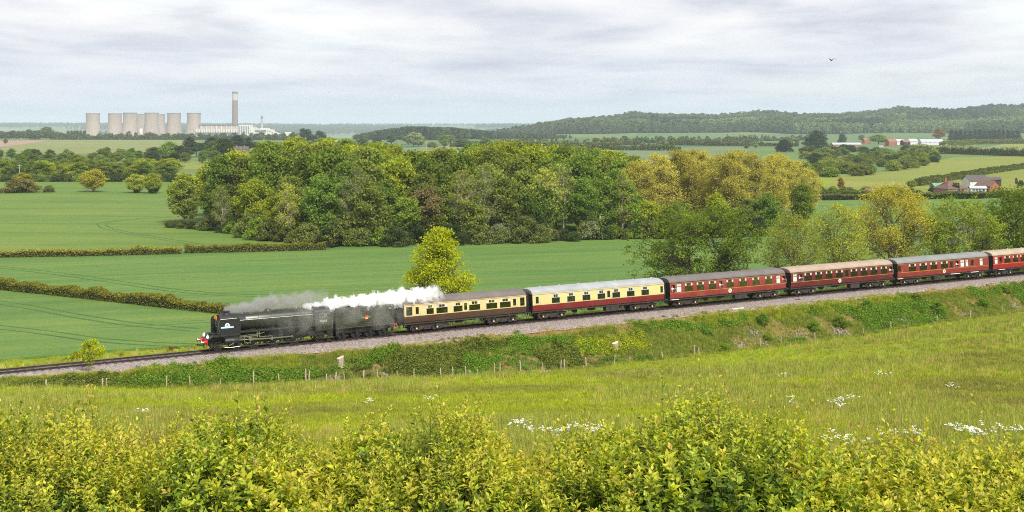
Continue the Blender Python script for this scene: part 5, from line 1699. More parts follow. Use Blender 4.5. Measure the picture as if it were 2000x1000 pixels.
t6 = spec('stag_headed_ash', 206, 1878, 194, 396, 170, 'spread', 'light green tree with bare white upper branches behind the brick red coach', leafmat('leaf_light_green', (0.10, 0.155, 0.014), (0.22, 0.245, 0.028)), BARK, th=2.2, lobes=18, per=30, leaf=.16, nleaf=20, spread=.42, trunks=2, twig=2, rt=.2)
lines = []
rd = np.random.default_rng(9)
for k in range(7):   # dead limbs
    a = rd.uniform(0, 6.28); p0 = np.array([rd.uniform(-.5, 1.5), 0, 5.0 + rd.uniform(0, 2)]); p2 = p0 + np.array([math.cos(a) * rd.uniform(1.5, 3.2) + .8, math.sin(a) * 1.5, rd.uniform(3.0, 6.0)])
    P = quad_bez(p0, (p0 + p2) / 2 + rd.normal(size=3) * .6, p2, 6); lines.append((P, np.linspace(.11, .03, 6), 5))
    for q in range(4):
        s_ = P[2 + q % 4]; e_ = s_ + rd.normal(size=3) * .8 + np.array([0, 0, .7]); lines.append((quad_bez(s_, (s_ + e_) / 2 + rd.normal(size=3) * .15, e_, 4), np.linspace(.045, .012, 4), 4))
V, F = tubes_np(lines); link('dead_limb', mesh_np('dead_limb', V, F, paint('dead_wood', (0.62, 0.56, 0.46), 0.8, 0.1), smooth=True), t6)
spec('railway_sycamore', 207, 1990, 204, 368, 190, 'round', 'dense dark green tree at the edge of the picture behind the scarlet coach', L_OAKN, BARKD, th=2.0, lobes=24, per=36, leaf=.15, nleaf=24, spread=.45, twig=True)
for k, (xp, Y, sc) in enumerate([(1300, 176, .7), (1420, 178, .6), (1500, 182, .7), (1600, 190, .65), (1690, 196, .6), (1800, 200, .8), (1930, 206, .9)]):
    plant('railway_shrub', TP['bush%d' % (k % 3)], px(xp, Y), Y, ZFAR, k, sc, L_OAKN if k % 2 else L_BIRCH, 'low shrub under the trees behind the train', 'bush', 'shrubs under the railway trees')

# ------------------------------------------------------------------ hedges
def hedge(name, label, pts, h, w, mat, top, leaf, dens, seed, z=ZFAR, cat='hedge', rough=0.2):
    rng = np.random.default_rng(seed)
    P = np.array([(p[0], p[1]) for p in pts], float)
    seg = np.linalg.norm(np.diff(P, axis=0), axis=1); T = np.concatenate([[0], np.cumsum(seg)]); L = T[-1]
    n = int(L * (2 * h + w) * dens)
    t = rng.uniform(0, L, n)
    cx = np.interp(t, T, P[:, 0]); cy_ = np.interp(t, T, P[:, 1])
    k = np.clip(np.searchsorted(T, t) - 1, 0, len(seg) - 1); D = (np.diff(P, axis=0) / seg[:, None])[k]
    f = rng.uniform(0, 2 * h + w, n)
    off = np.where(f < h, -w / 2, np.where(f < h + w, f - h - w / 2, w / 2)) + rng.normal(size=n) * .07 * w
    hv = h * (1 + rough * 2 * (vnoise(t * .35, t * 0 + seed, 51) - .5) + rough * (vnoise(t * 1.4, t * 0 + seed, 52) - .5))
    zz = np.where(f < h, f, np.where(f < h + w, h, 2 * h + w - f)) / h * hv
    zz = np.clip(zz + rng.normal(size=n) * .05 * h, .02, None)
    C = np.stack([cx - D[:, 1] * off, cy_ + D[:, 0] * off, np.full(n, 0.0) + zz], 1)
    e = empty(name, (P[0, 0], P[0, 1], z), (0, 0, 0), label, cat)
    C[:, 0] -= P[0, 0]; C[:, 1] -= P[0, 1]
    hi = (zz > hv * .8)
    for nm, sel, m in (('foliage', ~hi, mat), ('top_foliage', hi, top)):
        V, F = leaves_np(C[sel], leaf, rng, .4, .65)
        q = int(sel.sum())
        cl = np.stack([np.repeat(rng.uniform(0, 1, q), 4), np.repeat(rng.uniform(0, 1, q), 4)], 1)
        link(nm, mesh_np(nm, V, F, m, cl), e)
    # woody core
    lines = []
    m_ = int(L * 1.6)
    for a in range(m_):
        tt = rng.uniform(0, L); x0 = np.interp(tt, T, P[:, 0]) - P[0, 0]; y0 = np.interp(tt, T, P[:, 1]) - P[0, 1]
        p2 = np.array([x0 + rng.normal() * .25 * w, y0 + rng.normal() * .25 * w, h * rng.uniform(.6, .95)])
        lines.append((np.stack([np.array([x0, y0, 0]), (np.array([x0, y0, 0]) + p2) / 2 + rng.normal(size=3) * .1, p2]), np.array([.05, .035, .015]) * h / 1.6, 4))
    V, F = tubes_np(lines); link('stems', mesh_np('stems', V, F, BARKD), e)
    core = MB(); iw = w * .3
    for a in range(len(P) - 1):
        d = (P[a + 1] - P[a]) / seg[a]; nrm = np.array([-d[1], d[0]]) * iw
        q = [P[a] - nrm - P[0], P[a + 1] - nrm - P[0], P[a + 1] + nrm - P[0], P[a] + nrm - P[0]]
        core.add([(v[0], v[1], .05) for v in q] + [(v[0], v[1], h * .8) for v in q], [(4, 5, 6, 7), (0, 1, 5, 4), (1, 2, 6, 5), (2, 3, 7, 6), (3, 0, 4, 7)])
    core.build('twig_core', BARKD, e)
    return e


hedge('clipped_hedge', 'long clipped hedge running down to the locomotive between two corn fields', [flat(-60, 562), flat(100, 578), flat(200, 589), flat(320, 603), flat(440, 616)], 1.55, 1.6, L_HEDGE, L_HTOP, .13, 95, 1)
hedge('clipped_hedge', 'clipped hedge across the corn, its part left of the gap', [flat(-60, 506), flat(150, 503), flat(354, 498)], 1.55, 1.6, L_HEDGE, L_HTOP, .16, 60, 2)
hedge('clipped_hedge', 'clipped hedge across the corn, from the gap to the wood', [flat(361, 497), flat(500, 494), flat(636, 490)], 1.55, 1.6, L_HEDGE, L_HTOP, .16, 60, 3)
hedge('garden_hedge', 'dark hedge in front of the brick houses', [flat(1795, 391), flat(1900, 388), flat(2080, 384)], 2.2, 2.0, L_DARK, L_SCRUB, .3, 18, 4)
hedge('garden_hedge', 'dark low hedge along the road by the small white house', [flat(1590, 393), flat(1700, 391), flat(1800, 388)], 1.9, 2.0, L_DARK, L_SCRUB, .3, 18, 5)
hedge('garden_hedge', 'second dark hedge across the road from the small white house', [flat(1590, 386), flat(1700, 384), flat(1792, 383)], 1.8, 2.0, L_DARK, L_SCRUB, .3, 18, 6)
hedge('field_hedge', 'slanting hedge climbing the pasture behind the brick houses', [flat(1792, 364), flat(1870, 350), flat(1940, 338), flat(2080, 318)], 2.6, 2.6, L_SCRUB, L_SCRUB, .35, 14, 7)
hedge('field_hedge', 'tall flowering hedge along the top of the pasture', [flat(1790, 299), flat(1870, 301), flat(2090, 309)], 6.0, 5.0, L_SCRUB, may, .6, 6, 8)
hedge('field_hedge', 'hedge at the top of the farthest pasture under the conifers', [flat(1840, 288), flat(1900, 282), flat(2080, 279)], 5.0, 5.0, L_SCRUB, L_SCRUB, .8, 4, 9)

# ------------------------------------------------------------------ lone trees and belts on the left
HUE = {L_LIME: 'yellowish', L_OAK: 'green', L_GREEN: 'fresh green', L_ASH: 'olive', L_FAR: 'grey green', L_DARK: 'dark', L_PALE: 'pale', L_SCRUB: 'brownish green'}


def lone(name, pk, xp, yb, top, wpx, m, lb, cat='tree', group=None, h0=None):
    X, Y = flat(xp, yb); Hh = (yb - top) * Y / FPX
    H0 = {'w0': 17, 'w1': 19, 'w2': 15, 'w3': 20, 'w4': 16, 'w5': 18, 'bush0': 4.2, 'bush1': 5.4, 'bush2': 3.2, 'pine': 17, 'conif': 17, 'column': 15, 'dome': 15, 'will0': 20.5, 'will1': 20.5}[pk]
    R0 = {'w0': 5.4, 'w1': 4.6, 'w2': 5.2, 'w3': 5.4, 'w4': 6, 'w5': 4.5, 'bush0': 2.7, 'bush1': 3.5, 'bush2': 2.1, 'pine': 4.8, 'conif': 3.2, 'column': 2.2, 'dome': 7.6, 'will0': 6.6, 'will1': 6.6}[pk]
    sz = Hh / H0; sx = wpx * Y / FPX / 2 / R0
    return plant(name, TP[pk], X, Y, ZFAR, rw.uniform(0, 6.28), sx, m, lb, cat, group, sz=sz / sx)


lone('scrub_clump', 'bush1', 40, 377, 350, 72, leafmat('leaf_bramble', (0.06, 0.06, 0.02), (0.12, 0.10, 0.03)), 'wide dark bush in the far corn with a yellow tree rising from it', 'bush')
lone('sallow_tree', 'w2', 43, 374, 338, 40, L_GOLD, 'yellow leaved tree rising from the wide dark bush in the far corn')
lone('scrub_clump', 'bush0', 95, 377, 362, 21, L_SCRUB, 'small round bush alone in the far corn', 'bush')
lone('sallow_tree', 'w4', 182, 376, 332, 52, L_GOLD, 'open yellow tree alone in the far corn')
lone('sallow_tree', 'w2', 264, 378, 341, 40, L_BIRCH, 'sparse yellowish tree in the far corn with ivy on its trunk')
lone('sallow_tree', 'w0', 299, 379, 339, 36, L_LIME, 'lime green tree in the far corn close to the wood')
lone('ivy_bush', 'bush2', 267, 378.3, 364, 11, L_DARK, 'dark ivy bush round the trunk of the sparse yellowish tree', 'bush')
lone('ivy_bush', 'bush2', 299, 379.3, 360, 17, L_DARK, 'dark ivy bush round the trunk of the lime green tree', 'bush')
lone('ivy_bush', 'bush0', 343, 381, 362, 24, L_OAK, 'dark green bush at the point of the wood', 'bush')
def belt_at(xp):
    return (', at its left end' if xp < 70 else ', left of the open yellow tree' if xp < 150 else ', behind the open yellow tree' if xp < 215 else ', behind the yellowish pair' if xp < 300 else ', next to the wood')


for k in range(64):
    xp = rw.uniform(-30, 345); row_ = rw.randrange(4); yb = (354, 350, 346, 342)[row_] + rw.uniform(-1.5, 1.5); m = rw.choice([L_LIME, L_LIME, L_GREEN, L_OAK, L_ASH])
    lone('belt_tree', 'w%d' % rw.randrange(6), xp, yb, yb - rw.uniform(30, 40), rw.uniform(24, 40), m, HUE[m] + ' tree, ' + ('front' if row_ == 0 else 'rear' if row_ == 3 else 'middle') + ' of the belt behind the corn' + belt_at(xp), 'tree', 'trees in the belt behind the far corn')
for k in range(26):
    lone('belt_bush', 'bush%d' % rw.randrange(3), -20 + k * 14.3, 356, 343 - rw.uniform(0, 4), 22, rw.choice([L_OAK, L_DARK, L_SCRUB]), 'bush at the foot of the belt behind the corn' + belt_at(-20 + k * 14.3), 'bush', 'bushes at the foot of the belt')
for k in range(46):
    xp = rw.uniform(-20, 420); yb = rw.uniform(311, 321)
    lone('far_hedgerow_tree', 'w%d' % rw.randrange(6), xp, yb, yb - rw.uniform(17, 26), rw.uniform(16, 28), rw.choice([L_GREEN, L_DARK, L_OAK, L_OAK, L_ASH]), 'bluish green tree in the hedgerow below the hill field' + belt_at(xp), 'tree', 'trees in the hedgerow below the pale hill field')
for k in range(9):
    lone('tall_dark_tree', 'pine' if k % 3 else 'w1', 372 + k * 15 + rw.uniform(-4, 4), 308 - k * 1.2, 264 + rw.uniform(-2, 14), 30, L_PINE, 'dark pine standing in the clump beside the power station', 'tree', 'dark pines beside the power station')
for k, (xp, top) in enumerate([(332, 277), (352, 285), (318, 290), (300, 288), (420, 276), (440, 272)]):
    lone('round_tree', 'w0', xp, 316, top, 38, L_DARK if k % 2 else L_GREEN, 'round dark tree at the corner of the pale hill field', 'tree', 'round trees at the corner of the pale hill field')
for k in range(58):
    xp = rw.uniform(-15, 560); yb = 272.6 + rw.uniform(-.8, .5)
    hgt = rw.uniform(12, 19) if xp < 112 else rw.uniform(5, 12)
    lone('skyline_tree', 'w%d' % rw.randrange(6), xp, yb, yb - hgt, rw.uniform(10, 17) * (1.3 if xp < 112 else 1), L_FAR, 'small dark tree on the skyline' + (' left of the cooling towers' if xp < 165 else ' before the leftmost cooling towers' if xp < 235 else ' before the middle cooling towers' if xp < 325 else ' before the rightmost cooling towers' if xp < 400 else ' before the boiler house'), 'tree', 'trees on the skyline before the cooling towers')
hedge('skyline_hedge', 'long low hedge at the top of the pale hill field before the cooling towers', [flat(105, 273), flat(300, 273.2), flat(590, 274)], 6.5, 9, L_FAR, L_FAR, 1.0, 2.2, 60, rough=.8)
for k in range(14):
    lone('skyline_tree', 'w%d' % rw.randrange(6), -8 + k * 6.5 + rw.uniform(-2, 2), 272.5, 272.5 - rw.uniform(12, 19), rw.uniform(13, 19), L_FAR, 'tall dark tree in the clump on the skyline left of the poplars', 'tree', 'tall clump on the skyline left of the poplars')
lone('skyline_oak', 'w4', 91, 272, 248, 26, L_FAR, 'largest round tree on the skyline left of the cooling towers')
for k, xp in enumerate((133, 140, 146, 151, 158, 165)):
    lone('poplar_tree', 'w1', xp, 272.5, 254.5, 7.5, L_FAR, 'slender poplar in the row left of the cooling towers', 'tree', 'row of poplars left of the cooling towers')
lone('hedge_tree', 'w2', 11, 281, 271.5, 9, L_FAR, 'single small tree on the hedge by the ploughed field')
# trees showing over the wood, towards the hills
for k in range(30):
    xp = rw.uniform(560, 1000); yb = rw.uniform(280, 292); m = rw.choice([L_FAR, L_GREEN, L_DARK, L_ASH])
    lone('valley_tree', 'w%d' % rw.randrange(6), xp, yb, yb - rw.uniform(12, 22), rw.uniform(14, 28), m, HUE[m] + ' tree in the valley beyond the wood, ' + ('near the spreading pine' if xp < 690 else 'left of the large pale tree' if xp < 790 else 'right of the large pale tree' if xp < 900 else 'below the end of the conifer hill'), 'tree', 'trees in the valley beyond the wood')
lone('pale_willow', 'w2', 808, 286, 259, 34, L_PALE, 'large pale tree above the wood before the conifer hill')
lone('skyline_pine', 'pine', 596, 282, 251, 26, L_PINE, 'dark spreading pine above the wood right of the power station')
lone('skyline_pine', 'w4', 625, 284, 256, 26, L_DARK, 'dark round tree next to the spreading pine above the wood')
for k, (x0, x1, y0, y1, lb) in enumerate([(1060, 1330, 291, 294, 'long low hedge just over the crowns of the wood'), (1290, 1560, 283, 286, 'hedge crossing the far fields left of the low round conifer'), (1160, 1480, 278.5, 278, 'hedge under the ridge between pale far fields'),
                                        (1040, 1250, 285, 283, 'short hedge above the middle of the wood'), (1420, 1600, 274.5, 274, 'farthest hedge under the ridge, left of the big blunt conifer'), (880, 1060, 287, 284, 'hedge above the wood near the pale tree')]):
    hedge('far_field_hedge', lb, [flat(x0, y0), flat((x0 + x1) / 2, (y0 + y1) / 2 + .8), flat(x1, y1)], 4.5, 5, L_FAR, L_SCRUB, .9, 2.6, 40 + k, rough=.9)
for k in range(34):
    xp = rw.uniform(1040, 1600); yb = rw.choice([276, 279, 284, 290]) + rw.uniform(-1, 1)
    lone('far_field_tree', 'w%d' % rw.randrange(6), xp, yb, yb - rw.uniform(5, 10), rw.uniform(6, 13), L_FAR if k % 3 else L_PALE, ('small grey green' if k % 3 else 'small pale') + ' tree in the far hedges' + (', above the middle of the wood' if xp < 1150 else ', left of the bronze willows' if xp < 1280 else ', above the bronze willows' if xp < 1450 else ', left of the low round conifer'), 'tree', 'trees in the far hedges')
# right: conifers, scrub on the slope, garden trees
lone('clipped_conifer', 'dome', 1595, 291, 256, 45, L_PINE, 'big blunt dark conifer on the skyline by the farm')
lone('clipped_conifer', 'dome', 1532, 297, 273, 32, L_PINE, 'low dark round conifer left of the big blunt one')
lone('clipped_conifer', 'dome', 1645, 279, 261, 16, L_PINE, 'small dark conifer behind the long farm building')
for k in range(15):
    lone('windbreak_conifer', 'conif', 1858 + k * 9.3, 274.5, 252 + rw.uniform(0, 3), 15, L_PINE, 'dark conifer in the windbreak row under the ridge', 'tree', 'dark conifers in the windbreak row')
lone('copper_beech', 'w0', 1834, 274, 250, 24, L_RUST, 'copper brown tree at the end of the conifer windbreak')
lone('farm_tree', 'w0', 1716, 281, 263, 36, L_OAK, 'round green tree standing between the farm roofs')
lone('farm_tree', 'w1', 1683, 276, 263, 16, L_PALE, 'greyish tree behind the long farm building')
for k in range(150):
    xp = 1572 + 255 * rw.random()
    lo_ = np.interp(xp, [1570, 1600, 1680, 1760, 1830], [342, 346, 346, 332, 318]); hi_ = np.interp(xp, [1570, 1640, 1830], [300, 293, 299])
    yb = lo_ - (lo_ - hi_) * rw.random()
    hp = rw.uniform(11, 18) * (.7 + .6 * (yb - 290) / 55)
    m = rw.choice([L_SCRUB, L_SCRUB, L_OAK, L_ASH, L_ASH, L_DARK])
    lone('thorn_bush', 'bush%d' % rw.randrange(3), xp, yb, yb - hp, hp * rw.uniform(1.3, 2.0), m,
         HUE[m] + ' thorn bush in the thicket on the pasture slope, ' + ('lower' if yb > (lo_ + hi_) / 2 else 'upper') + (' left part' if xp < 1640 else ' middle' if xp < 1740 else ' end by the farm'), 'bush', 'thorn bushes in the thicket on the pasture slope')
for k, xp in enumerate((1863, 1867.5, 1872)):
    lone('cypress', 'column', xp, 379, 356, 5.5, L_PINE, 'slim dark cypress against the hipped roof', 'tree', 'cypresses against the hipped roof')
lone('garden_tree', 'w0', 1642, 372, 347, 13, L_RUST, 'narrow brownish tree in the garden left of the small white house')
lone('garden_tree', 'w2', 1781, 368, 352, 20, L_OAK, 'round green tree at the end of the slanting hedge')
lone('garden_tree', 'bush1', 1822, 376, 364, 18, L_DARK, 'dark bush beside the hipped roof house', 'bush')
lone('garden_tree', 'bush1', 1994, 364, 352, 12, L_DARK, 'dark bush on the lawn right of the brick house', 'bush')
lone('garden_tree', 'w1', 1985, 362, 347, 6, L_RUST, 'slim reddish shrub on the lawn right of the brick house', 'bush')
for k in range(18):
    lone('roadside_bush', 'bush%d' % (k % 3), 1605 + k * 11, 381 - rw.uniform(0, 5), 368 + rw.uniform(-4, 4), rw.uniform(14, 26), rw.choice([L_SCRUB, L_OAK, L_ASH]), 'bush along the road between the gardens', 'bush', 'bushes along the road between the gardens')

# ------------------------------------------------------------------ far woods that read as one mass
rng = np.random.default_rng(77)
fp = []
for k in range(3):
    fp.append(make_tree('far%d' % k, 300 + k, 14 + k * 2, 5.0, 1.5, ('round', 'oval', 'round')[k], lobes=11, per=10, leaf=.75, nleaf=9, spread=.8, twig=False, bark=BARKD, mat=L_FAR)[1])
fp.append(make_tree('far3', 310, 18, 3.6, 1.0, 'cone', lobes=14, per=9, leaf=.7, nleaf=10, spread=.7, twig=False, bark=BARKD, mat=leafmat('leaf_far_conifer', (0.02, 0.034, 0.02), (0.045, 0.06, 0.03), trans=.15))[1])
fp.append(make_tree('far4', 311, 14, 3.8, 1.0, 'oval', lobes=12, per=9, leaf=.7, nleaf=9, spread=.7, twig=False, bark=BARKD, mat=leafmat('leaf_far_light', (0.085, 0.13, 0.045), (0.14, 0.18, 0.06), trans=.2))[1])
n = 34000
a = rng.uniform(-.07, .50, n); Yv = rng.uniform(2350, 4000, n) ; X = a * Yv
lowY = np.interp(a, [-.07, 0, .05, .12, .2, .3, .36, .5], [3300, 2750, 2620, 2560, 2560, 2600, 2560, 2480]) + 340 * (vnoise(X / 180, Yv / 180, 61) - .5)
keep = (Yv > lowY) & (rng.random(n) < np.interp(a, [-.07, -.02, .02], [.06, .4, 1]))
a, Yv, X = a[keep], Yv[keep], X[keep]
Z = gz(X, Yv) - .6
light = (vnoise(X / 240, Yv / 130, 62) > .62) & (Yv < 3350)
coni = (vnoise(X / 200, Yv / 200, 63) > .62) & ~light
idx = np.where(light, 4, np.where(coni, 3, rng.integers(0, 3, len(X))))
scatter('ridge_wood', np.stack([X, Yv, Z], 1), rng.uniform(.65, 1.65, len(X)) * (.85 + .4 * vnoise(X / 90, Yv / 90, 66)) * np.interp(a, [-.07, .03], [.5, 1]), rng.uniform(0, 6.28, len(X)), idx, fp, 'woodland covering the long ridge under the sky')
n = 2600
xp = rng.uniform(690, 1120, n); Yv = rng.uniform(1850, 2260, n); X = px(xp, Yv)
ok = (Yv > 1850 + 120 * vnoise(xp / 30, xp * 0, 64)) & ((xp < 960) | (Yv > 2000))
X, Yv, xp = X[ok], Yv[ok], xp[ok]
idx = np.where(rng.random(len(X)) < .6, 3, rng.integers(0, 3, len(X)))
hs = np.interp(xp, [690, 740, 800, 880, 950, 1000, 1120], [.35, .8, 1.15, 1.05, .75, .55, .35])
thin_ = rng.random(len(X)) < np.interp(xp, [690, 720, 950, 1060, 1120], [.5, 1, 1, .6, .05])
X, Yv, xp, idx, hs = X[thin_], Yv[thin_], xp[thin_], idx[thin_], hs[thin_]
scatter('conifer_wood', np.stack([X, Yv, gz(X, Yv) - .5], 1), hs * rng.uniform(.85, 1.15, len(X)), rng.uniform(0, 6.28, len(X)), idx, fp, 'dark conifer wood on the low hill in the middle distance')
n = 15000
Yv = rng.uniform(5500, 12000, n); a = rng.uniform(-.48, .06, n); X = a * Yv
ok = vnoise(X / 500, Yv / 700, 65) > .42
X, Yv = X[ok], Yv[ok]
scatter('distant_woods', np.stack([X, Yv, gz(X, Yv) - 1], 1), rng.uniform(1.0, 1.7, len(X)), rng.uniform(0, 6.28, len(X)), rng.integers(0, 3, len(X)), fp, 'hazy woods and hedges on the farthest hills')


# ------------------------------------------------------------------ grass, weeds and brambles
def tuft(seed, n, h, r, w, mat, bend=.5):
    rng = np.random.default_rng(seed)
    ph = rng.uniform(0, 6.28, n); rr = r * np.sqrt(rng.uniform(0, 1, n))
    base = np.stack([rr * np.cos(ph), rr * np.sin(ph), np.zeros(n)], 1)
    hh = h * rng.uniform(.5, 1.1, n); az = rng.uniform(0, 6.28, n); d = np.stack([np.cos(az), np.sin(az), np.zeros(n)], 1)
    sd = np.stack([-np.sin(az), np.cos(az), np.zeros(n)], 1) * w
    be = bend * rng.uniform(.2, 1.0, n)[:, None] * hh[:, None]
    mid = base + d * be * .35; mid[:, 2] += hh * .6
    tip = base + d * be; tip[:, 2] += hh
    V = np.stack([base - sd, base + sd, mid + sd * .7, mid - sd * .7, tip], 1).reshape(-1, 3)
    q = np.arange(n)[:, None] * 5
    col = np.stack([np.repeat(rng.uniform(0, 1, n), 5), np.repeat(rng.uniform(0, 1, n), 5)], 1)
    return mesh_np('tuft', V, np.concatenate([q + [0, 1, 2], q + [0, 2, 3], q + [3, 2, 4]]), mat, col)


G_MEAD = leafmat('grass_meadow', (0.165, 0.21, 0.014), (0.285, 0.30, 0.024), trans=.4, world_c=(0.25, 0.235, 0.07), world_scale=.05)
G_LONG = leafmat('grass_long', (0.12, 0.165, 0.02), (0.24, 0.24, 0.055), trans=.4)
G_DRY = leafmat('grass_dry', (0.24, 0.19, 0.06), (0.38, 0.30, 0.12), trans=.35)
G_RUST = leafmat('grass_rusty', (0.26, 0.15, 0.05), (0.40, 0.26, 0.09), trans=.35)
tf = [tuft(1, 34, .30, .28, .011, G_MEAD), tuft(2, 30, .36, .30, .011, G_MEAD), tuft(3, 26, .26, .3, .012, G_MEAD), tuft(4, 26, .5, .25, .010, G_LONG, .35), tuft(5, 20, .48, .22, .009, G_DRY, .3)]
rng = np.random.default_rng(5)
n = 150000
a = rng.uniform(-.475, .475, n); Yv = 1.0 / rng.uniform(1 / 190, 1 / 24, n); X = a * Yv
s_, u_ = to_su(X, Yv)
ok = u_ < foot_u(np.clip(s_, -160, 220)) - .2
X, Yv, s_, u_ = X[ok], Yv[ok], s_[ok], u_[ok]
pt = vnoise(X * .09, Yv * .09, 71) + .25 * vnoise(X * .5, Yv * .5, 72)
kind = np.where(rng.random(len(X)) < np.clip((pt - .62) * 2.4, 0, .65), 3, rng.integers(0, 3, len(X)))
kind = np.where(rng.random(len(X)) < .13 * np.clip((pt - .35) * 3, 0, 1), 4, kind)
scl = rng.uniform(.65, 1.2, len(X)) * (.55 + .6 * np.clip(pt, 0, 1)) * np.clip((Yv / 50) ** .35, .85, 1.5)
scatter('meadow_grass', np.stack([X, Yv, gz(X, Yv) - .02], 1), scl, rng.uniform(0, 6.28, len(X)), kind, tf, 'long yellowish meadow grass on the slope below the railway bank')


def clump(seed, n, r, h, leaf, mat):
    rng = np.random.default_rng(seed)
    d = rng.normal(size=(n, 3)); d /= np.linalg.norm(d, axis=1, keepdims=True); d[:, 2] = np.abs(d[:, 2])
    C = d * np.array([r, r, h]) * (rng.uniform(.35, 1.05, (n, 1)))
    V, F = leaves_np(C, leaf, rng, .6, .6, d * .4)
    return mesh_np('clump', V, F, mat, np.stack([np.repeat(rng.uniform(0, 1, n), 4), np.repeat(rng.uniform(0, 1, n), 4)], 1))


B_NET = leafmat('weed_nettle', (0.065, 0.13, 0.014), (0.14, 0.21, 0.024))
B_BRAM = leafmat('weed_bramble', (0.06, 0.085, 0.016), (0.135, 0.15, 0.03))
B_YELL = leafmat('weed_yellow', (0.155, 0.19, 0.012), (0.25, 0.27, 0.02))
cp = [clump(1, 130, .55, .55, .085, B_BRAM), clump(2, 130, .6, .7, .085, B_NET), clump(3, 110, .5, .45, .08, B_BRAM), clump(4, 110, .55, .6, .085, B_YELL),
      tuft(14, 34, .55, .3, .013, G_LONG, .6), tuft(15, 30, .5, .3, .012, G_DRY, .7), tuft(16, 36, .4, .3, .013, B_NET, .6), tuft(17, 30, .38, .3, .012, G_RUST, .7), tuft(18, 34, .42, .3, .013, B_YELL, .6)]
n = 52000
s_ = rng.uniform(-100, 126, n); E = edge_u(s_); ft = foot_u(s_)
k = rng.uniform(-.1, 1.1, n); k = np.where(rng.random(n) < .012, rng.uniform(-.55, 0, n), k); u_ = -E - (-E - ft) * k
X, Yv = trk(s_, u_)
v1 = vnoise(s_ * .12, u_ * .22, 81); v2 = vnoise(s_ * .4, u_ * .5, 82); v3 = vnoise(s_ * .22 + 40, u_ * .3, 83)
bare = (v3 > .80) & (k > .4)
kind = np.where(v1 < .30, 0, np.where(v1 < .40, 2, np.where(v1 < .62, 1, 4)))
kind = np.where((rng.random(n) < .25), 6, kind)
kind = np.where((v2 > .58) & (rng.random(n) < .7), 4, kind)
kind = np.where((v2 < .28) & (rng.random(n) < .6), 5, kind)
kind = np.where((k < .14) & (rng.random(n) < .75), np.where(v1 > .5, 7, 5), kind)
kind = np.where((s_ > 20) & (s_ < 60) & (k < .35) & (rng.random(n) < .7), 8, kind)
kind = np.where((s_ > 2) & (s_ < 12) & (k > .3) & (k < .7) & (rng.random(n) < .5), 3, kind)
kind = np.where((s_ < -30) & (k < .5) & (rng.random(n) < .6), 8, kind)
kind = np.where((k > .96), np.where(rng.random(n) < .7, 4, 6), kind)
ok = ~(bare & (rng.random(n) < .75))
scl = rng.uniform(.55, 1.15, n) * (.6 + .7 * v2) * np.where(k < .08, .6, 1)
scatter('embankment_scrub', np.stack([X, Yv, gz(X, Yv) - .03], 1)[ok], scl[ok], rng.uniform(0, 6.28, n)[ok], kind[ok], cp, 'brambles, nettles and rough grass covering the railway bank')
n = 9000
s_ = rng.uniform(-130, 150, n); u_ = rng.uniform(3.1, 14.5, n); X, Yv = trk(s_, u_)
kind = np.where(rng.random(n) < .75, 8, np.where(rng.random(n) < .5, 4, 5)); kind = np.where((u_ < 4.2) & (rng.random(n) < .6), 5, kind)
scatter('verge_grass', np.stack([X, Yv, gz(X, Yv) - .02], 1), rng.uniform(.5, 1.0, n), rng.uniform(0, 6.28, n), kind, cp, 'yellow green rough grass between the track and the corn')

# ================================================================== BUILDINGS
# ------------------------------------------------------------------ the power station in the valley
PSY = 4546.0
PSK = PSY / FPX
PZ = EYE - 72.5
CONC = paint('tower_concrete', (0.385, 0.30, 0.245), 0.9, 0.1, 0, 0.22, 0.035, (0.22, 0.175, 0.155), 0.65, stretch=(1, 1, .25))
CONCD = paint('tower_rim_dark', (0.22, 0.18, 0.16), 0.9)
CONCG = paint('tower_base_grey', (0.34, 0.30, 0.29), 0.9, 0.1, 0, 0.12, 0.05)
CLAD = paint('pale_cladding', (0.62, 0.585, 0.53), 0.7, 0.2, 0, 0.06, 0.05)
CLADB = paint('buff_cladding', (0.42, 0.345, 0.29), 0.8, 0.2, 0, 0.08, 0.05)
DARKG = paint('dark_glazing', (0.10, 0.11, 0.13), 0.4)
GREYB = paint('grey_concrete', (0.33, 0.32, 0.32), 0.85, 0.1, 0, 0.1, 0.05)
STACKB = paint('chimney_brown', (0.22, 0.15, 0.128), 0.9, 0.1, 0, 0.08, 0.03)
STACKW = paint('chimney_pale', (0.46, 0.42, 0.39), 0.9, 0.1, 0, 0.06, 0.03)

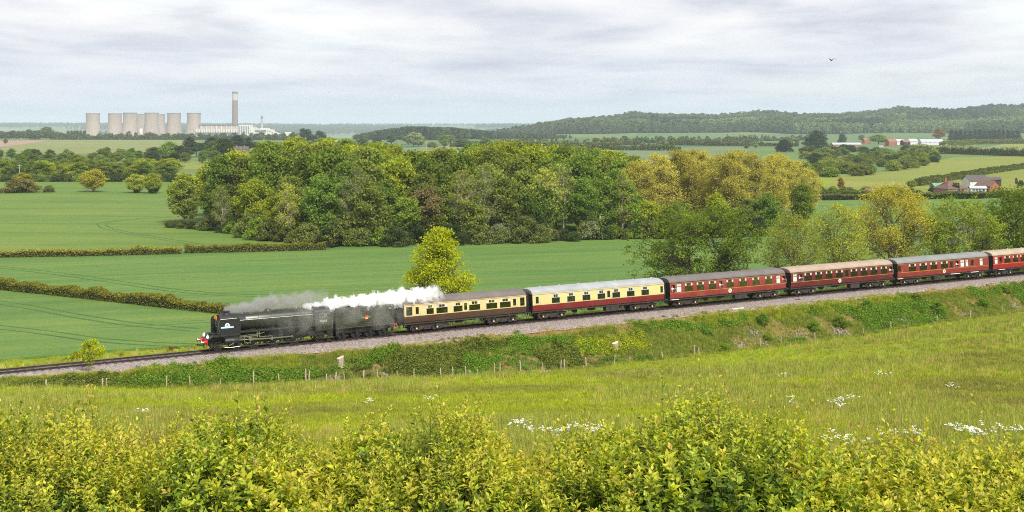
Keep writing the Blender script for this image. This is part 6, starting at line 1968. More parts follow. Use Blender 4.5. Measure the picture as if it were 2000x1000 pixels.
towers = [(181.5, 222, 0, 'leftmost cooling tower, standing apart'), (224.5, 222, 30, 'second cooling tower from the left'), (254, 221, -60, 'third cooling tower from the left, with a dark smudge at its rim'),
          (277, 223, 160, 'fourth cooling tower, half hidden behind its neighbours'), (296, 221, -40, 'fifth cooling tower, at the front of the middle cluster'), (309.5, 223, 180, 'sixth cooling tower, peeping out behind the fifth'),
          (340, 221.5, 0, 'seventh cooling tower, just right of the cluster'), (378.5, 221.5, -20, 'rightmost cooling tower, beside the boiler house')]
for (xp, top, dy, lb) in towers:
    Y = PSY + dy
    H = 114.0
    prof = []
    for k in range(25):
        t = k / 24
        z = 8 + (H - 8) * t
        r = 25.2 * math.sqrt(1 + ((1 - t) - .2) ** 2 * 2.1) if t < .8 else 25.2 + (t - .8) * 4
        prof.append((r, z))
    e = empty('cooling_tower', (px(xp, Y), Y, PZ + (221.5 - top) * PSK), (0, 0, xp), lb, 'cooling tower', 'cooling towers of the power station')
    b = MB(); b.lathe(prof, 48); b.lathe([(r - .9, z) for r, z in prof][::-1], 48); b.build('shell', CONC, e, 60)
    r = prof[-1][0]
    b = MB(); b.lathe([(r - 1.1, H - 2.2), (r + .7, H - 2.2), (r + .9, H + .4), (r - 1.1, H + .4), (r - 1.1, H - 2.2)], 48); b.build('rim', CONCD, e, 60)
    b = MB()
    r0 = prof[0][0]
    for k in range(36):
        t = 2 * PI * k / 36; t2 = t + PI / 36
        b.tube([((r0 + 2) * math.cos(t), (r0 + 2) * math.sin(t), 0), (r0 * math.cos(t2), r0 * math.sin(t2), 8.5)], .5, 4)
        b.tube([((r0 + 2) * math.cos(t), (r0 + 2) * math.sin(t), 0), (r0 * math.cos(t2 - PI / 18), r0 * math.sin(t2 - PI / 18), 8.5)], .5, 4)
    b.build('base_struts', CONCG, e)


def stack(name, label, xp, top, w, split, m_lo, m_hi):
    H = zpx(top, PSY) - PZ
    e = empty(name, (px(xp, PSY), PSY, PZ), (0, 0, 0), label, 'chimney')
    r = w * PSK / 2; zs = H - split * PSK
    b = MB(); b.lathe([(r * 1.12, 0), (r * 1.0, zs)], 32); b.build('shaft', m_lo, e, 60)
    b = MB(); b.lathe([(r * 1.02, zs), (r * 1.0, H - 8), (r * 1.0, H - 3)], 32, close=False); b.lathe([(r * .92, H - 3.0), (r * .92, H)], 32); b.build('upper_shaft', m_hi, e, 60)
    b = MB(); b.lathe([(r * 1.05, H - 8), (r * 1.06, H - 3), (r * .7, H - 3)], 32); b.build('collar', DARKG, e, 60)
    b = MB()
    for k in range(4): t = k * PI / 2 + .4; b.lathe([(r * .28, H - 3), (r * .28, H + 2.5), (0, H + 2.5)], 12, (r * .45 * math.cos(t), r * .45 * math.sin(t), 0))
    b.build('flue', CONCG, e, 60)


stack('power_station_chimney', 'tall brown chimney with a pale top beside the cooling towers', 459, 178.5, 10.5, 17.5, STACKB, STACKW)
stack('gas_turbine_chimney', 'short grey chimney right of the tall one', 511.5, 227, 4.6, 3, GREYB, GREYB)

e = empty('boiler_house', (px(430, PSY), PSY - 60, PZ), (0, 0, 0), 'long pale boiler house with upright white bays under the tall chimney', 'power station')


def pz_(y): return zpx(y, PSY - 60) - PZ


def xx_(x): return px(x, PSY - 60) - px(430, PSY)


b = MB(); b.box(xx_(383), xx_(466), 0, 60, 0, pz_(252)); b.build('turbine_hall', CLADB, e)
b = MB(); b.box(xx_(387), xx_(487), 20, 110, 0, pz_(245.5)); b.build('main_block', CLADB, e)
b = MB(); b.box(xx_(386), xx_(478), 18, 112, pz_(245.4), pz_(243.6)); b.build('roof_edge', paint('roof_edge_dark', (0.12, 0.10, 0.10), 0.8), e)
b = MB()
b.box(xx_(383), xx_(466), -.6, 0, pz_(263), pz_(258.8)); b.build('window_band', DARKG, e)
for k in range(17):
    xa = 383.3 + k * 4.83
    b = MB(); b.box(xx_(xa), xx_(xa + 3.1), -3.5, -.7, pz_(258.7), pz_(252.3)); b.build('bay', CLAD, e)
for k in range(9):
    xa = 390 + k * 10
    b = MB(); b.box(xx_(xa), xx_(xa + 1.2), 16, 19.9, pz_(251.8), pz_(245.6)); b.build('pier', CLAD, e)
for (xa, xb, ya, y0) in ((466.5, 489, 243.8, -2), (489.2, 497, 249, 2), (497.5, 507, 251, 6), (507.5, 522, 250, 0), (522.5, 531, 253, 8)):
    b = MB(); b.box(xx_(xa), xx_(xb), y0, y0 + 50, 0, pz_(ya)); b.build('annex', CLAD, e)
b = MB()
for k in range(6): b.box(xx_(468 + k * 3.4), xx_(469.2 + k * 3.4), -3.2, -2.01, pz_(262), pz_(246))
b.box(xx_(498), xx_(506), 5.2, 5.99, pz_(258), pz_(254)); b.box(xx_(509), xx_(520), -.9, -.01, pz_(258), pz_(254)); b.build('louvre', DARKG, e)
b = MB(); b.bar((xx_(522), 10, pz_(253)), (xx_(556), 10, pz_(266)), 8, 5); b.build('conveyor', CLAD, e)
b = MB(); b.box(xx_(556), xx_(568), 0, 40, 0, pz_(258)); b.build('coal_plant', CLAD, e)
# the pale tower in front of the middle cluster
e = empty('water_tower', (px(275.5, PSY - 300), PSY - 300, PZ), (0, 0, 0), 'small white concrete tower in front of the middle cooling towers', 'tower')
b = MB(); b.lathe([(4.0, 0), (3.2, 14), (4.4, 24), (6.0, 32), (6.0, 50), (4.2, 55), (0, 56)], 16); b.build('shaft', CLAD, e, 60)

# ------------------------------------------------------------------ houses and farm on the right
BRICK = paint('orange_brick', (0.30, 0.125, 0.08), 0.9, 0.1, 0, 0.15, 1.5)
BRICKP = paint('pink_brick', (0.27, 0.16, 0.13), 0.9, 0.1, 0, 0.12, 1.5)
TILE = paint('brown_roof_tile', (0.145, 0.095, 0.075), 0.9, 0.1, 0, 0.2, 1.2)
TILEO = paint('orange_roof_tile', (0.26, 0.13, 0.085), 0.9, 0.1, 0, 0.2, 1.2)
SLATE = paint('dark_slate', (0.095, 0.08, 0.078), 0.7, 0.3, 0, 0.2, 1)
RENDER = paint('white_render', (0.58, 0.57, 0.55), 0.85, 0.1, 0, 0.06, 1)
SHEET = paint('pale_sheet_roof', (0.38, 0.41, 0.45), 0.5, 0.3, 0, 0.08, .3)
GREENR = paint('green_sheet_roof', (0.14, 0.26, 0.20), 0.7)
WOODD = paint('dark_boarding', (0.035, 0.032, 0.035), 0.8)


def house(name, label, xp, yb, wm, dm, he, hr, wall, roof, rot=0.0, hip=False, chim=0, wins=3, door=True, cat='house', group=None, gable_wall=None):
    """base corner line centred on the photograph's place; width wm along local x, depth dm"""
    X, Y = flat(xp, yb)
    e = empty(name, (X, Y, ZFAR), (0, 0, rot), label, cat, group)
    w, d = wm / 2, dm / 2
    e.scale = (.86, .86, .86)
    b = MB(); b.box(-w, w, -d, d, -.3, he)
    if not hip: b.add([(-w, -d, he), (-w, d, he), (-w, 0, hr - .1)], [(0, 1, 2)]); b.add([(w, -d, he), (w, d, he), (w, 0, hr - .1)], [(0, 2, 1)])
    b.build('wall', wall, e)
    ov = .35; b = MB()
    if hip:
        r = max(.2, w - d * .9)
        vs = [(-w - ov, -d - ov, he - .1), (w + ov, -d - ov, he - .1), (w + ov, d + ov, he - .1), (-w - ov, d + ov, he - .1), (-r, 0, hr), (r, 0, hr)]
        b.add(vs, [(0, 1, 5, 4), (1, 2, 5), (2, 3, 4, 5), (3, 0, 4), (0, 3, 2, 1)])
    else:
        t = .18; k = (hr - he) / d
        for sy in (-1, 1):
            y0, z0 = sy * (d + ov), he - ov * k
            vs = [(-w - ov, y0, z0), (w + ov, y0, z0), (w + ov, 0, hr), (-w - ov, 0, hr)]
            b.add(vs + [(v[0], v[1], v[2] + t) for v in vs], [(0, 1, 2, 3), (7, 6, 5, 4), (0, 4, 5, 1), (1, 5, 6, 2), (2, 6, 7, 3), (3, 7, 4, 0)])
    rf = b.build('roof', roof, e)
    for k in range(chim):
        b = MB(); cx = (-.5 + k) * w; b.box(cx - .4, cx + .4, -.3, .3, hr - .6, hr + 1.1); b.tube([(cx, 0, hr + 1.1), (cx, 0, hr + 1.45)], .13, 8); b.build('chimney', BRICK, rf)
    for k in range(wins):
        cx = -w + (k + 1) * 2 * w / (wins + 1 + (1 if door else 0))
        b = MB(); zb = 1.0 if he < 4 else he - 1.7
        for (xa, xb, za, zc) in ((cx - .6, cx + .6, zb, zb + .08), (cx - .6, cx + .6, zb + 1.12, zb + 1.2), (cx - .6, cx - .52, zb + .08, zb + 1.12), (cx + .52, cx + .6, zb + .08, zb + 1.12), (cx - .04, cx + .04, zb + .08, zb + 1.12)): b.box(xa, xb, -d - .05, -d + .02, za, zc)
        wi = b.build('window', RENDER, e)
        b = MB(); b.box(cx - .52, cx + .52, -d - .015, -d - .004, zb + .08, zb + 1.12); b.build('pane', DARKG, wi)
    if door:
        cx = w - w * 2 / (wins + 2) * .9
        b = MB(); b.box(cx - .45, cx + .45, -d - .04, -d + .02, 0, 2.05); dd = b.build('door', WOODD, e)
        b = MB(); b.box(cx + .3, cx + .36, -d - .08, -d - .04, .95, 1.1); b.build('handle', M_FRAME, dd)
    return e


house('bungalow', 'bungalow with brown hipped roof behind the dark cypresses', 1856, 378, 10, 9, 2.4, 5.6, BRICKP, TILE, .35, hip=True, chim=1, wins=2)
house('brick_house', 'orange brick house with brown gabled roof by the white outbuilding', 1929, 377, 7.0, 7.5, 3.2, 5.4, BRICK, TILE, -.95, wins=2)
house('barn', 'dark roofed barn behind the orange brick house', 1905, 371, 9, 8, 4.4, 6.6, RENDER, SLATE, .1, wins=0, door=False, cat='barn')
house('outbuilding', 'low white outbuilding in front of the orange brick house', 1909, 378, 6.5, 3.5, 2.4, 3.1, RENDER, SHEET, -.1, wins=3, door=True, cat='shed')
house('boarded_shed', 'black boarded shed behind the brick house roof', 1939, 364, 6.5, 4, 3.4, 4.4, WOODD, SLATE, .05, wins=0, door=False, cat='shed')
house('green_shed', 'shed with green sheet roof left of the hipped roof', 1833, 372, 6, 4, 2.0, 3.2, GREENR, GREENR, .2, wins=0, door=False, cat='shed')
house('white_house', 'small white house with brown roof along the road', 1699, 381, 4.6, 4, 1.7, 2.9, RENDER, TILE, .25, wins=1, door=False)
house('roadside_house', 'orange roofed house half hidden by the bronze willows', 1536, 383, 8, 7, 3.4, 6.8, RENDER, TILEO, .2, wins=2, chim=1)
house('long_barn', 'long low brick farm building with pale roof', 1652, 288, 36, 12, 3.8, 6.0, BRICKP, SHEET, .02, wins=4, door=False, cat='barn')
house('farmhouse', 'red brick farmhouse among the farm sheds', 1740, 285, 14, 9, 6, 10, BRICK, TILEO, .4, chim=2, wins=3)
house('farm_shed', 'white roofed farm shed next to the red farmhouse', 1757, 283, 12, 10, 5.5, 8, RENDER, paint('white_roof', (0.46, 0.46, 0.46), 0.6), .1, wins=1, door=False, cat='shed')
house('farm_shed', 'brown roofed farm shed between the two pale roofs', 1768, 284, 10, 10, 5, 8, WOODD, TILEO, .2, wins=1, door=False, cat='shed')
house('farm_shed', 'second white roofed farm shed before the long blue roof', 1782, 283, 12, 10, 5.5, 8.5, RENDER, paint('white_roof_two', (0.44, 0.44, 0.45), 0.6), .1, wins=1, door=False, cat='shed')
house('farm_shed', 'long farm shed with pale blue sheet roof', 1818, 283, 32, 14, 4.5, 8, RENDER, SHEET, .02, wins=4, door=False, cat='shed')
house('farm_cottage', 'small tiled cottage behind the long low farm building', 1692, 280, 10, 8, 4.5, 8, BRICK, TILEO, .2, chim=1, wins=2)
house('white_cabin', 'small white cabin in front of the farm', 1720, 288, 5, 4, 3.2, 4.6, RENDER, SLATE, .1, wins=1)
house('manor_house', 'brick house with dark roof among the trees before the power station', 470, 310, 13, 9, 8.0, 10.5, BRICKP, SLATE, .15, chim=2, wins=4)


def pole(label, xp, yb, top, lamp=False):
    X, Y = flat(xp, yb); H = (yb - top) * Y / FPX
    e = empty('telegraph_pole', (X, Y, ZFAR), (0, 0, .3), label, 'pole')
    b = MB(); b.tube([(0, 0, -.3), (0, 0, H)], [.17, .11], 8); b.build('post', BARKP, e)
    b = MB(); b.box(-.9, .9, -.05, .05, H - .6, H - .48); b.box(-.7, .7, -.05, .05, H - 1.3, H - 1.2); b.build('cross_arm', BARKP, e)
    for xk in (-.8, -.4, .4, .8):
        b = MB(); b.lathe([(.05, 0), (.06, .1), (0, .14)], 8, (xk, 0, H - .48)); b.build('insulator', RENDER, e)


pole('telegraph pole beside the copper tree', 1847, 277, 262)
pole('telegraph pole in front of the dark conifer windbreak', 1963, 276, 254)
pole('telegraph pole in the pasture above the golden tree', 1745, 366, 353)
pole('thin pole standing before the tree belt on the far left', 38, 353, 321)
pole('thin pole above the crowns of the wood', 833, 300, 275)

# ================================================================== DETAILS
# ------------------------------------------------------------------ fence at the foot of the bank
POSTW = paint('weathered_post', (0.42, 0.34, 0.25), 0.9, 0.1, 0, 0.25, 3)


def bank_foot(xp):
    """where the line of sight through this column meets the foot of the bank"""
    Y = np.arange(90, 200, .2); X = px(xp, Y); s, u = to_su(X, Y)
    j = np.nonzero(u > foot_u(np.clip(s, -160, 220)) - .3)[0][0]
    return float(X[j]), float(Y[j])


FENCE = empty('post_and_wire_fence', (0, 120, 0), (0, 0, 0), 'old wire fence of weathered wooden posts along the foot of the bank', 'fence')
posts = [-20, 90, 200, 207, 325, 371, 430, 495, 545, 597, 603, 638, 655, 673, 710, 737, 776, 808, 861, 885, 910, 924, 934, 965, 976, 1017, 1060, 1095, 1102, 1145, 1200, 1230, 1294, 1357, 1365, 1406, 1448, 1485, 1525, 1592, 1640, 1686, 1740, 1775, 1830, 1895, 1957, 1962, 2030]
tops = []
for k, xp in enumerate(posts):
    X, Y = bank_foot(xp); z = g1(X, Y)
    H = rw.choice([1.05, 1.2, .9, .75, 1.25]) if xp not in (495, 597, 1017) else 1.45
    le = rw.uniform(-.1, .1) if xp != 924 else -.5
    b = MB(); r = rw.uniform(.055, .085) * (1.25 if H > 1.4 else 1)
    b.tube([(0, 0, -.3), (le * .4, rw.uniform(-.05, .05), H * .5), (le, rw.uniform(-.1, .1), H)], [r, r * .95, r * .85], 7)
    b.build('post', POSTW, FENCE, loc=(X, Y - 120, z))
    tops.append((X + le * .8, Y - 120, z + H * .8))
for dz in (0, -.35):
    b = MB(); b.tube([(p[0], p[1], p[2] + dz) for p in tops], .008, 4); b.build('wire', M_UNDER, FENCE)


def on_bank(xp, yp):
    """first point of the ground seen at this pixel"""
    Y = np.arange(20, 400, .1); X = (xp - 1000) / FPX * Y
    hit = np.nonzero(EYE - (yp - HOR) / FPX * Y < gz(X, Y))[0]
    j = hit[0] if len(hit) else 1300
    return float(X[j]), float(Y[j])


STUMPM = paint('stump_wood', (0.36, 0.29, 0.23), 0.9, 0.1, 0, 0.3, 5, (0.22, 0.17, 0.13), 0.6, bump=.8, bscale=8)
for (xp, yp, lb) in ((665, 712, 'pale sawn tree stump on the bank below the tender'), (1202, 682, 'pale sawn tree stump on the bank below the crimson and cream coach')):
    X, Y = on_bank(xp, yp)
    e = empty('tree_stump', (X, Y, g1(X, Y) - .15), (0, 0, .6), lb, 'tree stump')
    vs = []; n = 18
    for q, (zz, rr) in enumerate(((-.2, .55), (.1, .47), (.35, .42), (.7, .40), (.82, .39))):
        for k in range(n):
            t = 2 * PI * k / n; rk = rr * (1 + .12 * math.sin(3 * t + 1) + .07 * math.sin(7 * t))
            vs.append((rk * math.cos(t), rk * math.sin(t), zz + (.14 * math.cos(t) if zz > .6 else 0)))
    b = MB(); b.add(vs, [(q * n + k, q * n + (k + 1) % n, (q + 1) * n + (k + 1) % n, (q + 1) * n + k) for q in range(4) for k in range(n)]); b.build('bark', STUMPM, e, 50)
    b = MB(); b.add(vs[-n:], [tuple(range(n))]); b.v = [(v[0] * .93, v[1] * .93, v[2] + .01) for v in b.v]; b.build('cut_face', paint('sawn_wood', (0.55, 0.46, 0.36), 0.9), e)

STONE = paint('rubble_stone', (0.25, 0.215, 0.20), 0.95, 0.1, 0, 0.4, 2)


def rubble(label, xp, yp, rx, n, seed):
    rng = np.random.default_rng(seed); X, Y = on_bank(xp, yp)
    V, F = [], []
    for k in range(n):
        ox, oy = rng.normal() * rx * .5, rng.normal() * rx * .3
        oxw, oyw = ox * TX - oy * TY, ox * TY + oy * TX
        c = np.array([oxw, oyw, g1(X + oxw, Y + oyw) + rng.uniform(-.02, .12)]); r = rng.uniform(.07, .2)
        oc = np.array([(1, 0, 0), (-1, 0, 0), (0, 1, 0), (0, -1, 0), (0, 0, 1), (0, 0, -1.)]) * r * rng.uniform(.55, 1.3, (6, 1)) + rng.normal(size=(6, 3)) * r * .15
        F.append(np.array([(0, 2, 4), (2, 1, 4), (1, 3, 4), (3, 0, 4), (2, 0, 5), (1, 2, 5), (3, 1, 5), (0, 3, 5)]) + 6 * k); V.append(oc + c)
    tag(link('rubble', mesh_np('rubble', np.concatenate(V), np.concatenate(F), STONE), None, (X, Y, 0)), label, None, None, 'stuff')


for k, (xp, yp, rx, n) in enumerate([(268, 733, 1.1, 60), (655, 741, 1.2, 60), (765, 741, 1.6, 90), (1060, 728, 1.0, 40), (1442, 679, 1.2, 70), (1500, 675, .9, 40), (1565, 661, 1.8, 90), (1640, 651, 1.5, 70), (1700, 640, 1.8, 80), (1770, 626, 1.3, 60), (1885, 615, 1.0, 40), (1978, 597, 1.4, 70), (1475, 650, 1.2, 50)]):
    rubble('loose pale stones lying on the lower bank', xp, yp, rx, n, 900 + k)
X, Y = on_bank(1441, 606)
b = MB(); b.box(-1.0, 1.0, -.12, .12, 0, .1); b.box(-.9, .9, -.1, .1, -.12, 0)
tag(b.build('concrete_trough_lid', RENDER, None, loc=(X, Y, g1(X, Y) + .17), rot=(0, 0, ANG + .05)), 'pale slab lying on the ballast below the faded maroon coach', 'slab')
for k, (xp, yp) in enumerate([(1592, 580), (1600, 583), (1586, 578), (1558, 588), (1752, 563), (1890, 551)]):
    X, Y = on_bank(xp, yp); b = MB(); b.box(-.35, .35, -.1, .1, 0, .14)
    tag(b.build('old_sleeper_piece', M_SLEEP if k > 2 else BRICKP, None, loc=(X, Y, g1(X, Y) + .14), rot=(0, .1, k * 1.1)), 'short piece of scrap lying on the wide ballast', 'scrap', 'scrap lying on the ballast')

# shrubs along the track on the left
for k, (xp, Y, sc, m, lb) in enumerate([(150, 124, .26, L_YELL, 'yellow shrub beyond the rails left of the tall yellow one'), (178, 124.5, .36, L_YELL, 'tall yellow shrub beyond the rails'), (128, 123, .18, L_BIRCH, 'small yellow shrub beyond the rails, leftmost of them'), (238, 126, .13, L_RUST, 'small brown shrub beyond the rails'), (334, 128.5, .14, L_RUST, 'small reddish shrub beyond the rails near the locomotive')]):
    plant('lineside_shrub', TP['bush%d' % (k % 3)], px(xp, Y), Y, None, k, sc, m, lb, 'bush', sz=1.3)
X, Y = on_bank(173, 731)
p = make_tree('sapling', 210, 2.9, .7, .7, 'oval', lobes=9, per=9, leaf=.07, nleaf=9, spread=.14, bark=BARK, mat=L_LIME, twig=2, rt=.03)
plant('sapling', p, X, Y, None, 0, 1.15, None, 'slender sapling in front of the rails', 'tree')
for k, (xp, yp, sc) in enumerate([(245, 752, .3), (1590, 645, .3), (1500, 665, .35), (1490, 632, .42), (1640, 640, .35), (1695, 600, .42), (1790, 590, .4), (1830, 612, .4), (1965, 573, .5), (1920, 600, .4), (1415, 690, .3), (1385, 655, .35)]):
    X, Y = on_bank(xp, yp); plant('bramble_bush', TP['bush%d' % (k % 3)], X, Y, None, k * 1.7, sc * .75, B_NET if k % 2 else L_OAKN, 'green bush growing on the railway bank', 'bush', 'bushes growing on the railway bank')

# ------------------------------------------------------------------ cow parsley in the meadow
M_UMB = paint('umbel_white', (0.80, 0.80, 0.74), 0.9, 0.1, 0, 0.06)
M_STALK = paint('stalk_green', (0.10, 0.16, 0.03), 0.9)


def parsley(label, xp, yp, n, spread, seed, group=None, hh=.9):
    rng = np.random.default_rng(seed); X, Y = on_bank(xp, yp + 6)
    e = empty('cow_parsley', (X, Y, g1(X, Y)), (0, 0, 0), label, 'flower', group)
    lines, C = [], []
    for k in range(n):
        ox, oy = rng.normal() * spread, rng.normal() * spread * .7
        zb = g1(X + ox, Y + oy) - g1(X, Y); h = hh * rng.uniform(.6, 1.05)
        top = np.array([ox + rng.normal() * .1, oy + rng.normal() * .1, zb + h])
        lines.append((np.stack([np.array([ox, oy, zb]), np.array([ox, oy, zb + h * .5]), top]), np.array([.008, .007, .005]), 3))
        for q in range(4):
            t = top + np.append(rng.normal(size=2) * .09, rng.uniform(-.12, .04))
            c = t + np.stack([rng.normal(size=9) * .032, rng.normal(size=9) * .032, rng.normal(size=9) * .008], 1); C.append(c)
    V, F = tubes_np(lines); link('stalks', mesh_np('stalks', V, F, M_STALK), e)
    C = np.concatenate(C); V, F = leaves_np(C, .022, rng, 2.5, .9); link('flower_heads', mesh_np('flower_heads', V, F, M_UMB), e)


for k, (xp, yp, n, sp, lb) in enumerate([(1120, 856, 60, 1.0, 'widest drift of white cow parsley in the meadow middle'), (1012, 846, 16, .5, 'drift of cow parsley left of the widest one'), (1054, 857, 6, .2, 'tiny cow parsley clump between the two middle drifts'),
                                       (1546, 793, 9, .22, 'single cow parsley clump left of the group of three'), (1628, 794, 10, .22, 'left clump of the three cow parsley clumps'), (1656, 788, 11, .25, 'upper clump of the three cow parsley clumps'), (1644, 803, 8, .2, 'lower clump of the three cow parsley clumps'),
                                       (1720, 736, 9, .3, 'cow parsley clump high up the meadow'), (1525, 740, 6, .25, 'faint cow parsley clump high up the meadow, left one'), (1858, 764, 5, .2, 'small cow parsley clump near the picture edge'), (1910, 862, 48, .55, 'largest cow parsley clump near the hedge at the picture edge'),
                                       (1628, 872, 12, .25, 'cow parsley clump just over the near hedge, leftmost of three'), (1680, 877, 10, .25, 'cow parsley clump just over the near hedge, middle of three'), (1735, 868, 9, .25, 'cow parsley clump just over the near hedge, last of three'),
                                       (1788, 866, 8, .22, 'thin cow parsley clump before the largest one'), (724, 794, 5, .2, 'tiny cow parsley clump below the tender'), (838, 788, 5, .2, 'tiny cow parsley clump below the crimson and cream coach'), (273, 813, 6, .2, 'tiny cow parsley clump on the left meadow'), (1982, 858, 6, .2, 'last cow parsley clump at the picture edge')]):
    parsley(lb, xp, yp, max(4, int(n * .6)), sp, 700 + k, hh=.75)

# ------------------------------------------------------------------ the near hedge in front of the camera
NEARL = None
m, nd, lk = new_mat('leaf_near_hedge')
o = nd.new('ShaderNodeOutputMaterial'); pb = nd.new('ShaderNodeBsdfPrincipled')
at = nd.new('ShaderNodeAttribute'); at.attribute_name = 'Col'
sp = nd.new('ShaderNodeSeparateColor'); lk.new(at.outputs['Color'], sp.inputs[0])
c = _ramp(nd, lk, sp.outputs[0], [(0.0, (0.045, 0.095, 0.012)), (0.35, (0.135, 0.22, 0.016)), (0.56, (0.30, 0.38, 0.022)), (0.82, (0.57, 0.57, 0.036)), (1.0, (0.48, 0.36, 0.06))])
vr = _math(nd, lk, 'MULTIPLY_ADD', sp.outputs[1], .5, .75)
cb = nd.new('ShaderNodeCombineColor')
for i in range(3): lk.new(vr, cb.inputs[i])
c = _mixc(nd, lk, 1.0, c, cb.outputs[0], 'MULTIPLY')
lk.new(c, pb.inputs['Base Color']); pb.inputs['Roughness'].default_value = .42; pb.inputs['Specular IOR Level'].default_value = .35
tr = nd.new('ShaderNodeBsdfTranslucent'); lk.new(_mixc(nd, lk, 1.0, c, (1.02, 1.1, .45), 'MULTIPLY'), tr.inputs['Color'])
mx = nd.new('ShaderNodeMixShader'); mx.inputs[0].default_value = .42
lk.new(pb.outputs[0], mx.inputs[1]); lk.new(tr.outputs[0], mx.inputs[2]); lk.new(mx.outputs[0], o.inputs[0])
NEARL = m
TWIGM = paint('hedge_twig', (0.13, 0.11, 0.035), 0.8, 0.2, 0, 0.3, 8)

rng = np.random.default_rng(31)
prof_x = [-100, 0, 60, 140, 200, 280, 350, 400, 500, 560, 600, 640, 690, 720, 800, 870, 950, 985, 1020, 1060, 1100, 1200, 1250, 1310, 1380, 1430, 1480, 1560, 1600, 1700, 1800, 1900, 2000, 2100]
prof_y = [830, 828, 832, 812, 832, 866, 822, 815, 830, 838, 872, 866, 832, 814, 852, 806, 826, 852, 890, 876, 856, 830, 835, 812, 806, 812, 836, 846, 864, 884, 866, 886, 876, 880]
prof_y = [845 + (v - 845) * 1.35 for v in prof_y]
NSH = 8200
YB = 7.45 + 2.2 * rng.uniform(0, 1, NSH) ** 1.25
XB = rng.uniform(-.50, .50, NSH) * YB
xpx = 1000 + XB / YB * FPX
ztop = EYE - (np.interp(xpx, prof_x, prof_y) + 90 - HOR) * 8.4 / FPX
ztop = ztop + .05 * (vnoise(XB * 3, YB * 3, 91) - .5) - .12 * np.clip(YB - 8.6, 0, 2) ** 2 - .16 * np.clip(7.75 - YB, 0, 1)
front_ = YB < 7.9
zb = np.where(front_, ztop - rng.uniform(0, 1, NSH) ** 1.1 * .85, ztop - rng.uniform(0.0, .22, NSH))
spr = .55 + .9 * vnoise(XB * 2.3, YB * .8, 95)
length = rng.uniform(.12, .32, NSH) * spr * np.where(rng.random(NSH) < .14, 1.6, 1.0)
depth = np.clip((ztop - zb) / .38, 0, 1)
length = length * (1 - .35 * depth)
dirx = rng.normal(size=NSH) * .38; diry = rng.normal(size=NSH) * .3 - np.where(front_, .45 * depth + .2, 0); dirz = np.where(front_, 1 - .4 * depth, 1.0)
D = np.stack([dirx, diry, dirz], 1); D /= np.linalg.norm(D, axis=1, keepdims=True)
base = np.stack([XB, YB, zb], 1)
# leaves along every shoot
LPS = 16
tt = np.linspace(.06, 1.0, LPS)[None, :] + rng.uniform(-.02, .02, (NSH, LPS))
bend = rng.normal(size=(NSH, 3)) * .10
bend[:, 2] -= .02
pos = base[:, None] + D[:, None] * (length[:, None] * tt)[..., None] + bend[:, None] * (length[:, None] * tt ** 2)[..., None]
ga = (np.arange(LPS) * 2.4)[None, :] + rng.uniform(0, 6.28, (NSH, 1)) + rng.normal(size=(NSH, LPS)) * .3
ref = np.where(np.abs(D[:, 2:3]) > .95, np.array([[1., 0, 0]]), np.array([[0, 0, 1.]]))
A = np.cross(D, ref); A /= np.linalg.norm(A, axis=1, keepdims=True); Bv = np.cross(D, A)
rad = A[:, None] * np.cos(ga)[..., None] + Bv[:, None] * np.sin(ga)[..., None]
upness = (.35 + .75 * tt ** 2)[..., None]
ld = rad + D[:, None] * upness + np.array([0, 0, .12]); ld /= np.linalg.norm(ld, axis=-1, keepdims=True)
lsz = (.70 + .72 * vnoise(XB * 1.9 + 9, YB * 1.3 + zb * 1.5, 94)) * rng.uniform(.8, 1.15, NSH)
ll = lsz[:, None] * rng.uniform(.032, .066, (NSH, LPS)) * (1 - .45 * np.clip(tt - .75, 0, 1) / .25)
wn_ = np.cross(ld, D[:, None]); wn_ /= np.maximum(np.linalg.norm(wn_, axis=-1, keepdims=True), 1e-5)
nv = np.cross(wn_, ld)
l1 = ll[..., None]; wd = l1 * rng.uniform(.22, .30, (NSH, LPS))[..., None]
p0 = pos; pm = pos + ld * l1 * .48 - nv * l1 * .03; tip = pos + ld * l1 - nv * l1 * rng.uniform(.0, .32, (NSH, LPS))[..., None]
pl = pos + ld * l1 * .42 + wn_ * wd + nv * wd * .35; pr_ = pos + ld * l1 * .42 - wn_ * wd + nv * wd * .35
V = np.stack([p0, pl, pm, pr_, tip], 2).reshape(-1, 3)
nl = NSH * LPS
q = np.arange(nl)[:, None] * 5
F = np.concatenate([q + [0, 2, 1], q + [0, 3, 2], q + [1, 2, 4], q + [2, 3, 4]])
patch = vnoise(XB * 1.4, YB * 1.1 + zb * 2.0, 93)
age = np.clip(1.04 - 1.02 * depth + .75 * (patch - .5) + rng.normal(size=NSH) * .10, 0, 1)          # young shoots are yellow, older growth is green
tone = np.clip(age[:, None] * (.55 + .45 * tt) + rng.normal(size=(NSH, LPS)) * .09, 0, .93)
tone = np.where((rng.random((NSH, 1)) < .025) & (tt > .7), 1.0, tone)
col = np.stack([np.repeat(tone.reshape(-1), 5), np.repeat(rng.uniform(0, 1, nl), 5)], 1)
HEDGE = empty('near_hedge', (0, 8.4, g1(0, 8.4)), (0, 0, 0), 'leafy hedge with bright yellow green shoots across the front of the picture', 'hedge')
offv = np.array([0, 8.4, g1(0, 8.4)])
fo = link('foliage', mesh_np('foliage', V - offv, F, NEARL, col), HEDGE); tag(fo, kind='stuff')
lines = []
for k in range(NSH):
    lines.append((np.stack([base[k] - D[k] * .05, pos[k, LPS // 2], pos[k, -1]]), np.array([.0024, .0019, .0011]), 3))
for k in range(900):
    j = rng.integers(0, NSH); b0 = np.array([XB[j] + rng.normal() * .15, 8.35 + rng.normal() * .35, ztop[j] - rng.uniform(.6, 1.1)])
    e_ = base[j]; lines.append((quad_bez(b0, (b0 + e_) / 2 + rng.normal(size=3) * .06, e_, 5), np.linspace(.011, .004, 5), 4))
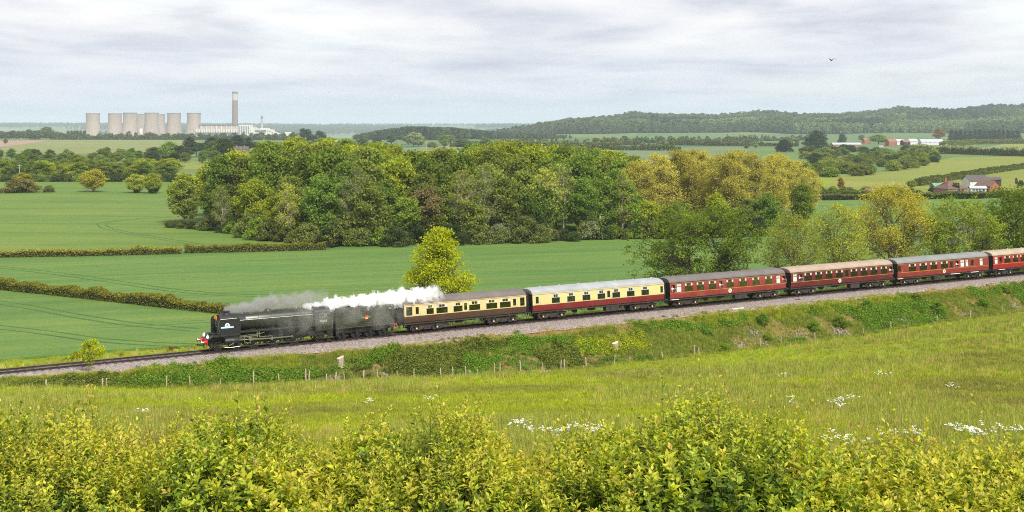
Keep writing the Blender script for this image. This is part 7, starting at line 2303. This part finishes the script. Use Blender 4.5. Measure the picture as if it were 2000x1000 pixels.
for k in range(70):      # bare and dead stems standing out of the leaves
    j = rng.integers(0, NSH); p_ = base[j] - np.array([0, 0, .1]); d_ = np.array([rng.normal() * .25, rng.normal() * .2 - .05, 1.0]); d_ /= np.linalg.norm(d_)
    l_ = rng.uniform(.2, .46); e_ = p_ + d_ * l_
    P_ = quad_bez(p_, (p_ + e_) / 2 + rng.normal(size=3) * .03, e_, 5); lines.append((P_, np.linspace(.0042, .0016, 5), 4))
    for q_ in range(3):
        s2 = P_[1 + q_]; e2 = s2 + d_ * .08 + rng.normal(size=3) * .045; lines.append((np.stack([s2, (s2 + e2) / 2, e2]), np.array([.0022, .0017, .001]), 3))
V, F = tubes_np(lines)
link('twigs', mesh_np('twigs', V - offv, F, TWIGM), HEDGE)
# older leaves deep inside
ni = 26000
Yi = rng.uniform(7.6, 9.4, ni); Xi = rng.uniform(-.5, .5, ni) * Yi
zt = EYE - (np.interp(1000 + Xi / Yi * FPX, prof_x, prof_y) + 104 - HOR) * 8.4 / FPX - .12 * np.clip(Yi - 8.6, 0, 2) ** 2
Ci = np.stack([Xi, Yi, zt - rng.uniform(0.02, .95, ni)], 1)
V, F = leaves_np(Ci - offv, .034, rng, .5, .5)
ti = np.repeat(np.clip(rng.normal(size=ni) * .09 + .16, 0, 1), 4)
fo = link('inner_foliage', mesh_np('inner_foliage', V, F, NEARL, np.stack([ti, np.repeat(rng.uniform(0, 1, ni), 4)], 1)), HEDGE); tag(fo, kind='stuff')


# ------------------------------------------------------------------ birds
def bird(label, xp, yp, Y, span, rot):
    e_loc = (px(xp, Y), Y, zpx(yp, Y))
    b = MB(); k = span / 2
    b.tube([(-.30 * k, 0, 0), (-.18 * k, 0, .01 * k), (.05 * k, 0, 0), (.3 * k, 0, .03 * k), (.40 * k, 0, .06 * k), (.52 * k, 0, .05 * k)], [.03 * k, .09 * k, .13 * k, .09 * k, .075 * k, .008 * k], 8)
    b.add([(-.28 * k, -.05 * k, 0), (-.28 * k, .05 * k, 0), (-.55 * k, .12 * k, .0), (-.55 * k, -.12 * k, .0), (-.28 * k, 0, .03 * k)], [(0, 1, 2, 3), (4, 2, 1), (4, 3, 2), (4, 0, 3)])
    for sy in (-1, 1):
        for (ya, za, ca, yb, zb_, cb_) in ((.06, .03, .30, .48, .38, .27), (.48, .38, .27, 1.0, .26 if sy < 0 else .30, .07)):
            vs = [(ca * k, sy * ya * k, za * k), (-ca * .7 * k, sy * ya * k, za * k), (-cb_ * .9 * k, sy * yb * k, zb_ * k), (cb_ * .8 * k, sy * yb * k, zb_ * k)]
            b.add(vs + [(v[0], v[1], v[2] + .02 * k) for v in vs], [(0, 1, 2, 3), (7, 6, 5, 4), (0, 4, 5, 1), (1, 5, 6, 2), (2, 6, 7, 3), (3, 7, 4, 0)])
    tag(b.build('bird', paint('feather_black', (0.012, 0.012, 0.014), .6), None, loc=e_loc, rot=(0, 0, rot)), label, 'bird')


bird('black bird gliding high above the ridge', 1624, 118, 60, .46, 1.75)
bird('tiny black bird far off in the sky right of the tall chimney', 642, 181, 180, .3, 1.2)

# ------------------------------------------------------------------ the hazy air
b = MB(); b.box(float(GX.min()) - 300, float(GX.max()) + 300, float(GY.min()) - 300, float(GY.max()) + 300, float(GZ.min()) - 2, 185)
m, nd, lk = new_mat('haze_air')
o = nd.new('ShaderNodeOutputMaterial'); v = nd.new('ShaderNodeVolumePrincipled')
v.inputs['Color'].default_value = (0.76, 0.86, 1.0, 1); v.inputs['Density'].default_value = 0.000092; v.inputs['Anisotropy'].default_value = 0.1
lk.new(v.outputs[0], o.inputs['Volume'])
HAZE = b.build('haze', m)
tag(HAZE, 'thin bluish haze hanging over the whole country', None, None, 'stuff')
